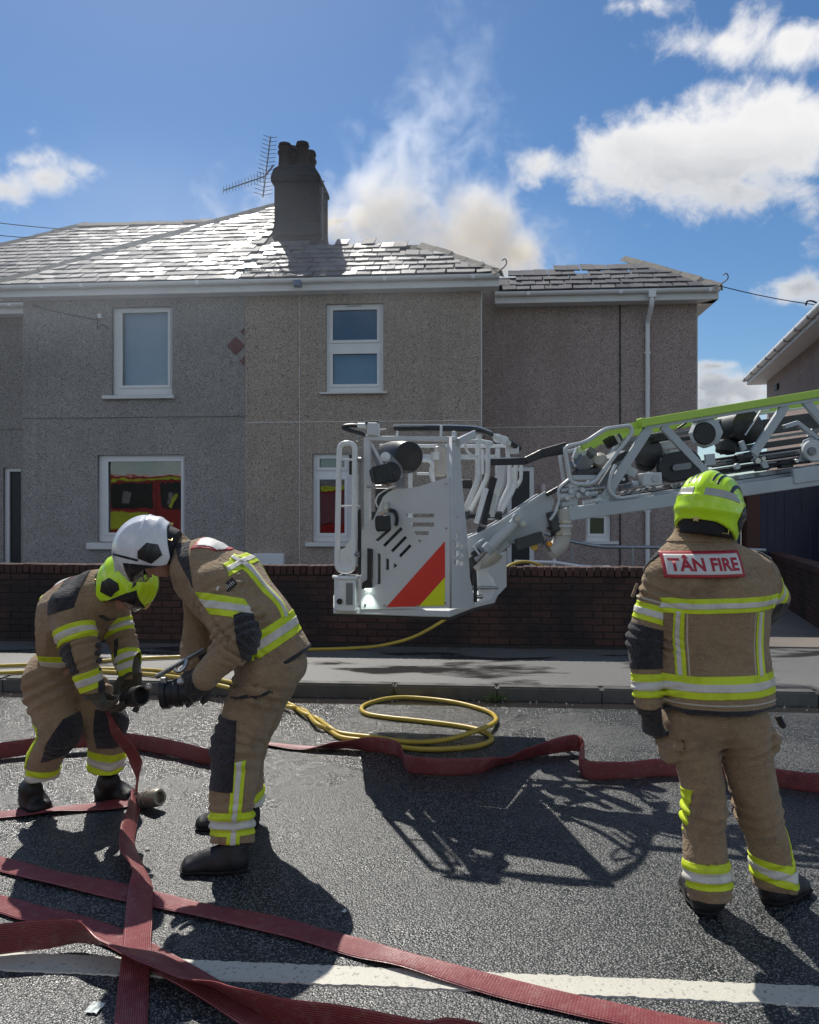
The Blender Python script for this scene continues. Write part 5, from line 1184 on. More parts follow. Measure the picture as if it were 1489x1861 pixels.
def hose(ctrl, w, name='fire_hose', th=.011, sub=10, parent=None, sag=True):
    """lay-flat hose; ctrl = (point, roll in degrees: 0 lies flat, 90 stands on edge)"""
    for k, (i, j) in enumerate(((0, 1), (-1, -2))):                 # hoses that leave the frame run on along the road
        if (ctrl[i][0] - ctrl[j][0]).length > .12 and ctrl[i][0].z < .1 and not (-30 < CX + ctrl[i][0].x / ctrl[i][0].y * F < 1500 and CY + (EYE - ctrl[i][0].z) / ctrl[i][0].y * F < 1880):
            d = (ctrl[i][0] - ctrl[j][0]); d.z = 0; d.normalize()
            near = ctrl[i][0].y < 2.6
            if near: d = Vector((d.x, -abs(d.y) - .35, 0)).normalized()
            q = (ctrl[i][0] + d * (1.2 if near else 2.6), ctrl[i][1]); ctrl = [q] + ctrl if i == 0 else ctrl + [q]
    P = spline([c[0] for c in ctrl], sub); m = len(ctrl)
    Rl = []
    for i in range(m - 1):
        for k in range(sub):
            t = k / sub; t = t * t * (3 - 2 * t); Rl.append(ctrl[i][1] * (1 - t) + ctrl[i + 1][1] * t)
    Rl.append(ctrl[-1][1]); n = len(P); vs = []; fs = []; uvs = []
    K = 14; prof = []
    for k in range(K):
        a = 2 * math.pi * k / K; x = math.copysign(abs(math.cos(a)) ** .55, math.cos(a)); y = math.copysign(abs(math.sin(a)) ** .8, math.sin(a)); prof.append((x * .5, y * .5, k))
    s = 0; ph = random.uniform(0, 10)
    for i in range(n):
        t = (P[min(i + 1, n - 1)] - P[max(i - 1, 0)]).normalized()
        if i: s += (P[i] - P[i - 1]).length
        hp = Vector((t.y, -t.x, 0)); hp = hp.normalized() if hp.length > 1e-4 else Vector((1, 0, 0)); up = hp.cross(t).normalized()
        wob = 6 * mnoise.noise(Vector((s * 3.1 + ph, 2.2, 0)))
        a = R(Rl[i] + wob); sd = hp * math.cos(a) + up * math.sin(a); nr = sd.cross(t).normalized()
        ww = w * (1 + .04 * mnoise.noise(Vector((s * 5 + ph, 0, 0)))); tt = th * (1.1 + .5 * mnoise.noise(Vector((s * 7 + ph, 4, 0))))
        crease = .004 * mnoise.noise(Vector((s * 9 + ph, 8, 0)))
        for (x, y, k) in prof:
            vs.append(P[i] + sd * (x * ww) + nr * (y * tt + crease * (1 - 4 * x * x))); uvs.append((s, x + .5))
        if i:
            for k in range(K): k2 = (k + 1) % K; fs.append(((i-1)*K+k, (i-1)*K+k2, i*K+k2, i*K+k))
    fs.append(tuple(range(K))[::-1]); fs.append(tuple((n-1)*K + k for k in range(K)))
    mb = MB(); mb.add(vs, fs); o = mb.build(name, M_HOSE, parent, smooth=True); me = o.data
    ul = me.uv_layers.new(name='UVMap')
    for lp in me.loops: ul.data[lp.index].uv = uvs[lp.vertex_index]
    return o
g = lambda px, py, h, roll: (G(px, py, h), roll)
o = hose([g(-160, 1535, .012, 0), g(0, 1570, .012, 0), g(75, 1589, .014, 2), g(200, 1616, .013, -3), g(350, 1650, .012, 2), g(500, 1681, .012, 0), g(645, 1721, .012, -3), g(745, 1746, .018, 3), g(895, 1790, .013, -2), g(1045, 1826, .012, 2), g(1195, 1857, .012, 0), g(1345, 1886, .012, 0), g(1600, 1925, .012, 0)], .108)
tag(o, 'dusty red flat hose running straight across the foreground above the white line', 'hose', 'red fire hoses on the road')
o = hose([g(-150, 1612, .012, 0), g(0, 1643, .012, 0), g(50, 1657, .013, 0), g(125, 1674, .012, 0), g(210, 1704, .011, 0), g(300, 1752, .011, 0), g(385, 1800, .011, 0), g(465, 1848, .011, 0), g(560, 1900, .011, 0), g(640, 1940, .011, 0)], .108)
tag(o, 'pinkish red flat hose entering bottom left and passing beneath the thick folded hose', 'hose', 'red fire hoses on the road')
o = hose([g(-170, 1730, .07, 78), g(-40, 1712, .07, 80), g(75, 1699, .075, 76), g(145, 1694, .08, 62), g(205, 1717, .072, 36), g(275, 1742, .06, 20), g(345, 1774, .05, 24), g(420, 1806, .055, 50), g(500, 1836, .06, 70), g(620, 1858, .058, 76), g(760, 1885, .057, 78), g(920, 1910, .057, 78)], .128, sub=14)
tag(o, 'thick red hose twisted on edge across the bottom left over the other hoses', 'hose', 'red fire hoses on the road')
o = hose([(W(248, 1447, 4.33), 55), g(243, 1478, .055, 66), g(232, 1515, .055, 50), g(236, 1550, .045, 30), (G(257, 1590, .05), 40), (G(255, 1622, .036), 10), g(252, 1672, .03, 4), g(250, 1700, .032, 2), g(247, 1745, .034, 0), g(243, 1790, .013, 0), g(238, 1861, .011, 0), g(232, 1930, .011, 0), g(222, 2050, .011, 0)], .100, sub=12)
tag(o, 'red hose with a twist running down from the ground coupling to the bottom edge', 'hose', 'red fire hoses on the road')
o = hose([(W(196, 1276, 4.10), 30), (W(200, 1304, 4.09), 20), (W(214, 1336, 4.12), 20), (W(238, 1366, 4.22), 30), (W(250, 1394, 4.26), 62), (W(250, 1420, 4.30), 72), (W(246, 1444, 4.33), 70)], .062, sub=12)
tag(o, 'short red hose hanging from the crouched firefighter to the coupling by his boot', 'hose', 'red fire hoses on the road')
o = hose([(W(246, 1452, 4.34), 40), g(225, 1459, .02, 10), g(162, 1467, .012, 0), g(105, 1470, .016, -6), g(40, 1477, .012, 3), g(-40, 1486, .012, 0), g(-160, 1500, .012, 0)], .100)
tag(o, 'red flat hose leading left from the ground coupling past the crouched firefighter', 'hose', 'red fire hoses on the road')
E = .056
o = hose([g(-150, 1385, E, 84), g(0, 1365, E, 82), g(117, 1348, E + .02, 80), g(164, 1345, E + .02, 80), g(234, 1347, E, 82), g(312, 1360, E, 83), g(390, 1377, E * .9, 78), g(440, 1372, .04, 40), g(478, 1352, .014, 8), g(551, 1359, .014, 6), g(620, 1354, .04, 40), g(679, 1353, E, 76), g(712, 1358, E, 82), g(729, 1366, E, 84), g(733, 1378, E, 84), g(745, 1389, E, 84), g(802, 1394, E, 82), g(871, 1392, E - .004, 70), g(916, 1383, .03, 40), g(962, 1368, .045, 60), g(1022, 1353, E + .015, 82), g(1050, 1351, E + .02, 84), g(1061, 1362, E + .015, 84), g(1056, 1378, E + .01, 84), g(1056, 1392, E, 84), g(1075, 1400, E, 84), g(1140, 1400, E, 84), g(1204, 1395, E, 82), g(1317, 1401, E, 84), g(1440, 1418, E, 84), g(1520, 1427, E, 84), g(1700, 1440, E, 84)], .112, sub=8)
tag(o, 'long dark red hose standing on edge and kinked twice, behind the firefighters', 'hose', 'red fire hoses on the road')

def yhose(pts, label):
    o = MB().tube(spline(pts, 8), .0175, 10).build('yellow_hose', M_YH, None, smooth=True); tag(o, label, 'hose', 'yellow hoses')
PV = HK + .017
yhose([W(990, 1030, 9.3), W(958, 1021, 9.0), W(930, 1026, 8.8), W(905, 1046, 8.62), W(868, 1088, 8.55), W(830, 1113, 8.5), W(760, 1154, 8.42), W(700, 1172, 8.42), G(640, 1178, PV), G(543, 1181, PV), G(440, 1185, PV), G(338, 1193, PV), G(252, 1197, PV), G(100, 1206, PV), G(0, 1210, PV), G(-120, 1214, PV)],
      'yellow hose drooping over the garden wall beneath the cage and along the pavement')
c6h = lambda x, y, h=.018: G(460 + x / 2.19, 1120 + y / 2.19, h)
A = [G(-120, 1226, PV), G(0, 1223, PV), G(75, 1219, PV), G(150, 1216, PV), G(262, 1217, PV), G(320, 1223, PV), G(420, 1240, PV), G(470, 1258, .10), c6h(105, 335, .05), c6h(150, 352), c6h(205, 388, .04), c6h(255, 408), c6h(300, 440, .04), c6h(350, 466), c6h(480, 482), c6h(600, 499), c6h(700, 500), c6h(800, 485, .03), c6h(900, 452, .055), c6h(955, 428, .04), c6h(966, 404, .02), c6h(925, 375), c6h(800, 342), c6h(650, 325), c6h(550, 326), c6h(465, 345), c6h(432, 366), c6h(452, 388), c6h(530, 402), c6h(660, 416), c6h(800, 433), c6h(890, 450), c6h(940, 472), c6h(946, 496), c6h(880, 519), c6h(750, 530), c6h(640, 528), c6h(540, 512), c6h(430, 494, .018), c6h(350, 482, .02), c6h(300, 452, .02), c6h(250, 425, .045), c6h(205, 376, .02), c6h(150, 362, .045), c6h(100, 350, .03), G(455, 1262, .09), G(400, 1246, PV), G(300, 1228, PV), G(180, 1220, PV)]
yhose(A, 'yellow hose twisted double and coiled in a wide loop on the wet road')

# coupling lying on the road at the end of the red hose
cp = empty('hose_coupling', G(268, 1472), 'worn metal hose coupling lying on the road where three red hoses meet', 'coupling')
a = W(251, 1455, 4.30); b = W(291, 1449, 4.22); d = b - a; Lc = d.length
MB().lathe(a, d, [(0, .03), (.005, .036), (.03, .036), (.034, .044), (.05, .044), (.054, .038), (.065, .038), (.068, .045), (.082, .045), (.085, .039), (.098, .039), (.10, .046), (Lc - .01, .046), (Lc, .042), (Lc, .03), (Lc - .03, .028)], 24).build('barrel', M_COUP, cp, smooth=True)
MB().tube(rounded([a + Vector((-.01, -.02, .05)), a + Vector((-.035, -.03, .02)), a + Vector((-.04, -.04, -.05)), a + Vector((-.015, -.045, -.07)), a + Vector((.0, -.03, -.02))], .02), .008, 8).build('lug_handle', M_STL, cp, smooth=True)
MB().tube([a + Vector((-.03, .0, .0)), a + Vector((.004, 0, 0))], .034, 16).build('hose_tail', M_HOSE, cp, smooth=True)
# ================================================================== FIREFIGHTERS
# distance fields blended into continuous surfaces, then meshed
def A3(v): return np.array([v[0], v[1], v[2]], dtype=np.float32)
def f_cap(a, b, ra, rb):
    a = A3(a); b = A3(b); ba = b - a; L2 = float(ba @ ba)
    def f(P):
        q = P - a; h = np.clip((q @ ba) / L2, 0, 1)
        return np.linalg.norm(q - h[:, None] * ba, axis=1) - (ra + (rb - ra) * h)
    f.seg = (a, b); return f
def f_ecap(a, b, r0, r1, xdir):
    """capsule with an elliptical section; r = (along xdir, across)"""
    a = A3(a); b = A3(b); ba = b - a; L = float(np.linalg.norm(ba)); d = ba / L
    x = A3(xdir); x = x - d * (x @ d); x /= np.linalg.norm(x); y = np.cross(d, x)
    def f(P):
        q = P - a; s = q @ d; h = np.clip(s / L, 0, 1); e = s - h * L
        rx = r0[0] + (r1[0] - r0[0]) * h; ry = r0[1] + (r1[1] - r0[1]) * h; rm = np.minimum(rx, ry)
        k = np.sqrt(((q @ x) / rx) ** 2 + ((q @ y) / ry) ** 2 + (e / rm) ** 2)
        return (k - 1) * rm
    f.seg = (a, b); return f
def f_ell(c, r, M=None):
    c = A3(c); r = np.array(r, dtype=np.float32); Mi = None if M is None else np.array(M.to_3x3().transposed(), dtype=np.float32)
    def f(P):
        q = P - c
        if Mi is not None: q = q @ Mi.T
        k = np.linalg.norm(q / r, axis=1); k2 = np.linalg.norm(q / (r * r), axis=1) + 1e-9
        return k * (k - 1) / k2
    return f
def f_loft(levels, pw=2.3):
    """levels: (z, cx, cy, rx, ry) from low to high"""
    lv = np.array(sorted(levels), dtype=np.float32)
    def f(P):
        z = P[:, 2]; c = [np.interp(z, lv[:, 0], lv[:, i]) for i in (1, 2, 3, 4)]
        k = (np.abs((P[:, 0] - c[0]) / c[2]) ** pw + np.abs((P[:, 1] - c[1]) / c[3]) ** pw) ** (1 / pw)
        d = (k - 1) * np.minimum(c[2], c[3])
        return np.maximum(d, np.maximum(lv[0, 0] - z, z - lv[-1, 0]))
    return f
def smin(a, b, k):
    h = np.clip(.5 + .5 * (b - a) / k, 0, 1); return b + (a - b) * h - k * h * (1 - h)
def f_union(fs, k):
    def f(P):
        d = fs[0](P)
        for q in fs[1:]: d = smin(d, q(P), k)
        return d
    return f
_nz = {}
def nz(P, fr, seed, K=9):
    key = (fr, seed, K)
    if key not in _nz:
        rg = np.random.default_rng(seed); v = rg.normal(size=(K, 3)); v /= np.linalg.norm(v, axis=1)[:, None]
        _nz[key] = ((v * fr * rg.uniform(.6, 1.5, (K, 1))).astype(np.float32), rg.uniform(0, 6.28, K).astype(np.float32))
    k, ph = _nz[key]
    return np.sin(P @ k.T + ph).sum(axis=1) / math.sqrt(K / 2)
def cloth(f, folds=(), amp=.0032, seed=1, cuts=()):
    """loose cloth: broad slackness, and creases gathered where a limb bends. folds: (seg a, seg b, centre 0..1, spread m, amplitude, waves per m)"""
    def g(P):
        d = f(P); w = np.exp(-(d / .06) ** 2)
        d = d + w * 1.25 * (amp * nz(P, 15, seed) + amp * .5 * nz(P, 38, seed + 7) + amp * 1.5 * np.abs(nz(P * np.array([1, 1, .5], dtype=np.float32) + .03 * nz(P, 9, seed + 2)[:, None], 24, seed + 3)) - amp * 1.0)
        for (a, b, c, spr, am, fq) in folds:
            a = A3(a); b = A3(b); ba = b - a; L = float(np.linalg.norm(ba)); u = ba / L
            q = P - a; s = q @ u; r = np.linalg.norm(q - s[:, None] * u, axis=1)
            ww = np.exp(-((s - c * L) / spr) ** 2) * np.exp(-(np.maximum(r - .13, 0) / .03) ** 2) * w
            d = d + 1.35 * am * ww * np.sin(s * fq * 6.283 + 1.7 * nz(P, 11, seed + 5) + 9 * (q @ np.array([.7, .7, 0], dtype=np.float32)))
        for (c, n) in cuts: d = np.maximum(d, (P - A3(c)) @ A3(n))
        return d
    return g
def sdf_mesh(f, lo, hi, h):
    lo = np.array(lo, dtype=np.float32); hi = np.array(hi, dtype=np.float32); B = 6
    n = (np.ceil((hi - lo) / (h * B)).astype(int)) * B + 1; nb = (n - 1) // B
    cg = [lo[i] + h * B * np.arange(nb[i] + 1, dtype=np.float32) for i in range(3)]
    C = np.stack(np.meshgrid(*cg, indexing='ij'), -1).reshape(-1, 3); dc = f(C).reshape(nb + 1)
    cc = np.stack(np.meshgrid(*[x[:-1] + h * B / 2 for x in cg], indexing='ij'), -1).reshape(-1, 3); dm = f(cc).reshape(nb)
    D = np.repeat(np.repeat(np.repeat(dc, B, 0), B, 1), B, 2)[:n[0], :n[1], :n[2]].copy()
    act = np.argwhere(np.abs(dm) < h * B * 1.25)
    off = np.stack(np.meshgrid(*[np.arange(B + 1)] * 3, indexing='ij'), -1).reshape(-1, 3)
    for ch in np.array_split(act, max(1, len(act) // 1500)):
        idx = (ch[:, None, :] * B + off[None]).reshape(-1, 3); P = lo + h * idx.astype(np.float32)
        D[idx[:, 0], idx[:, 1], idx[:, 2]] = f(P)
    # surface nets
    ins = D < 0; cs = [slice(0, -1), slice(1, None)]; cnt = np.zeros(n - 1, dtype=np.int8)
    for i in (0, 1):
        for j in (0, 1):
            for k in (0, 1): cnt += ins[cs[i], cs[j], cs[k]]
    cell = np.argwhere((cnt > 0) & (cnt < 8)); vid = -np.ones(n - 1, dtype=np.int64); vid[tuple(cell.T)] = np.arange(len(cell))
    acc = np.zeros((len(cell), 3)); num = np.zeros(len(cell)); cr = [(a, b, c) for a in (0, 1) for b in (0, 1) for c in (0, 1)]
    for a in cr:
        for ax in range(3):
            if a[ax]: continue
            b = list(a); b[ax] = 1
            ia = tuple((cell + a).T); ib = tuple((cell + b).T); da = D[ia]; db = D[ib]; m = (da < 0) != (db < 0)
            t = np.where(m, da / np.where(m, da - db, 1), 0); p = np.tile(np.array(a, float), (len(cell), 1)); p[:, ax] = t
            acc += np.where(m[:, None], p, 0); num += m
    V = lo + h * (cell + acc / num[:, None]); Fq = []
    for ax in range(3):
        u, w = [(1, 2), (2, 0), (0, 1)][ax]
        sl0 = [slice(None)] * 3; sl1 = [slice(None)] * 3; sl0[ax] = slice(0, -1); sl1[ax] = slice(1, None)
        e = np.argwhere(ins[tuple(sl0)] != ins[tuple(sl1)])
        ok = (e[:, u] > 0) & (e[:, w] > 0) & (e[:, u] < n[u] - 1) & (e[:, w] < n[w] - 1); e = e[ok]
        q = []
        for (du, dw) in ((1, 1), (0, 1), (0, 0), (1, 0)):
            c = e.copy(); c[:, u] -= du; c[:, w] -= dw; q.append(vid[tuple(c.T)])
        q = np.stack(q, 1); neg = ins[tuple(e.T)]; q = np.where(neg[:, None], q, q[:, ::-1]); Fq.append(q)
    return V.astype(np.float32), np.concatenate(Fq)
class Skin:
    """a meshed distance field, kept in world space so that bands and pads can be cut from it"""
    def __init__(s, f, lo, hi, h): s.V, s.F = sdf_mesh(f, lo, hi, h); s.f = f; s.C = s.V[s.F].mean(1)
    def xf(s, M):
        o = object.__new__(Skin); Mn_ = np.array(M); o.V = (s.V @ Mn_[:3, :3].T + Mn_[:3, 3]).astype(np.float32); o.F = s.F; o.f = s.f; o.C = o.V[o.F].mean(1); return o
    def me(s, name, inv=None):
        V = s.V
        if inv is not None: Mi = np.array(inv); V = V @ Mi[:3, :3].T + Mi[:3, 3]
        me = bpy.data.meshes.new(name); me.vertices.add(len(V)); me.vertices.foreach_set('co', V.astype(np.float32).ravel())
        me.loops.add(s.F.size); me.loops.foreach_set('vertex_index', s.F.ravel().astype(np.int32))
        me.polygons.add(len(s.F)); me.polygons.foreach_set('loop_start', np.arange(0, s.F.size, 4, dtype=np.int32)); me.polygons.foreach_set('use_smooth', np.ones(len(s.F), dtype=bool))
        me.update(); me.validate(); return me
    def build(s, name, m, parent, label=None):
        me = s.me(name, basem(parent).inverted()); me.materials.append(m); o = link(name, me, parent)
        if label: o['label'] = label
        return o
    def patch(s, name, m, parent, planes, keep=None, off=.003, th=.004, label=None):
        """the part of the surface on the inner side of all planes (point, outward normal), lifted off by `off`"""
        C = s.C; k = np.ones(len(C), dtype=bool)
        for (c, n_) in planes: k &= (C - A3(c)) @ A3(Vector(n_).normalized()) < .012
        if keep is not None: ii = np.nonzero(k)[0]; k[ii] = keep(C[ii])
        Fk = s.F[k]
        if len(Fk) == 0: return None
        u, inv = np.unique(Fk, return_inverse=True); inv = inv.reshape(Fk.shape)
        me = bpy.data.meshes.new(name); me.from_pydata(s.V[u].tolist(), [], inv.tolist()); bm = bmesh.new(); bm.from_mesh(me); bm.normal_update()
        for (c, n_) in planes:
            bmesh.ops.bisect_plane(bm, geom=bm.verts[:] + bm.edges[:] + bm.faces[:], plane_co=Vector(c), plane_no=Vector(n_).normalized(), clear_outer=True)
        bm.normal_update(); nn_ = [v.normal.copy() for v in bm.verts]
        for v, q in zip(bm.verts, nn_): v.co += q * off
        bmesh.ops.transform(bm, matrix=basem(parent).inverted(), verts=bm.verts); bm.to_mesh(me); bm.free()
        if not me.polygons: return None
        me.materials.append(m); me.polygons.foreach_set('use_smooth', [True] * len(me.polygons))
        o = link(name, me, parent); md = o.modifiers.new('thickness', 'SOLIDIFY'); md.thickness = th; md.offset = -1
        if label: o['label'] = label
        return o

# ---- materials of the kit
def m_fab(name, c1, c2, dirt=.35):
    def fn(n):
        p = n.obj; big = n.noise(p, 4, 6, .6); c = n.mix(big, c1 + (1,), c2 + (1,))
        c = n.mix(n.rng(n.noise(p, 9, 7, .7), .50, .72, 0, dirt + .15), c, (.085, .062, .042, 1))
        c = n.mix(n.rng(n.noise(p, 60, 3, .7), .35, .65, 0, .22), c, (.17, .125, .08, 1))
        n.put(n.b.inputs['Base Color'], c); n.b.inputs['Roughness'].default_value = .86; n.b.inputs['Specular IOR Level'].default_value = .25
        n.b.inputs['Sheen Weight'].default_value = .25; n.b.inputs['Sheen Roughness'].default_value = .5
        wv = n.noise(n.vec('MULTIPLY', p, (1, 1, 2.2)), 420, 2, .6)
        cr = n.noise(n.vec('MULTIPLY', p, (1.0, 1.0, 1.7)), 17, 4, .55, 1.3); cr = n.math('ABSOLUTE', n.math('SUBTRACT', cr, .5))
        cr2 = n.math('ABSOLUTE', n.math('SUBTRACT', n.noise(n.vec('MULTIPLY', p, (1.6, 1.6, 1.0)), 34, 3, .5, 1.8), .5))
        h = n.math('ADD', n.math('MULTIPLY', wv, .12), n.math('ADD', n.math('MULTIPLY', cr, 3.2), n.math('MULTIPLY', cr2, 1.3)))
        h = n.math('ADD', h, n.math('MULTIPLY', n.noise(p, 42, 4, .6), .35))
        n.put(n.b.inputs['Normal'], n.bump(h, .8, .010))
    return mat(name, fn)
M_TAN = m_fab('tan_fire_fabric', (.330, .220, .118), (.435, .308, .178))
def m_tape(name, c, rough, metal=0):
    def fn(n):
        p = n.obj; q = n.mix(n.rng(n.noise(p, 13, 6, .65), .48, .76, 0, .55), c + (1,), tuple(x * .45 for x in c) + (1,))
        n.put(n.b.inputs['Base Color'], q); n.b.inputs['Roughness'].default_value = rough; n.b.inputs['Metallic'].default_value = metal
        cr = n.math('ABSOLUTE', n.math('SUBTRACT', n.noise(p, 20, 4, .55, 1.0), .5))
        n.put(n.b.inputs['Normal'], n.bump(n.math('ADD', cr, n.math('MULTIPLY', n.noise(p, 300, 2), .06)), .5, .006))
    return mat(name, fn)
M_FLUO = m_tape('fluorescent_tape', (.66, .80, .025), .6); M_SILV = m_tape('silver_tape', (.70, .675, .60), .50)
M_NAVYP = m_fab('navy_pad', (.010, .013, .022), (.018, .022, .034), .1)
M_GLOVE = m_fab('dark_glove_leather', (.009, .011, .017), (.020, .023, .030), .15)
M_GLOVE2 = m_fab('khaki_glove', (.050, .047, .030), (.10, .092, .060), .3)
M_PIPE = simple('pale_piping', (.52, .47, .36), .7, 0, .15, 12)
M_BOOT = simple('black_boot_leather', (.010, .0105, .012), .5, 0, .3, 18, .35, 40)
M_SOLE = simple('boot_sole', (.014, .014, .014), .85, 0, .3, 30)
M_HYEL = simple('yellow_helmet_shell', (.60, .93, .010), .22, 0, .04, 10, coat=.5)
M_HWHT = simple('white_helmet_shell', (.74, .75, .76), .22, 0, .06, 10, coat=.5)
M_HBLK = simple('black_helmet_plastic', (.013, .014, .017), .28, 0, .2, 12)
M_HSIL = simple('helmet_reflective_strip', (.42, .42, .38), .35, 0, .15, 20)
M_GOLD = simple('gold_badge', (.62, .48, .16), .35, .5)
M_SKIN = simple('skin', (.46, .25, .19), .5, 0, .12, 14, .15, 90)
M_HAIR = simple('dark_hair', (.03, .022, .018), .6, 0, .3, 60, .4, 90)
M_LINER = simple('helmet_liner', (.015, .015, .017), .8, 0, .2, 20)
M_PWHT = simple('badge_white', (.66, .64, .60), .5, 0, .05, 30); M_PRED = simple('badge_red', (.42, .02, .035), .5, 0, .1, 20)
def m_vis(n):
    n.b.inputs['Base Color'].default_value = (.85, .87, .85, 1); n.b.inputs['Roughness'].default_value = .06; n.b.inputs['Transmission Weight'].default_value = .85; n.b.inputs['IOR'].default_value = 1.3
M_VIS = mat('clear_visor', m_vis)

# ---- helmet, in its own frame: x right, y forward, z up, origin mid head
def helmet_f(P):
    e = f_ell((0, -.012, .018), (.128, .158, .150))(P)
    low = f_loft([(-.13, 0, -.025, .120, .120), (-.06, 0, -.020, .127, .138), (0, 0, -.013, .128, .152), (.04, 0, -.012, .126, .155)], 2.2)(P)
    d = smin(e, low, .02)
    ax = np.abs(P[:, 0]); top = np.clip((P[:, 2] - .02) / .06, 0, 1)
    d = d - .0065 * np.exp(-(ax / .022) ** 4) * top                      # crest
    d = d - .005 * np.exp(-((ax - .083) / .013) ** 2) * top              # side ribs
    d = d - .006 * np.exp(-((P[:, 2] + .012) / .018) ** 2) * (P[:, 1] < .05)   # rear rim band
    inn = f_ell((0, -.012, .012), (.112, .142, .134))(P); lw = f_loft([(-.2, 0, -.02, .108, .118), (.0, 0, -.013, .112, .136), (.03, 0, -.012, .110, .138)], 2.2)(P)
    d = np.maximum(d, -np.minimum(inn, lw))
    # lower edge: deep over ears and nape, high over the face
    yy = P[:, 1]; edge = np.interp(yy, [-.2, -.13, -.06, .0, .035, .075, .12, .16], [-.052, -.060, -.090, -.118, -.112, -.020, .022, .030])
    d = np.maximum(d, (edge - P[:, 2]) * .75)
    return d
HEL = Skin(helmet_f, (-.15, -.19, -.14), (.15, .17, .19), .0042)
def head_frame(c, fwd, up):
    f = Vector(fwd).normalized(); u = Vector(up); r = f.cross(u).normalized(); u = r.cross(f).normalized()
    return Matrix.Translation(Vector(c)) @ Matrix((r, f, u)).transposed().to_4x4()
def star(c, fx, fy, n_, r, th, name, m, par, k=6):
    p = []
    for i in range(2 * k): a = math.pi * i / k; q = r if i % 2 == 0 else r * .55; p.append(c + fx * math.cos(a) * q + fy * math.sin(a) * q)
    return MB().prism(p, n_ * th).build(name, m, par)
def make_helmet(parent, M, mshell, white=False):
    H = HEL.xf(M); T = lambda x, y, z: M @ Vector((x, y, z)); D = lambda x, y, z: (M.to_3x3() @ Vector((x, y, z)))
    h = H.build('helmet', mshell, parent)
    for s in (-1, 1):
        sd = lambda C, s=s: ((C - A3(M.translation)) @ A3(D(1, 0, 0))) * s > .05
        hx = [(.0, .040, .0, 1, .15), (.0, -.040, .0, -1, .1), (0, 0, .028, .28, 1), (0, 0, .022, -.62, 1), (0, .0, -.080, .75, -1), (0, -.0, -.086, -.75, -1)]
        H.patch('side_plate', M_HBLK, h, [(T(0, y, z), D(0, a, b)) for (_, y, z, a, b) in hx], sd, .004, .006)
        # slots in the crown
        for (xo, w) in (() if white else ((.036, .0042), (.056, .0042), (.103, .004))):
            H.patch('vent_slot', M_HBLK, h, [(T(s * (xo + w), 0, 0), D(s, 0, 0)), (T(s * (xo - w), 0, 0), D(-s, 0, 0)), (T(0, 0, .085 if xo < .1 else .06), D(0, 0, -1)), (T(0, .075, 0), D(0, 1, .25)), (T(0, -.125, 0), D(0, -1, 0))], None, .0015, .003)
        H.patch('reflective_strip', M_HSIL if not white else mshell, h, [(T(0, 0, .062), D(0, .1, 1)), (T(0, 0, .028), D(0, -.1, -1)), (T(0, -.040, 0), D(0, 1, .35)), (T(s * .022, 0, 0), D(-s, 0, 0))], lambda C, s=s: ((C - A3(M.translation)) @ A3(D(1, 0, 0))) * s > .0, .0016, .003)
        q = MB().tube(rounded([T(s * .116, -.02, -.08), T(s * .10, -.055, -.105), T(s * .085, -.075, -.10)], .02), .007, 8).build('chin_strap', M_HBLK, h, smooth=True)
        b = MB(); c = T(s * .094, -.085, -.085); bx = D(.9, s * .5, 0).normalized() * .014; bz = D(0, 0, 1) * .016
        b.tube([c - bx - bz, c + bx - bz, c + bx + bz, c - bx + bz], .0028, 6, True); b.build('buckle', M_GOLD, h, smooth=True)
    if white: H.patch('vent_slot', M_HBLK, h, [(T(0, .052, 0), D(0, 1, 0)), (T(0, .042, 0), D(0, -1, 0)), (T(0, 0, .015), D(0, 0, -1))], lambda C: np.abs((C - A3(M.translation)) @ A3(D(1, 0, 0))) > .03, .0018, .003)
    # black brow band over the face and its badge
    H.patch('brow_band', M_HBLK, h, [(T(0, .062, .0), D(0, -1, .15)), (T(0, .1, .070), D(0, .5, 1))], None, .003, .005)
    star(T(0, .147, .050), D(1, 0, 0), D(0, -.35, 1).normalized(), D(0, 1, .35).normalized(), .024, .006, 'badge', M_GOLD if not white else M_HSIL, h)
    star(T(0, -.150, -.052), D(1, 0, 0), D(0, 0, 1), D(0, -1, -.1).normalized(), .018, .012, 'badge', M_GOLD, h)
    # clear half visor below the brow
    vs = []; fs = []; nU, nV = 18, 6
    for i in range(nU + 1):
        a = (i / nU - .5) * 2.15
        for j in range(nV + 1):
            v = j / nV; r_ = .150 - .006 * v; vs.append(T(math.sin(a) * .118, -.005 + math.cos(a) * r_, .030 - v * .050 * math.cos(a * .55)))
    for i in range(nU):
        for j in range(nV): k = i * (nV + 1) + j; fs.append((k, k + nV + 1, k + nV + 2, k + 1))
    mb = MB(); mb.add(vs, fs); o = mb.build('visor', M_VIS, h, smooth=True); md = o.modifiers.new('t', 'SOLIDIFY'); md.thickness = .0025
    ln = Skin(lambda P: np.maximum(smin(f_ell((0, -.012, .012), (.110, .140, .132))(P), f_loft([(-.115, 0, -.035, .098, .100), (-.05, 0, -.025, .108, .125), (0, 0, -.012, .108, .134)], 2.2)(P), .01), -np.maximum(.030 - P[:, 1] + 0 * P[:, 0], P[:, 2] - .035)), (-.13, -.17, -.13), (.13, .15, .16), .007).xf(M)
    ln.build('liner', M_LINER, h)
    return h
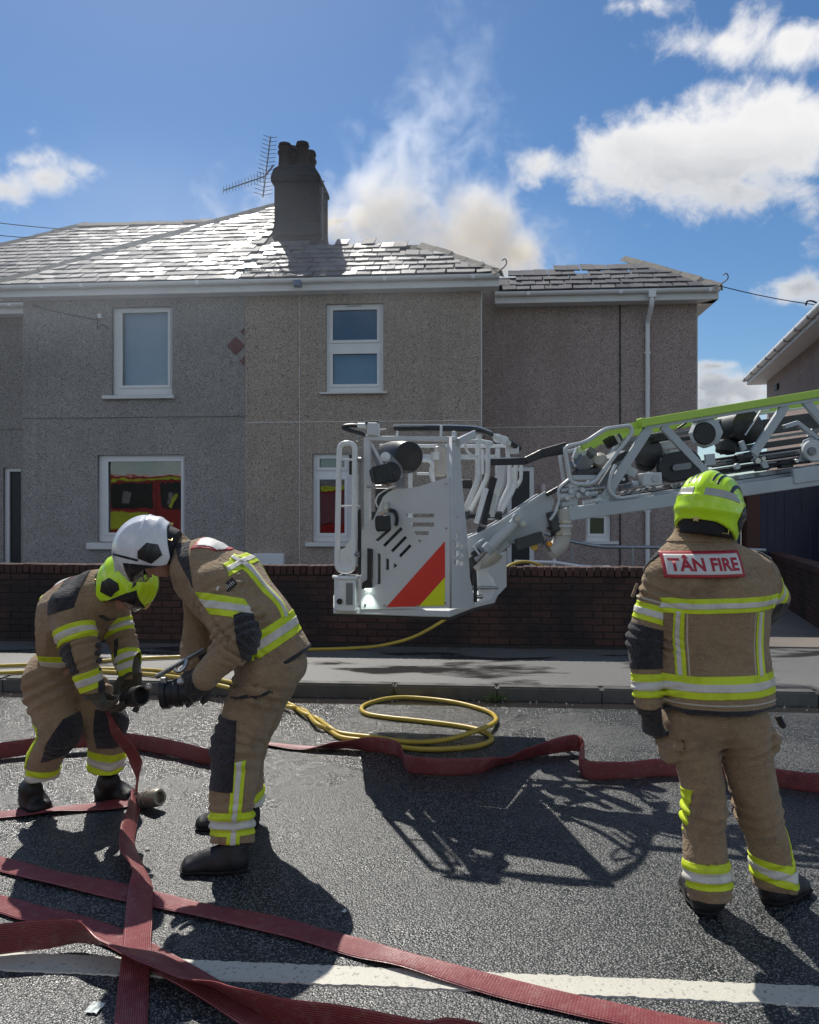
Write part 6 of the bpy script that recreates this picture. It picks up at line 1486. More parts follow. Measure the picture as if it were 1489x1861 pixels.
def head_fs(M):
    """skull, face and neck fields in head frame M"""
    Mi = np.array(M.inverted(), dtype=np.float32)
    loc = [f_ell((0, -.005, .022), (.076, .096, .106)), f_ell((0, .034, -.055), (.056, .062, .066)), f_ell((0, .072, -.098), (.026, .022, .022)), f_cap((0, .094, .018), (0, .114, -.022), .009, .014), f_ell((.017, .100, -.026), (.009, .010, .008)), f_ell((-.017, .100, -.026), (.009, .010, .008)),
           f_ell((.046, .070, -.020), (.026, .024, .022)), f_ell((-.046, .070, -.020), (.026, .024, .022)), f_cap((-.05, .082, .040), (.05, .082, .040), .012, .012), f_cap((-.020, .089, -.058), (.020, .089, -.058), .009, .009), f_cap((-.018, .088, -.072), (.018, .088, -.072), .010, .010)]
    ears = [f_ell((.078, -.008, .0), (.012, .024, .034)), f_ell((-.078, -.008, .0), (.012, .024, .034))]
    eyes = [f_ell((.032, .083, .022), (.013, .012, .011)), f_ell((-.032, .083, .022), (.013, .012, .011))]
    mouth = f_cap((-.022, .101, -.065), (.022, .101, -.065), .003, .003); sock = [f_ell((.033, .098, .022), (.017, .014, .011)), f_ell((-.033, .098, .022), (.017, .014, .011))]
    def f(P):
        q = P @ Mi[:3, :3].T + Mi[:3, 3]; d = loc[0](q)
        for g_ in loc[1:]: d = smin(d, g_(q), .014)
        for s_ in sock: d = np.maximum(d, -s_(q))
        for g_ in eyes: d = np.minimum(d, g_(q))
        for g_ in ears: d = smin(d, g_(q), .006)
        return np.maximum(d, -mouth(q))
    return f
def make_hand(parent, name, m, wrist, fwd, palm, curl, side, size=1.0, spread=.06, thumb=(.6, .5), h=.0042):
    """gloved hand: wrist point, finger direction, palm normal, curl per joint (radians), side = +1 thumb towards fwd x palm"""
    f = Vector(fwd).normalized(); n_ = Vector(palm); n_ = (n_ - f * n_.dot(f)).normalized(); s = f.cross(n_).normalized() * side; w = Vector(wrist); k = size
    fs = [f_ecap(w - f * .03 * k, w + f * .078 * k, (.040 * k, .034 * k), (.046 * k, .022 * k), s)]; parts = []
    for i, (o, l) in enumerate(((.032, .040), (.011, .045), (-.011, .042), (-.031, .033))):
        p = w + f * (.074 - .006 * abs(i - 1.2)) * k + s * o * k; d = (f + s * spread * (1.5 - i)).normalized(); a = 0
        for j, (ll, r0, r1) in enumerate(((l, .0120, .0112), (l * .64, .0112, .0104), (l * .5, .0104, .0086))):
            c = curl[min(i, len(curl) - 1)] if hasattr(curl, '__len__') else curl
            d = (Matrix.Rotation(-c * (1.0 if j else .8), 3, s.cross(Vector((0,0,0))) if False else (n_.cross(d)).normalized()) @ d).normalized() if True else d
            q = p + d * ll * k; parts.append(f_cap(p, q, r0 * k, r1 * k)); p = q
    t0 = w + f * .022 * k + s * .034 * k + n_ * .008 * k; td = (s * thumb[0] + f * .75 + n_ * thumb[1]).normalized(); t1 = t0 + td * .042 * k
    td2 = (td + f * .4 + n_ * .35 - s * .35).normalized(); t2 = t1 + td2 * .034 * k
    parts += [f_cap(t0, t1, .0165 * k, .0135 * k), f_cap(t1, t2, .0135 * k, .0105 * k)]
    def ff(P):
        d = fs[0](P); g_ = parts[0](P)
        for q in parts[1:]: g_ = np.minimum(g_, q(P))
        return smin(d, g_, .009) + .0008 * nz(P, 90, 4)
    lo = np.array(w) - .2 * k; hi = np.array(w) + .2 * k
    return Skin(ff, lo, hi, h).build(name, m, parent)
def make_boot(parent, heel, toe, ankle, w=.050):
    heel = Vector(heel); toe = Vector(toe); d = (toe - heel); d.z = 0; d.normalize(); sd = Vector((d.y, -d.x, 0)); gz = heel.z; an = Vector(ankle)
    fs = [f_ecap(heel + d * .045 + Vector((0, 0, .040)), heel + d * .12 + Vector((0, 0, .045)), (w * .92, .052), (w, .050), sd), f_ecap(heel + d * .12 + Vector((0, 0, .040)), toe - d * .055 + Vector((0, 0, .030)), (w * 1.02, .046), (w * 1.05, .036), sd),
          f_cap(heel + d * .055 + Vector((0, 0, .06)), an, .054, .062), f_cap(heel + d * .07 + Vector((0, 0, .09)), toe - d * .10 + Vector((0, 0, .05)), .042, .03)]
    u = f_union(fs, .03)
    def bf(P): return np.maximum(u(P) + .0012 * nz(P, 60, 3), gz + .018 - P[:, 2])
    def sf(P): return np.maximum(np.maximum(f_union(fs[:2], .03)(P) - .006, gz + .001 - P[:, 2]), P[:, 2] - gz - .021)
    lo = np.minimum(np.minimum(A3(heel), A3(toe)), A3(an)) - .1; hi = np.maximum(np.maximum(A3(heel), A3(toe)), A3(an)) + .1
    b = Skin(bf, lo, hi, .0055).build('boot', M_BOOT, parent); Skin(sf, lo, hi, .005).build('sole', M_SOLE, b)
    return b
def tband(sk, parent, a, b, t0, t1, keep, label=None, silver=True, nrm=None, par2=None):
    """reflective band round a limb between fractions t0..t1 of the way a->b: yellow with a silver middle"""
    a = Vector(a); b = Vector(b); d = (b - a) if nrm is None else Vector(nrm)
    P = lambda t: a.lerp(b, t)
    y = sk.patch('reflective_band', M_FLUO, parent, [(P(t1), d), (P(t0), -d)], keep, .003, .004)
    if silver and y:
        w = (t1 - t0); sk.patch('silver_tape', M_SILV, y, [(P(t0 + w * .68), d), (P(t0 + w * .32), -d)], keep, .0052, .003)
    return y
def box_of(pts, m=.3):
    p = np.array([A3(q) for q in pts]); return p.min(0) - m, p.max(0) + m
# ------------------------------------------------------------------ the standing firefighter, back to us
def person_a():
    Z0 = 3.19
    p = lambda x, y, dz=0: W(x, y, Z0 + dz)
    o = empty('person', G(1350, 1668), 'standing firefighter seen from behind in yellow helmet and lettered tan jacket', 'person', 'firefighters')
    s = Z0 / F
    lv = []
    for (y, cx, hw, dep, dy) in ((1281, 1302, 103, .166, 0), (1250, 1300, 103, .166, 0), (1170, 1296, 100, .160, .0), (1105, 1292, 103, .166, .0), (1060, 1290, 108, .158, .0), (1030, 1288, 98, .140, .01), (1006, 1286, 74, .112, .02), (988, 1284, 56, .094, .03), (972, 1284, 48, .086, .03), (948, 1285, 45, .082, .035)):
        c = p(cx, y); lv.append((c.z, c.x, Z0 + dy, hw * s, dep))
    torso = f_loft(lv, 2.25)
    shL, elL, wrL = p(1201, 1052, .0), p(1172, 1168, .0), p(1178, 1284, -.03)
    shR, elR, wrR = p(1377, 1044, .0), p(1404, 1086, .12), p(1380, 1120, .40)
    armL = f_union([f_cap(shL, elL, .077, .063), f_cap(elL, wrL, .063, .052)], .015)
    armL0 = armL; wd_ = (wrL - elL).normalized(); armL = lambda P: np.maximum(armL0(P), (P - A3(wrL)) @ A3(wd_))
    armR = f_union([f_cap(shR, elR, .080, .066), f_cap(elR, wrR, .064, .055)], .015)
    shl = f_ecap(p(1225, 1034, .01), p(1352, 1030, .01), (.075, .085), (.075, .085), (0, 0, 1))
    jf = lambda P: smin(smin(smin(torso(P), shl(P), .06), armL(P), .028), armR(P), .03)
    folds = [(shL, elL, .25, .06, .004, 26), (shL, elL, .95, .05, .005, 30), (elL, wrL, .75, .05, .004, 34), (shR, elR, .3, .05, .005, 28), (p(1295, 1300), p(1295, 1040), .25, .07, .0035, 18)]
    J = Skin(cloth(jf, folds, .0034, 11), p(1100, 1320, -.3), p(1480, 940, .75), .0062)
    jk = J.build('jacket', M_TAN, o)
    isT = lambda C: (torso(C) < armL(C) + .004) & (torso(C) < armR(C) + .004)
    isL = lambda C: armL(C) < torso(C) + .006
    isR = lambda C: armR(C) < torso(C) - .0
    pb = lambda x, y: W(x, y, Z0 - .155)
    Zv = Vector((0, 0, 1)); tl = Vector((.05, 0, 1)).normalized()
    def hband(y0, y1, keep, nr=Zv, cx=1295):
        y = J.patch('reflective_band', M_FLUO, jk, [(pb(cx, y0), nr), (pb(cx, y1), -nr)], keep, .003, .004)
        w = y1 - y0; J.patch('silver_tape', M_SILV, y, [(pb(cx, y0 + w * .33), nr), (pb(cx, y0 + w * .68), -nr)], keep, .0054, .003)
    back = lambda C: C[:, 1] < Z0 - .02
    hband(1088, 1115, isT, Vector((-.03, 0, 1))); hband(1230, 1271, isT, Vector((-.02, 0, 1)))
    J.patch('piping', M_PIPE, jk, [(pb(1300, 1280), Zv), (pb(1300, 1283), -Zv)], isT, .003, .003)
    J.patch('hem_binding', M_NAVYP, jk, [(pb(1300, 1291), Zv)], isT, .003, .004)
    for (x0, x1, lean) in ((1211, 1226, .05), (1350, 1366, .0)):
        rt = Vector((1, 0, lean)).normalized(); m0, m1 = x0 + (x1 - x0) * .22, x0 + (x1 - x0) * .62
        y = J.patch('reflective_band', M_FLUO, jk, [(p(x1, 1170), rt), (p(x0, 1170), -rt), (pb(1300, 1114), Zv), (pb(1300, 1231), -Zv)], lambda C: isT(C) & back(C), .0026, .004)
        J.patch('silver_tape', M_SILV, y, [(p(m1, 1170), rt), (p(m0, 1170), -rt), (pb(1300, 1114), Zv), (pb(1300, 1231), -Zv)], lambda C: isT(C) & back(C), .005, .003)
        q = x1 + 3 if x0 < 1300 else x0 - 5
        J.patch('piping', M_PIPE, jk, [(p(q + 2.2, 1170), rt), (p(q, 1170), -rt), (pb(1300, 1114), Zv), (pb(1300, 1231), -Zv)], lambda C: isT(C) & back(C), .002, .003)
    tband(J, jk, shL, elL, .40, .66, isL); tband(J, jk, elL, wrL, .48, .84, isL)
    J.patch('piping', M_PIPE, jk, [(shL.lerp(elL, .36), elL - shL), (shL.lerp(elL, .33), shL - elL)], isL, .003, .003)
    J.patch('elbow_pad', M_NAVYP, jk, [(elL.lerp(wrL, .40), wrL - elL), (shL.lerp(elL, .74), shL - elL)], isL, .004, .006)
    tband(J, jk, shR, elR, .45, .95, isR)
    J.patch('elbow_pad', M_NAVYP, jk, [(elR + Vector((0, 0, -.028)), Vector((0, .2, 1)))], isR, .004, .006)
    J.patch('shoulder_pad', M_NAVYP, jk, [(p(1372, 1000), Vector((-1, 0, .25))), (p(1374, 1012), Vector((-.2, 0, -1))), (p(1404, 1000), Vector((1, 0, .2)))], lambda C: C[:, 1] > Z0 - .03, .004, .006)
    J.patch('shoulder_pad', M_NAVYP, jk, [(p(1208, 1020), Vector((1, 0, .6))), (p(1190, 1045), Vector((-.3, 0, -1)))], lambda C: C[:, 1] > Z0 - .01, .004, .006)
    J.patch('collar', M_TAN, jk, [(p(1283, 985), -Zv)], lambda C: C[:, 2] > p(0, 990).z, .006, .010)
    # radio flap at the left shoulder
    MB().beam(p(1158, 1062, -.02), p(1150, 1084, -.03), .05, .012, (.3, 1, 0)).build('flap', M_TAN, jk, bevel=.004)
    # lettered back patch, laid on the cloth
    bvh = BVHTree.FromPolygons([Vector(v) for v in J.V.tolist()], J.F.tolist())
    c0 = p(1285, 1026, -.15); hits = []
    for i in range(25):
        for j in range(11):
            x = c0.x + (i / 24 - .5) * .30; z = c0.z + (j / 10 - .5) * .12; h = bvh.ray_cast(Vector((x, 2.0, z)), Vector((0, 1, 0)))
            if h[0] is not None and h[1].y < -.45: hits.append((x - c0.x, z - c0.z, h[0].y))
    H_ = np.array(hits); basis = lambda x, z: np.stack([np.ones_like(x), x, z, x * x, x * z, z * z], -1)
    for _ in range(3):
        cf_, *_r = np.linalg.lstsq(basis(H_[:, 0], H_[:, 1]), H_[:, 2], rcond=None); res = H_[:, 2] - basis(H_[:, 0], H_[:, 1]) @ cf_; H_ = H_[np.abs(res) < .02]
    lift = max(0.0, float(-(res.min()))) * .8
    def lay(x, z, off): return Vector((x, float(basis(np.array(x - c0.x), np.array(z - c0.z)) @ cf_) - lift - off, z))    # a stiff badge: a smooth sheet over the cloth
    hw, hh = .148, .050; rot = R(1.2)
    def grid(name, hw, hh, off, m, nx=44, ny=14, par=jk):
        vs = []; fs = []
        for i in range(nx + 1):
            for j in range(ny + 1):
                u, v = (i / nx - .5) * 2 * hw, (j / ny - .5) * 2 * hh; vs.append(lay(c0.x + u * math.cos(rot) - v * math.sin(rot), c0.z + u * math.sin(rot) + v * math.cos(rot), off))
        for i in range(nx):
            for j in range(ny): k = i * (ny + 1) + j; fs.append((k, k + ny + 1, k + ny + 2, k + 1))
        ob = MB().add(vs, fs).build(name, m, par, smooth=True, recalc=False); md = ob.modifiers.new('t', 'SOLIDIFY'); md.thickness = .0015; return ob
    bd = grid('back_patch', hw, hh, .0075, M_PRED); grid('patch_field', hw - .011, hh - .011, .0095, M_PWHT, par=bd)
    tm = text_mesh('TÂN FIRE', .066, .0021); bm = bmesh.new(); bm.from_mesh(tm); bmesh.ops.triangulate(bm, faces=bm.faces)
    bmesh.ops.subdivide_edges(bm, edges=[e for e in bm.edges if e.calc_length() > .012], cuts=2, use_grid_fill=False); bmesh.ops.triangulate(bm, faces=bm.faces)
    xs = [v.co.x for v in bm.verts]; sx = .255 / (max(xs) - min(xs)); ys = [v.co.y for v in bm.verts if True]; ym = .5 * (min(ys) + .066 * .70 * .5 + min(ys) + .066 * .7 * .5)
    ylo = min(ys)
    for v in bm.verts:
        u, w_ = v.co.x * sx, (v.co.y - ylo) - .0255; v.co = lay(c0.x + u * math.cos(rot) - w_ * math.sin(rot), c0.z + u * math.sin(rot) + w_ * math.cos(rot), .0112)
    bmesh.ops.transform(bm, matrix=basem(o).inverted(), verts=bm.verts); bm.to_mesh(tm); bm.free(); tm.materials.append(M_PRED); link('lettering', tm, bd)

    # trousers
    hipL, knL, anL = p(1258, 1318, .0), p(1281, 1475, .0), p(1290, 1630, -.05)
    hipR, knR, anR = p(1347, 1318, .0), p(1380, 1478, .03), p(1410, 1606, .05)
    legL = f_union([f_ecap(hipL, knL, (.110, .122), (.082, .088), (1, 0, 0)), f_ecap(knL, anL, (.082, .088), (.083, .085), (1, 0, 0))], .04)
    legR = f_union([f_ecap(hipR, knR, (.106, .122), (.083, .088), (1, 0, 0)), f_ecap(knR, anR, (.083, .088), (.080, .085), (1, 0, 0))], .04)
    pel = f_ell(p(1303, 1302, .0), (.198, .138, .12)); pock = f_ell(p(1214, 1358, .0), (.035, .075, .062)); pock2 = f_ell(p(1398, 1345, .0), (.035, .075, .055))
    lf = lambda P: smin(smin(smin(smin(legL(P), legR(P), .018), pel(P), .04), pock(P), .02), pock2(P), .02)
    tf = [(knL, anL, .0, .07, .005, 20), (knL, anL, .75, .06, .005, 24), (knR, anR, .0, .07, .005, 20), (knR, anR, .8, .06, .005, 24), (hipL, knL, .2, .05, .004, 22), (hipR, knR, .2, .05, .004, 22)]
    T = Skin(cloth(lf, tf, .0036, 23, [(anL, (anL - knL).normalized()), ]), p(1150, 1690, -.3), p(1480, 1240, .35), .0068)
    # the right cuff is cut separately so that it does not clip the other leg
    tr = T.build('trousers', M_TAN, o)
    iL = lambda C: legL(C) < legR(C); iR = lambda C: legR(C) < legL(C)
    tband(T, tr, knL, anL, .56, .86, iL); tband(T, tr, knR, anR, .62, .93, iR, nrm=Vector((-.22, 0, -1)))
    for (k_, a_, kp, sg) in ((knL, anL, iL, -1), (knR, anR, iR, 1)):
        d = (a_ - k_).normalized(); c = k_.lerp(a_, .2) + Vector((sg * .088, 0, 0))
        y = T.patch('reflective_band', M_FLUO, tr, [(c, Vector((-sg, 0, 0)) + d * .1), (k_.lerp(a_, -.30), -d), (k_.lerp(a_, 1.0), d)], lambda C, kp=kp: kp(C) & (C[:, 1] < Z0 + .06), .003, .004)
    T.patch('knee_pad', M_NAVYP, tr, [(knL.lerp(anL, .3), anL - knL), (hipL.lerp(knL, .72), hipL - knL), (knL + Vector((0, .05, 0)), (0, -1, 0))], iL, .004, .006)
    T.patch('knee_pad', M_NAVYP, tr, [(knR.lerp(anR, .3), anR - knR), (hipR.lerp(knR, .72), hipR - knR), (knR + Vector((0, .05, 0)), (0, -1, 0))], iR, .004, .006)
    T.patch('pocket_flap', M_TAN, tr, [(p(1215, 1335), Vector((0, 0, 1))), (p(1215, 1352), Vector((0, 0, -1))), (p(1230, 1340), (1, 0, 0))], iL, .006, .009)
    MB().beam(p(1413, 1300, .02), p(1424, 1322, .02), .035, .02, (0, 1, 0)).build('glove_loop', M_NAVYP, tr, bevel=.005)
    hL = G(1292, 1673); make_boot(o, hL + Vector((0, .02, 0)), hL + Vector((.03, .31, 0)), W(1291, 1628, 3.18), .056)
    hR = G(1404, 1652); make_boot(o, hR + Vector((-.01, .03, 0)), hR + Vector((.225, .19, 0)), W(1411, 1604, 3.25), .056)
    # helmet and head
    fw = Vector((.62, .77, -.13)); M = head_frame(W(1292, 928, 3.205), fw, Vector((.10, 0, 1))) @ Matrix.Diagonal((.97, .97, .93, 1))
    make_helmet(o, M, M_HYEL)
    MB().tube([W(1272, 962, 3.11), W(1290, 956, 3.12), W(1312, 962, 3.16)], .022, 10).build('neck_guard', M_TAN, jk, smooth=True)
    hd = head_fs(M)
    neck = f_cap(p(1285, 1000, .04), M @ Vector((0, -.02, -.05)), .062, .058)
    body = f_union([f_loft([(a, b, c, d * .82, e * .78) for a, b, c, d, e in lv], 2.2), f_cap(shL, elL, .055, .045), f_cap(elL, wrL, .040, .018), f_cap(wrL, wrL + (wrL - elL).normalized() * .05, .016, .010), f_cap(shR, elR, .055, .045), f_cap(elR, wrR, .040, .018), f_cap(wrR, wrR + (wrR - elR).normalized() * .05, .016, .010),
                    f_cap(hipL, knL, .085, .058), f_cap(knL, anL, .058, .045), f_cap(anL, hL + Vector((.02, .1, .05)), .045, .035), f_cap(hipR, knR, .085, .058), f_cap(knR, anR, .058, .045), f_cap(anR, hR + Vector((.1, .1, .05)), .045, .035), neck], .03)
    Skin(lambda P: smin(body(P), hd(P), .012), p(1100, 1690, -.3), p(1490, 860, .75), .0078).build('body', M_SKIN, o)
    make_hand(o, 'glove', M_GLOVE, wrL + Vector((.012, 0, -.012)), Vector((.12, .10, -1)), Vector((.75, .5, 0)), (.75, .8, .85, .9), -1, 1.12)
    make_hand(o, 'glove', M_GLOVE, wrR + (wrR - elR).normalized() * .01, wrR - elR, Vector((-.5, 0, -1)), .5, 1, 1.1)
    MB().tube([wrL + (wrL - elL).normalized() * -.02, wrL + (wrL - elL).normalized() * .03], [.046, .042], 18).build('cuff', M_GLOVE, o, smooth=True)
person_a()

# ------------------------------------------------------------------ the bent officer in the white helmet, side on
def person_b():
    Z0 = 3.80
    p = lambda x, y, dz=0: W(x, y, Z0 + dz)
    o = empty('person', G(420, 1545), 'bending officer in white helmet and tan fire kit working a hose coupling', 'person', 'firefighters')
    D = Vector((0, 1, 0))
    pts = [p(500, 1203), p(458, 1128), p(416, 1072), p(368, 1034), p(330, 1006)]
    rad = [(.205, .176), (.215, .182), (.225, .176), (.190, .138), (.085, .075)]
    torso = f_union([f_ecap(pts[i], pts[i + 1], rad[i], rad[i + 1], D) for i in range(4)], .05)
    sh1, el1, wr1 = p(388, 1064, -.17), p(434, 1164, -.25), p(379, 1226, -.27)
    sh2, el2, wr2 = p(352, 1068, .18), p(356, 1150, .14), p(358, 1206, .0)
    arm1 = f_union([f_cap(sh1, el1, .098, .084), f_cap(el1, wr1, .080, .062)], .035); arm2 = f_union([f_cap(sh2, el2, .092, .075), f_cap(el2, wr2, .072, .056)], .035)
    jf = lambda P: smin(smin(torso(P), arm1(P), .022), arm2(P), .03)
    ax = (pts[0] - pts[1]).normalized(); hemn = (ax + Vector((.0, 0, -.02))).normalized()
    folds = [(sh1, el1, .85, .06, .006, 26), (el1, wr1, .15, .06, .006, 28), (pts[0], pts[2], .35, .10, .006, 14), (pts[2], pts[3], .5, .08, .005, 18), (sh1, el1, .2, .05, .004, 24)]
    dw = (wr1 - el1).normalized()
    J = Skin(cloth(jf, folds, .0036, 41, [(p(503, 1210), hemn)]), p(270, 1270, -.45), p(590, 950, .4), .0062); jk = J.build('jacket', M_TAN, o)
    isT = lambda C: (torso(C) < arm1(C) + .002) & (torso(C) < arm2(C)); i1 = lambda C: arm1(C) < torso(C) + .004; i2 = lambda C: (arm2(C) < torso(C)) & (arm2(C) < arm1(C))
    # hem, waist and chest bands run across the spine
    def band(t0, t1, a, b, nr, keep, sil=True):
        P = lambda t: Vector(a).lerp(Vector(b), t)
        y = J.patch('reflective_band', M_FLUO, jk, [(P(t0), -nr), (P(t1), nr)], keep, .003, .004)
        if sil and y: w = t1 - t0; J.patch('silver_tape', M_SILV, y, [(P(t0 + w * .33), -nr), (P(t0 + w * .68), nr)], keep, .0054, .003)
    nr1 = Vector((.58, 0, -.82)).normalized() if False else W(460, 1215, Z0) - W(460, 1215, Z0)
    # waist band: from (430,1190) up to (545,1125) in the picture
    wd = (p(546, 1122) - p(432, 1192)).normalized(); wn = Vector((wd.z, 0, -wd.x)); wn = wn if wn.z < 0 else -wn
    c = p(488, 1158); band(0, 1, c - wn * .052, c + wn * .052, wn, isT)
    J.patch('hem_binding', M_NAVYP, jk, [(p(503, 1210) - hemn * .016, -hemn)], isT, .003, .004)
    # chest band on the front, tape down the back
    cd = (p(395, 1098) - p(342, 1142)).normalized(); cn = Vector((cd.z, 0, -cd.x)); c = p(368, 1120); band(0, 1, c - cn * .036, c + cn * .036, cn, lambda C: isT(C) & (C[:, 0] < p(400, 1100).x) & (C[:, 2] < p(0, 1050).z))
    bx = p(432, 1015); bd_ = Vector((.62, 0, .78)).normalized()
    for dz in (-.105, .105):
        y = J.patch('reflective_band', M_FLUO, jk, [(p(0, 0, dz + .030) , D), (p(0, 0, dz - .030), -D), (p(424, 1022), Vector((-.75, 0, .35))), (p(532, 1112), Vector((.45, 0, -.9)))], lambda C: isT(C) & ((C - A3(p(458, 1110))) @ np.array([.75, 0, .62], dtype=np.float32) > .02), .003, .004)
        if y: J.patch('silver_tape', M_SILV, y, [(p(0, 0, dz + .011), D), (p(0, 0, dz - .011), -D), (p(424, 1022), Vector((-.75, 0, .35))), (p(532, 1112), Vector((.45, 0, -.9)))], lambda C: isT(C) & ((C - A3(p(458, 1110))) @ np.array([.75, 0, .62], dtype=np.float32) > .02), .0054, .003)
    sn = Vector((.55, 0, -.84)); c = p(430, 1030); band(0, 1, c - sn * .032, c + sn * .032, sn, lambda C: isT(C) & ((C - A3(p(458, 1110))) @ np.array([.75, 0, .62], dtype=np.float32) > .02))
    nU = ((el1 - sh1).normalized() * .8 + Vector((-.50, 0, -.30))).normalized()
    band(0, 1, sh1.lerp(el1, .40) - nU * .045, sh1.lerp(el1, .40) + nU * .045, nU, i1)
    band(0, 1, el1.lerp(wr1, .55), el1.lerp(wr1, .98), dw, i1); band(0, 1, el2.lerp(wr2, .50), el2.lerp(wr2, .95), (wr2 - el2).normalized(), i2)
    J.patch('elbow_pad', M_NAVYP, jk, [(el1.lerp(wr1, .25), dw), (sh1.lerp(el1, .66), sh1 - el1), (el1 + Vector((.012, 0, 0)), Vector((-1, 0, -.25)))], i1, .004, .006)
    J.patch('shoulder_pad', M_NAVYP, jk, [(p(362, 1010), Vector((.85, 0, .25))), (p(345, 1050), Vector((-.3, 0, -1))), (p(328, 1010), Vector((-1, 0, .1)))], lambda C: (C[:, 1] < Z0 - .07), .004, .006)
    # red and white patch on the back, seen at a glancing angle
    y = J.patch('back_patch', M_PRED, jk, [(p(366, 990), Vector((-1, 0, .55))), (p(424, 1000), Vector((1, 0, -.4))), (p(0, 0, .15), D), (p(0, 0, -.15), -D)], lambda C: isT(C) & (C[:, 2] > p(0, 999).z), .005, .004)
    if y: J.patch('patch_field', M_PWHT, y, [(p(372, 990), Vector((-1, 0, .55))), (p(415, 1000), Vector((1, 0, -.4))), (p(0, 0, .139), D), (p(0, 0, -.139), -D)], lambda C: isT(C) & (C[:, 2] > p(0, 998).z), .0066, .003)
    J.patch('collar', M_TAN, jk, [(p(336, 1005), Vector((.8, 0, .6)))], lambda C: C[:, 0] > p(300, 0).x, .007, .012)
    # shoulder badge: black flash with white marks
    n1 = Vector((-.15, -1, .15)).normalized(); rx = Vector((.72, -.1, .62)).normalized(); rx = (rx - n1 * rx.dot(n1)).normalized(); ry = n1.cross(rx)
    bvh = BVHTree.FromPolygons([Vector(v) for v in J.V.tolist()], J.F.tolist())
    h = bvh.ray_cast(p(382, 1078, -.6), Vector((0, 1, 0))); bc = (h[0] if h[0] is not None else p(382, 1078, -.26)) + n1 * .006
    bdg = MB().beam(bc - rx * .030, bc + rx * .030, .040, .006, ry).build('flash_badge', M_HBLK, jk, bevel=.002)
    for k in range(5): q = bc + n1 * .004 + rx * (-.02 + k * .01); MB().beam(q - ry * .010, q + ry * (.004 + .004 * (k % 2)), .0035, .002, rx).build('badge_mark', M_PWHT, bdg)
    MB().beam(p(391, 1076, -.27), p(398, 1066, -.27), .010, .012).build('pen', M_SILV, jk)

    hip1, kn1, an1 = p(482, 1228, -.10), p(430, 1362, -.17), p(420, 1532, -.26); hip2, kn2, an2 = p(497, 1222, .10), p(444, 1360, .16), p(440, 1478, .26)
    leg1 = f_union([f_ecap(hip1, kn1, (.140, .135), (.104, .108), (1, 0, 0)), f_ecap(kn1, an1, (.104, .105), (.096, .092), (1, 0, 0))], .04)
    leg2 = f_union([f_ecap(hip2, kn2, (.140, .130), (.104, .105), (1, 0, 0)), f_ecap(kn2, an2, (.100, .102), (.096, .092), (1, 0, 0))], .04)
    pel = f_ell(p(492, 1208), (.170, .19, .135), None)
    lf = lambda P: smin(smin(leg1(P), leg2(P), .02), pel(P), .05)
    T = Skin(cloth(lf, [(hip1, kn1, .25, .07, .007, 18), (kn1, an1, .05, .07, .006, 20), (kn1, an1, .72, .06, .006, 22), (kn2, an2, .7, .06, .005, 22), (hip1, kn1, .8, .05, .005, 24)], .0038, 53, [(an1 + Vector((0, 0, -.0)), Vector((0, -.35, -1)).normalized())]), p(330, 1580, -.5), p(600, 1150, .5), .0068)
    tr = T.build('trousers', M_TAN, o); j1 = lambda C: leg1(C) < leg2(C); j2 = lambda C: leg2(C) < leg1(C)
    tband(T, tr, kn1, an1, .66, .90, j1); tband(T, tr, kn2, an2, .60, .95, j2)
    c = kn1.lerp(an1, .5) + Vector((.030, 0, 0)); lr = Vector((1, 0, -.05)).normalized()
    vb = [(c + lr * .026, lr), (c - lr * .026, -lr), (kn1.lerp(an1, .05), Vector((0, 0, 1))), (an1, Vector((0, 0, -1)))]
    y = T.patch('reflective_band', M_FLUO, tr, vb, lambda C: j1(C) & (C[:, 1] < kn1.y - .01), .0046, .005); vb2 = [(c + lr * .010, lr), (c - lr * .010, -lr)] + vb[2:]
    if y: T.patch('silver_tape', M_SILV, y, vb2, lambda C: j1(C) & (C[:, 1] < kn1.y - .01), .007, .003)
    T.patch('knee_pad', M_NAVYP, tr, [(hip1.lerp(kn1, .52), Vector((0, 0, 1))), (kn1.lerp(an1, .38), Vector((0, 0, -1))), (kn1 + Vector((-.012, 0, 0)), Vector((1, .25, -.06)))], j1, .005, .007)
    pk = [(p(440, 1232), Vector((-.15, 0, 1))), (p(440, 1247), Vector((.15, 0, -1))), (p(436, 1240), Vector((-1, 0, 0))), (p(508, 1240), Vector((1, 0, 0)))]
    T.patch('pocket_flap', M_TAN, tr, pk, lambda C: j1(C) & (C[:, 1] < Z0 - .05), .008, .011); T.patch('pocket_trim', M_NAVYP, tr, [(p(440, 1245), Vector((-.15, 0, 1))), (p(440, 1251), Vector((.15, 0, -1)))] + pk[2:], lambda C: j1(C) & (C[:, 1] < Z0 - .05), .007, .010)
    MB().beam(p(538, 1195, -.02), p(546, 1222, -.02), .045, .05, (0, 1, 0)).build('glove_loop', M_NAVYP, tr, bevel=.01)
    b1 = G(392, 1586); make_boot(o, b1 + Vector((.135, .02, 0)), b1 + Vector((-.175, .01, 0)), an1 + Vector((.02, 0, -.02)), .056)
    b2 = G(412, 1506); make_boot(o, b2 + Vector((.155, .02, 0)), b2 + Vector((-.175, .0, 0)), an2 + Vector((.03, 0, .01)), .054)
    fw = Vector((-.24, -.12, -.97)); up = Vector((-.97, -.10, .24)); M = head_frame(W(272, 1004, 3.74), fw, up)
    make_helmet(o, M, M_HWHT, True); hd = head_fs(M)
    neck = f_cap(p(336, 1014), M @ Vector((0, -.03, -.06)), .066, .060)
    MB().tube(spline([p(336, 1012), p(318, 1004), M @ Vector((0, -.065, -.085))], 4), [.082, .084, .084, .086, .086, .086, .085, .083, .078], 18).build('neck_guard', M_TAN, jk, smooth=True)
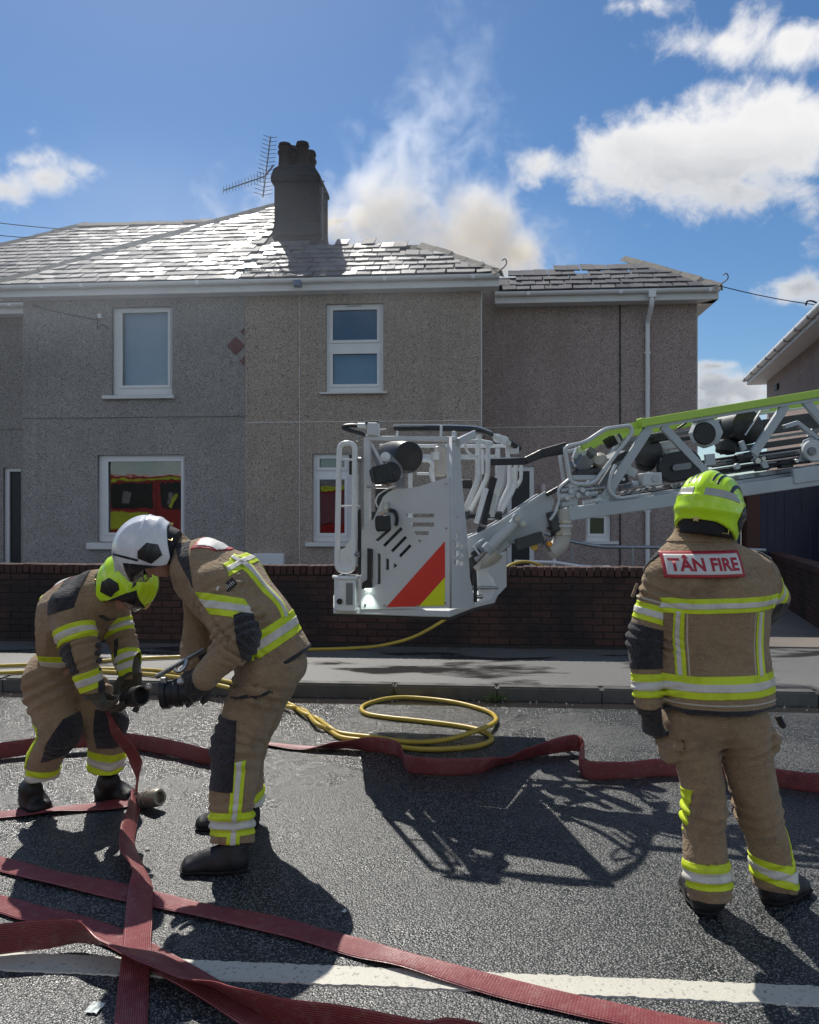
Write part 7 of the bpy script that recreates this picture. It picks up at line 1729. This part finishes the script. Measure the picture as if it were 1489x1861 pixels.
    body = f_union([f_ecap(pts[i], pts[i + 1], tuple(.78 * v for v in rad[i]), tuple(.78 * v for v in rad[i + 1]), D) for i in range(4)] + [f_cap(sh1, el1, .06, .048), f_cap(el1, wr1, .040, .018), f_cap(wr1, wr1 + (wr1 - el1).normalized() * .05, .016, .010), f_cap(sh2, el2, .06, .048), f_cap(el2, wr2, .040, .018), f_cap(wr2, wr2 + (wr2 - el2).normalized() * .05, .016, .010),
                    f_cap(hip1, kn1, .09, .06), f_cap(kn1, an1, .06, .046), f_cap(an1, b1 + Vector((.05, .02, .05)), .046, .036), f_cap(hip2, kn2, .09, .06), f_cap(kn2, an2, .06, .046), f_cap(an2, b2 + Vector((.06, .02, .05)), .046, .036), f_cap(pts[0], hip1.lerp(hip2, .5), .14, .12), neck], .03)
    Skin(lambda P: smin(body(P), hd(P), .012), p(200, 1620, -.55), p(600, 940, .5), .0078).build('body', M_SKIN, o)
    make_hand(o, 'glove', M_GLOVE, wr1 + dw * .012, Vector((-.80, -.02, -.62)), Vector((-.35, .85, -.3)), (.45, .5, .55, .6), 1, 1.28)
    make_hand(o, 'glove', M_GLOVE, wr2 + (wr2 - el2).normalized() * .01, Vector((-.45, -.35, -.8)), Vector((-.5, -.5, .2)), .55, -1, 1.2)
    MB().tube([wr1 - dw * .015, wr1 + dw * .045], [.056, .050], 18).build('cuff', M_GLOVE, o, smooth=True)
    # what he holds: black coupling and a long spanner
    cpl = empty('hose_coupling', p(318, 1262, -.26), 'black hose coupling held by the officer in dark gloves', 'coupling')
    a = p(294, 1262, -.25); b = p(346, 1256, -.25); L_ = (b - a).length
    MB().lathe(a, b - a, [(0, .050), (.004, .066), (.030, .068), (.034, .058), (.06, .058), (.064, .064), (.09, .064), (.095, .056), (L_, .052)], 26).build('barrel', M_BP, cpl, smooth=True)
    MB().cyl(a + Vector((-.002, 0, 0)), a + Vector((.008, 0, 0)), .045, 20).build('bore', M_HBLK, cpl); MB().beam(p(293, 1237, -.27), p(303, 1236, -.27), .03, .03).build('lug', M_STL, cpl, bevel=.005)
    MB().lathe(p(330, 1240, -.32), Vector((-.2, -1, .6)), [(0, .010), (.012, .017), (.022, .012)], 14).build('lug', M_STL, cpl, smooth=True)
    sp = empty('hose_spanner', p(325, 1206, -.20), 'long steel hose spanner held across the coupling by the officer', 'spanner')
    MB().beam(p(283, 1231, -.26), p(373, 1180, -.16), .022, .010, (0, -.3, 1)).build('shaft', M_STL, sp, bevel=.003)
    MB().tube(spline([p(340, 1200, -.22), p(336, 1212, -.24), p(326, 1220, -.25), p(317, 1216, -.25)], 6), .011, 8).build('hook', M_STL, sp, smooth=True)
person_b()

# ------------------------------------------------------------------ the crouching firefighter on the left
def person_c():
    Z0 = 4.28
    p = lambda x, y, dz=0: W(x, y, Z0 + dz)
    o = empty('person', G(125, 1462), 'crouching firefighter at left in yellow helmet bending over a hose coupling', 'person', 'firefighters')
    D = Vector((.25, 1, 0)).normalized()
    pts = [p(82, 1212, .05), p(106, 1155, .02), p(146, 1110, -.04), p(188, 1080, -.10), p(214, 1068, -.13)]; rad = [(.195, .172), (.205, .180), (.215, .170), (.18, .125), (.08, .072)]
    torso = f_union([f_ecap(pts[i], pts[i + 1], rad[i], rad[i + 1], D) for i in range(4)], .05)
    sh1, el1, wr1 = p(126, 1102, -.22), p(146, 1190, -.30), p(166, 1250, -.30); sh2, el2, wr2 = p(206, 1112, .06), p(224, 1166, .02), p(237, 1216, -.06)
    arm1 = f_union([f_cap(sh1, el1, .098, .084), f_cap(el1, wr1, .082, .060)], .035); arm2 = f_union([f_cap(sh2, el2, .090, .078), f_cap(el2, wr2, .076, .060)], .035)
    jf = lambda P: smin(smin(torso(P), arm1(P), .022), arm2(P), .025); hemn = (pts[0] - pts[1]).normalized(); hemn = (hemn + Vector((.25, 0, -.1))).normalized()
    hc = p(88, 1215, .05)
    J = Skin(cloth(jf, [(sh1, el1, .8, .06, .006, 26), (el1, wr1, .3, .06, .006, 28), (pts[0], pts[2], .4, .1, .006, 14), (sh2, el2, .8, .06, .006, 26)], .0038, 71, [(hc, hemn)]), p(0, 1280, -.55), p(285, 1010, .4), .0066); jk = J.build('jacket', M_TAN, o)
    isT = lambda C: (torso(C) < arm1(C) + .002) & (torso(C) < arm2(C)); i1 = lambda C: arm1(C) < torso(C) + .004; i2 = lambda C: (arm2(C) < torso(C)) & (arm2(C) < arm1(C))
    def band(c, nr, w, keep):
        nr = Vector(nr).normalized(); y = J.patch('reflective_band', M_FLUO, jk, [(c - nr * w, -nr), (c + nr * w, nr)], keep, .003, .004)
        if y: J.patch('silver_tape', M_SILV, y, [(c - nr * w * .35, -nr), (c + nr * w * .35, nr)], keep, .0054, .003)
    band(p(90, 1192, .05), Vector((-.12, 0, -1)), .048, isT)
    J.patch('hem_binding', M_NAVYP, jk, [(hc - hemn * .016, -hemn)], isT, .003, .004)
    dU = (el1 - sh1).normalized(); band(sh1.lerp(el1, .60), dU, .040, i1); dL = (wr1 - el1).normalized(); band(el1.lerp(wr1, .78), dL, .046, i1); dF = (wr2 - el2).normalized(); band(el2.lerp(wr2, .72), dF, .044, i2); band(sh2.lerp(el2, .55), (el2 - sh2), .036, i2)
    J.patch('elbow_pad', M_NAVYP, jk, [(el1.lerp(wr1, .45), dL), (sh1.lerp(el1, .80), -dU), (el1 + Vector((-.005, 0, 0)), Vector((1, 0, .3)))], i1, .004, .006)
    J.patch('shoulder_pad', M_NAVYP, jk, [(p(150, 1100), Vector((.3, 0, -1))), (p(180, 1080), Vector((1, 0, -.15))), (p(132, 1085), Vector((-1, 0, .2)))], lambda C: C[:, 1] < Z0 - .14, .004, .006)
    up_ = lambda C: isT(C) & ((C - A3(p(110, 1140))) @ np.array([-.62, 0, .78], dtype=np.float32) > .03)
    for dz in (-.13, .10):
        y = J.patch('reflective_band', M_FLUO, jk, [(p(0, 0, dz + .03), Vector((0, 1, 0))), (p(0, 0, dz - .03), Vector((0, -1, 0))), (p(45, 1160), Vector((-.3, 0, -1))), (p(100, 1085), Vector((.9, 0, .3)))], up_, .003, .004)
    y = J.patch('back_patch', M_PRED, jk, [(p(108, 1075), Vector((-1, 0, -.3))), (p(158, 1050), Vector((1, 0, .4))), (p(0, 0, .10), Vector((0, 1, 0))), (p(0, 0, -.10), Vector((0, -1, 0)))], up_, .005, .004)
    if y: J.patch('patch_field', M_PWHT, y, [(p(114, 1075), Vector((-1, 0, -.3))), (p(152, 1050), Vector((1, 0, .4))), (p(0, 0, .09), Vector((0, 1, 0))), (p(0, 0, -.09), Vector((0, -1, 0)))], up_, .0066, .003)
    J.patch('zip_flap', M_NAVYP, jk, [(p(222, 1150), Vector((1, 0, .1))), (p(215, 1150), Vector((-1, 0, -.1))), (p(220, 1108), Vector((0, 0, 1)))], lambda C: (C[:, 1] < Z0 - .06), .004, .006)
    hip1, kn1, an1 = p(80, 1240, -.08), p(108, 1328, -.16), p(56, 1428, -.04); hip2, kn2, an2 = p(142, 1232, .06), p(192, 1318, -.02), p(197, 1415, .08)
    leg1 = f_union([f_ecap(hip1, kn1, (.136, .125), (.098, .102), (1, 0, 0)), f_ecap(kn1, an1, (.096, .096), (.088, .086), (1, 0, 0))], .04); leg2 = f_union([f_ecap(hip2, kn2, (.128, .12), (.104, .102), (1, 0, 0)), f_ecap(kn2, an2, (.100, .098), (.096, .092), (1, 0, 0))], .04)
    pel = f_ell(p(92, 1226, .05), (.185, .19, .15))
    lf = lambda P: smin(smin(leg1(P), leg2(P), .02), pel(P), .05)
    T = Skin(cloth(lf, [(hip1, kn1, .3, .08, .008, 16), (kn1, an1, .1, .06, .006, 22), (kn1, an1, .7, .06, .006, 22), (hip2, kn2, .4, .08, .007, 18), (kn2, an2, .7, .06, .006, 22)], .0042, 83, [(p(120, 1432), Vector((-.15, 0, -1)).normalized())]), p(-20, 1470, -.5), p(280, 1160, .4), .0072)
    tr = T.build('trousers', M_TAN, o); j1 = lambda C: leg1(C) < leg2(C); j2 = lambda C: leg2(C) < leg1(C)
    tband(T, tr, kn1, an1, .62, .93, j1, nrm=Vector((.0, 0, -1)) + (an1 - kn1).normalized() * .5); tband(T, tr, kn2, an2, .45, .85, j2, nrm=Vector((-.15, 0, -1)))
    c = kn1.lerp(an1, .4) + Vector((-.055, 0, .03)); T.patch('reflective_band', M_FLUO, tr, [(c, Vector((1, 0, -.45))), (kn1.lerp(an1, -.1), Vector((0, 0, 1))), (an1, Vector((0, 0, -1)))], lambda C: j1(C) & (C[:, 1] < Z0 - .02), .0046, .005)
    T.patch('knee_pad', M_NAVYP, tr, [(kn1 + Vector((0, 0, .06)), Vector((-.35, 0, 1))), (kn1 + Vector((-.03, 0, -.14)), Vector((.3, 0, -1))), (kn1 + Vector((-.012, 0, -.03)), Vector((-1, 0, .55)))], j1, .005, .007)
    T.patch('knee_pad', M_NAVYP, tr, [(kn2 + Vector((0, 0, .10)), Vector((0, 0, 1))), (kn2 + Vector((0, 0, -.11)), Vector((0, 0, -1))), (kn2 + Vector((-.03, 0, 0)), Vector((-1, 0, 0)))], j2, .005, .007)
    b1 = G(55, 1468); make_boot(o, b1 + Vector((-.05, .06, 0)), b1 + Vector((.14, -.12, 0)) * .9, an1 + Vector((0, 0, -.02)), .058); b2 = G(204, 1456); make_boot(o, b2 + Vector((-.10, .05, 0)), b2 + Vector((.15, -.02, 0)), an2 + Vector((0, 0, -.02)), .058)
    fw = Vector((.46, -.20, -.87)); up = Vector((.87, -.12, .47)); M = head_frame(W(232, 1064, 4.12), fw, up)
    make_helmet(o, M, M_HYEL); hd = head_fs(M); neck = f_cap(p(205, 1075, -.12), M @ Vector((0, -.03, -.06)), .064, .06)
    MB().tube(spline([p(200, 1080, -.11), p(212, 1078, -.13), M @ Vector((0, -.055, -.085))], 4), [.080] * 9, 18).build('neck_guard', M_TAN, jk, smooth=True)
    body = f_union([f_ecap(pts[i], pts[i + 1], tuple(.78 * v for v in rad[i]), tuple(.78 * v for v in rad[i + 1]), D) for i in range(4)] + [f_cap(sh1, el1, .06, .048), f_cap(el1, wr1, .040, .018), f_cap(wr1, wr1 + dL * .05, .016, .010), f_cap(sh2, el2, .06, .048), f_cap(el2, wr2, .040, .018), f_cap(wr2, wr2 + dF * .05, .016, .010),
                    f_cap(hip1, kn1, .09, .06), f_cap(kn1, an1, .06, .046), f_cap(an1, b1 + Vector((0, 0, .06)), .046, .038), f_cap(hip2, kn2, .09, .06), f_cap(kn2, an2, .06, .046), f_cap(an2, b2 + Vector((0, .02, .06)), .046, .038), f_cap(pts[0], hip1.lerp(hip2, .4), .14, .12), neck], .03)
    Skin(lambda P: smin(body(P), hd(P), .012), p(-20, 1480, -.6), p(300, 1000, .4), .008).build('body', M_SKIN, o)
    make_hand(o, 'glove', M_GLOVE2, wr1 + dL * .01, Vector((.55, -.05, -.75)), Vector((.7, .3, .3)), (.5, .55, .6, .65), -1, 1.25); make_hand(o, 'glove', M_GLOVE2, wr2 + dF * .01, Vector((.10, -.1, -1)), Vector((.3, -.8, 0)), (.5, .55, .6, .65), 1, 1.25)
    MB().tube([wr1 - dL * .01, wr1 + dL * .05], [.055, .050], 18).build('cuff', M_GLOVE2, o, smooth=True); MB().tube([wr2 - dF * .01, wr2 + dF * .05], [.056, .052], 18).build('cuff', M_GLOVE2, o, smooth=True)
    cpl = empty('hose_coupling', p(250, 1266, -.2), 'grey open-ended hose coupling in the hands of the crouching firefighter', 'coupling')
    a = p(228, 1270, -.16); b = p(257, 1264, -.26); L_ = (b - a).length
    MB().lathe(a, b - a, [(0, .036), (.02, .042), (.06, .042), (.064, .050), (L_ - .012, .052), (L_, .048), (L_, .041), (L_ - .05, .038)], 26).build('barrel', M_DKM, cpl, smooth=True)
    MB().lathe(p(264, 1250, -.24), Vector((1, -.2, .2)), [(0, .012), (.012, .02), (.03, .018), (.034, .010)], 14).build('lug', M_STL, cpl, smooth=True); MB().beam(p(250, 1280, -.2), p(245, 1294, -.2), .03, .018, (1, 0, 0)).build('lug', M_DKM, cpl, bevel=.004)
person_c()
# ================================================================== SMOKE rising from the burnt roof
SMK = [  # photo point, depth, radius (photo px), weight
    (650, 415, 17.2, 75, .95), (705, 385, 17.6, 95, 1.25), (770, 435, 17.4, 95, 1.0), (875, 420, 17.2, 92, 1.5), (905, 455, 17.2, 80, 1.35), (945, 470, 17.4, 70, 1.1), (885, 370, 17.3, 52, 1.0), (820, 470, 17.4, 85, .9), (600, 400, 17.4, 65, .75),
    (735, 320, 17.8, 90, .80), (770, 255, 17.9, 95, .62), (800, 190, 18.0, 95, .50), (835, 125, 18.1, 85, .42), (850, 60, 18.2, 70, .30), (690, 300, 18.0, 80, .55), (870, 250, 18.0, 75, .34), (960, 440, 17.6, 60, .5), (440, 392, 17.6, 75, .40), (470, 360, 17.6, 70, .35), (1010, 480, 17.8, 60, .28)]
def smoke():
    C = []; fs = []
    for (x, y, d, r, w) in SMK:
        c = W(x, y, d); rr = r / F * d * 1.25; C.append((c, rr, w)); fs.append(f_ell(c, (rr * 1.12, rr * 1.0, rr * 1.12)))
    hull = lambda P: np.min(np.stack([f(P) for f in fs]), 0)
    lo = np.min([A3(c) - r * 1.4 for c, r, w in C], 0); hi = np.max([A3(c) + r * 1.4 for c, r, w in C], 0)
    sk = Skin(hull, lo, hi, .16)
    m = bpy.data.materials.new('drifting_smoke'); m.use_nodes = True; n = NT(m.node_tree); n.n.clear()
    o_ = n.new('ShaderNodeOutputMaterial'); pv = n.new('ShaderNodeVolumePrincipled'); n.link(pv.outputs[0], o_.inputs['Volume'])
    p = n.new('ShaderNodeNewGeometry').outputs['Position']
    wp = n.new('ShaderNodeTexNoise'); n.link(p, wp.inputs['Vector']); wp.inputs['Scale'].default_value = .8; wp.inputs['Detail'].default_value = 3
    q = n.vec('ADD', p, n.vec('MULTIPLY', n.vec('SUBTRACT', wp.outputs['Color'], (.5, .5, .5)), (1.1, 1.1, 1.1)))
    f = None; s = None
    for c, r, w in C:
        dd = n.vec('LENGTH', n.vec('SUBTRACT', q, tuple(c))); v = n.math('MULTIPLY', n.math('SUBTRACT', 1.0, n.math('DIVIDE', dd, r)), w, clamp=False)
        f = v if f is None else n.math('SMOOTH_MAX', f, v, .12)
    nz1 = n.noise(q, 1.7, 8, .64, .5); nz2 = n.noise(p, .6, 4, .55)
    f = n.math('ADD', f, n.math('MULTIPLY', n.math('SUBTRACT', nz1, .53), 2.3)); f = n.math('ADD', f, n.math('MULTIPLY', n.math('SUBTRACT', nz2, .5), .5))
    sp = n.new('ShaderNodeSeparateXYZ'); n.link(p, sp.inputs[0])
    den = n.math('MULTIPLY', n.rng(f, .06, 1.05, 0, 1, True), n.rng(sp.outputs[2], 7.2, 11.5, 1.9, .42))
    n.put(pv.inputs['Density'], den); pv.inputs['Anisotropy'].default_value = .35
    n.put(pv.inputs['Color'], n.mix(n.rng(sp.outputs[2], 7.0, 10.0), (.965, .885, .765, 1), (.90, .93, .97, 1)))
    ob = sk.build('smoke_plume', m, None); tag(ob, 'brownish white smoke billowing from the burnt roof beside the chimney', 'smoke', kind='stuff')
smoke()
def smoke_glare():
    # thin smoke over the left roof and upper walls, added also as lens-glare veil
    els = [(W(270, 470, 12.4), (4.6, 2.2, 2.3), 1.0), (W(640, 520, 12.6), (3.2, 1.9, 1.5), .7), (W(960, 470, 15.5), (2.6, 1.8, 1.3), .55)]
    fs = [f_ell(c, r) for c, r, w in els]; lo = np.min([A3(c) - np.array(r) * 1.15 for c, r, w in els], 0); hi = np.max([A3(c) + np.array(r) * 1.15 for c, r, w in els], 0)
    sk = Skin(lambda P: np.min(np.stack([f(P) for f in fs]), 0), lo, hi, .25)
    m = bpy.data.materials.new('smoke_and_glare_haze'); m.use_nodes = True; n = NT(m.node_tree); n.n.clear()
    o_ = n.new('ShaderNodeOutputMaterial'); pv = n.new('ShaderNodeVolumePrincipled'); n.link(pv.outputs[0], o_.inputs['Volume'])
    p = n.new('ShaderNodeNewGeometry').outputs['Position']; f = None
    for c, r, w in els:
        q = n.vec('DIVIDE', n.vec('SUBTRACT', p, tuple(c)), r); v = n.math('MULTIPLY', n.rng(n.vec('LENGTH', q), 1.0, .1, 0, 1, True), w); f = v if f is None else n.math('MAXIMUM', f, v)
    den = n.math('MULTIPLY', f, n.rng(n.noise(p, .55, 5, .6, .4), .30, .70, .030, .110)); n.put(pv.inputs['Density'], den)
    pv.inputs['Color'].default_value = (.88, .93, 1, 1); pv.inputs['Anisotropy'].default_value = .3
    o = sk.build('smoke_glare_veil', m, None); tag(o, 'thin bluish smoke veil before the left roof, added partly for lens glare', 'smoke', kind='stuff')
smoke_glare()
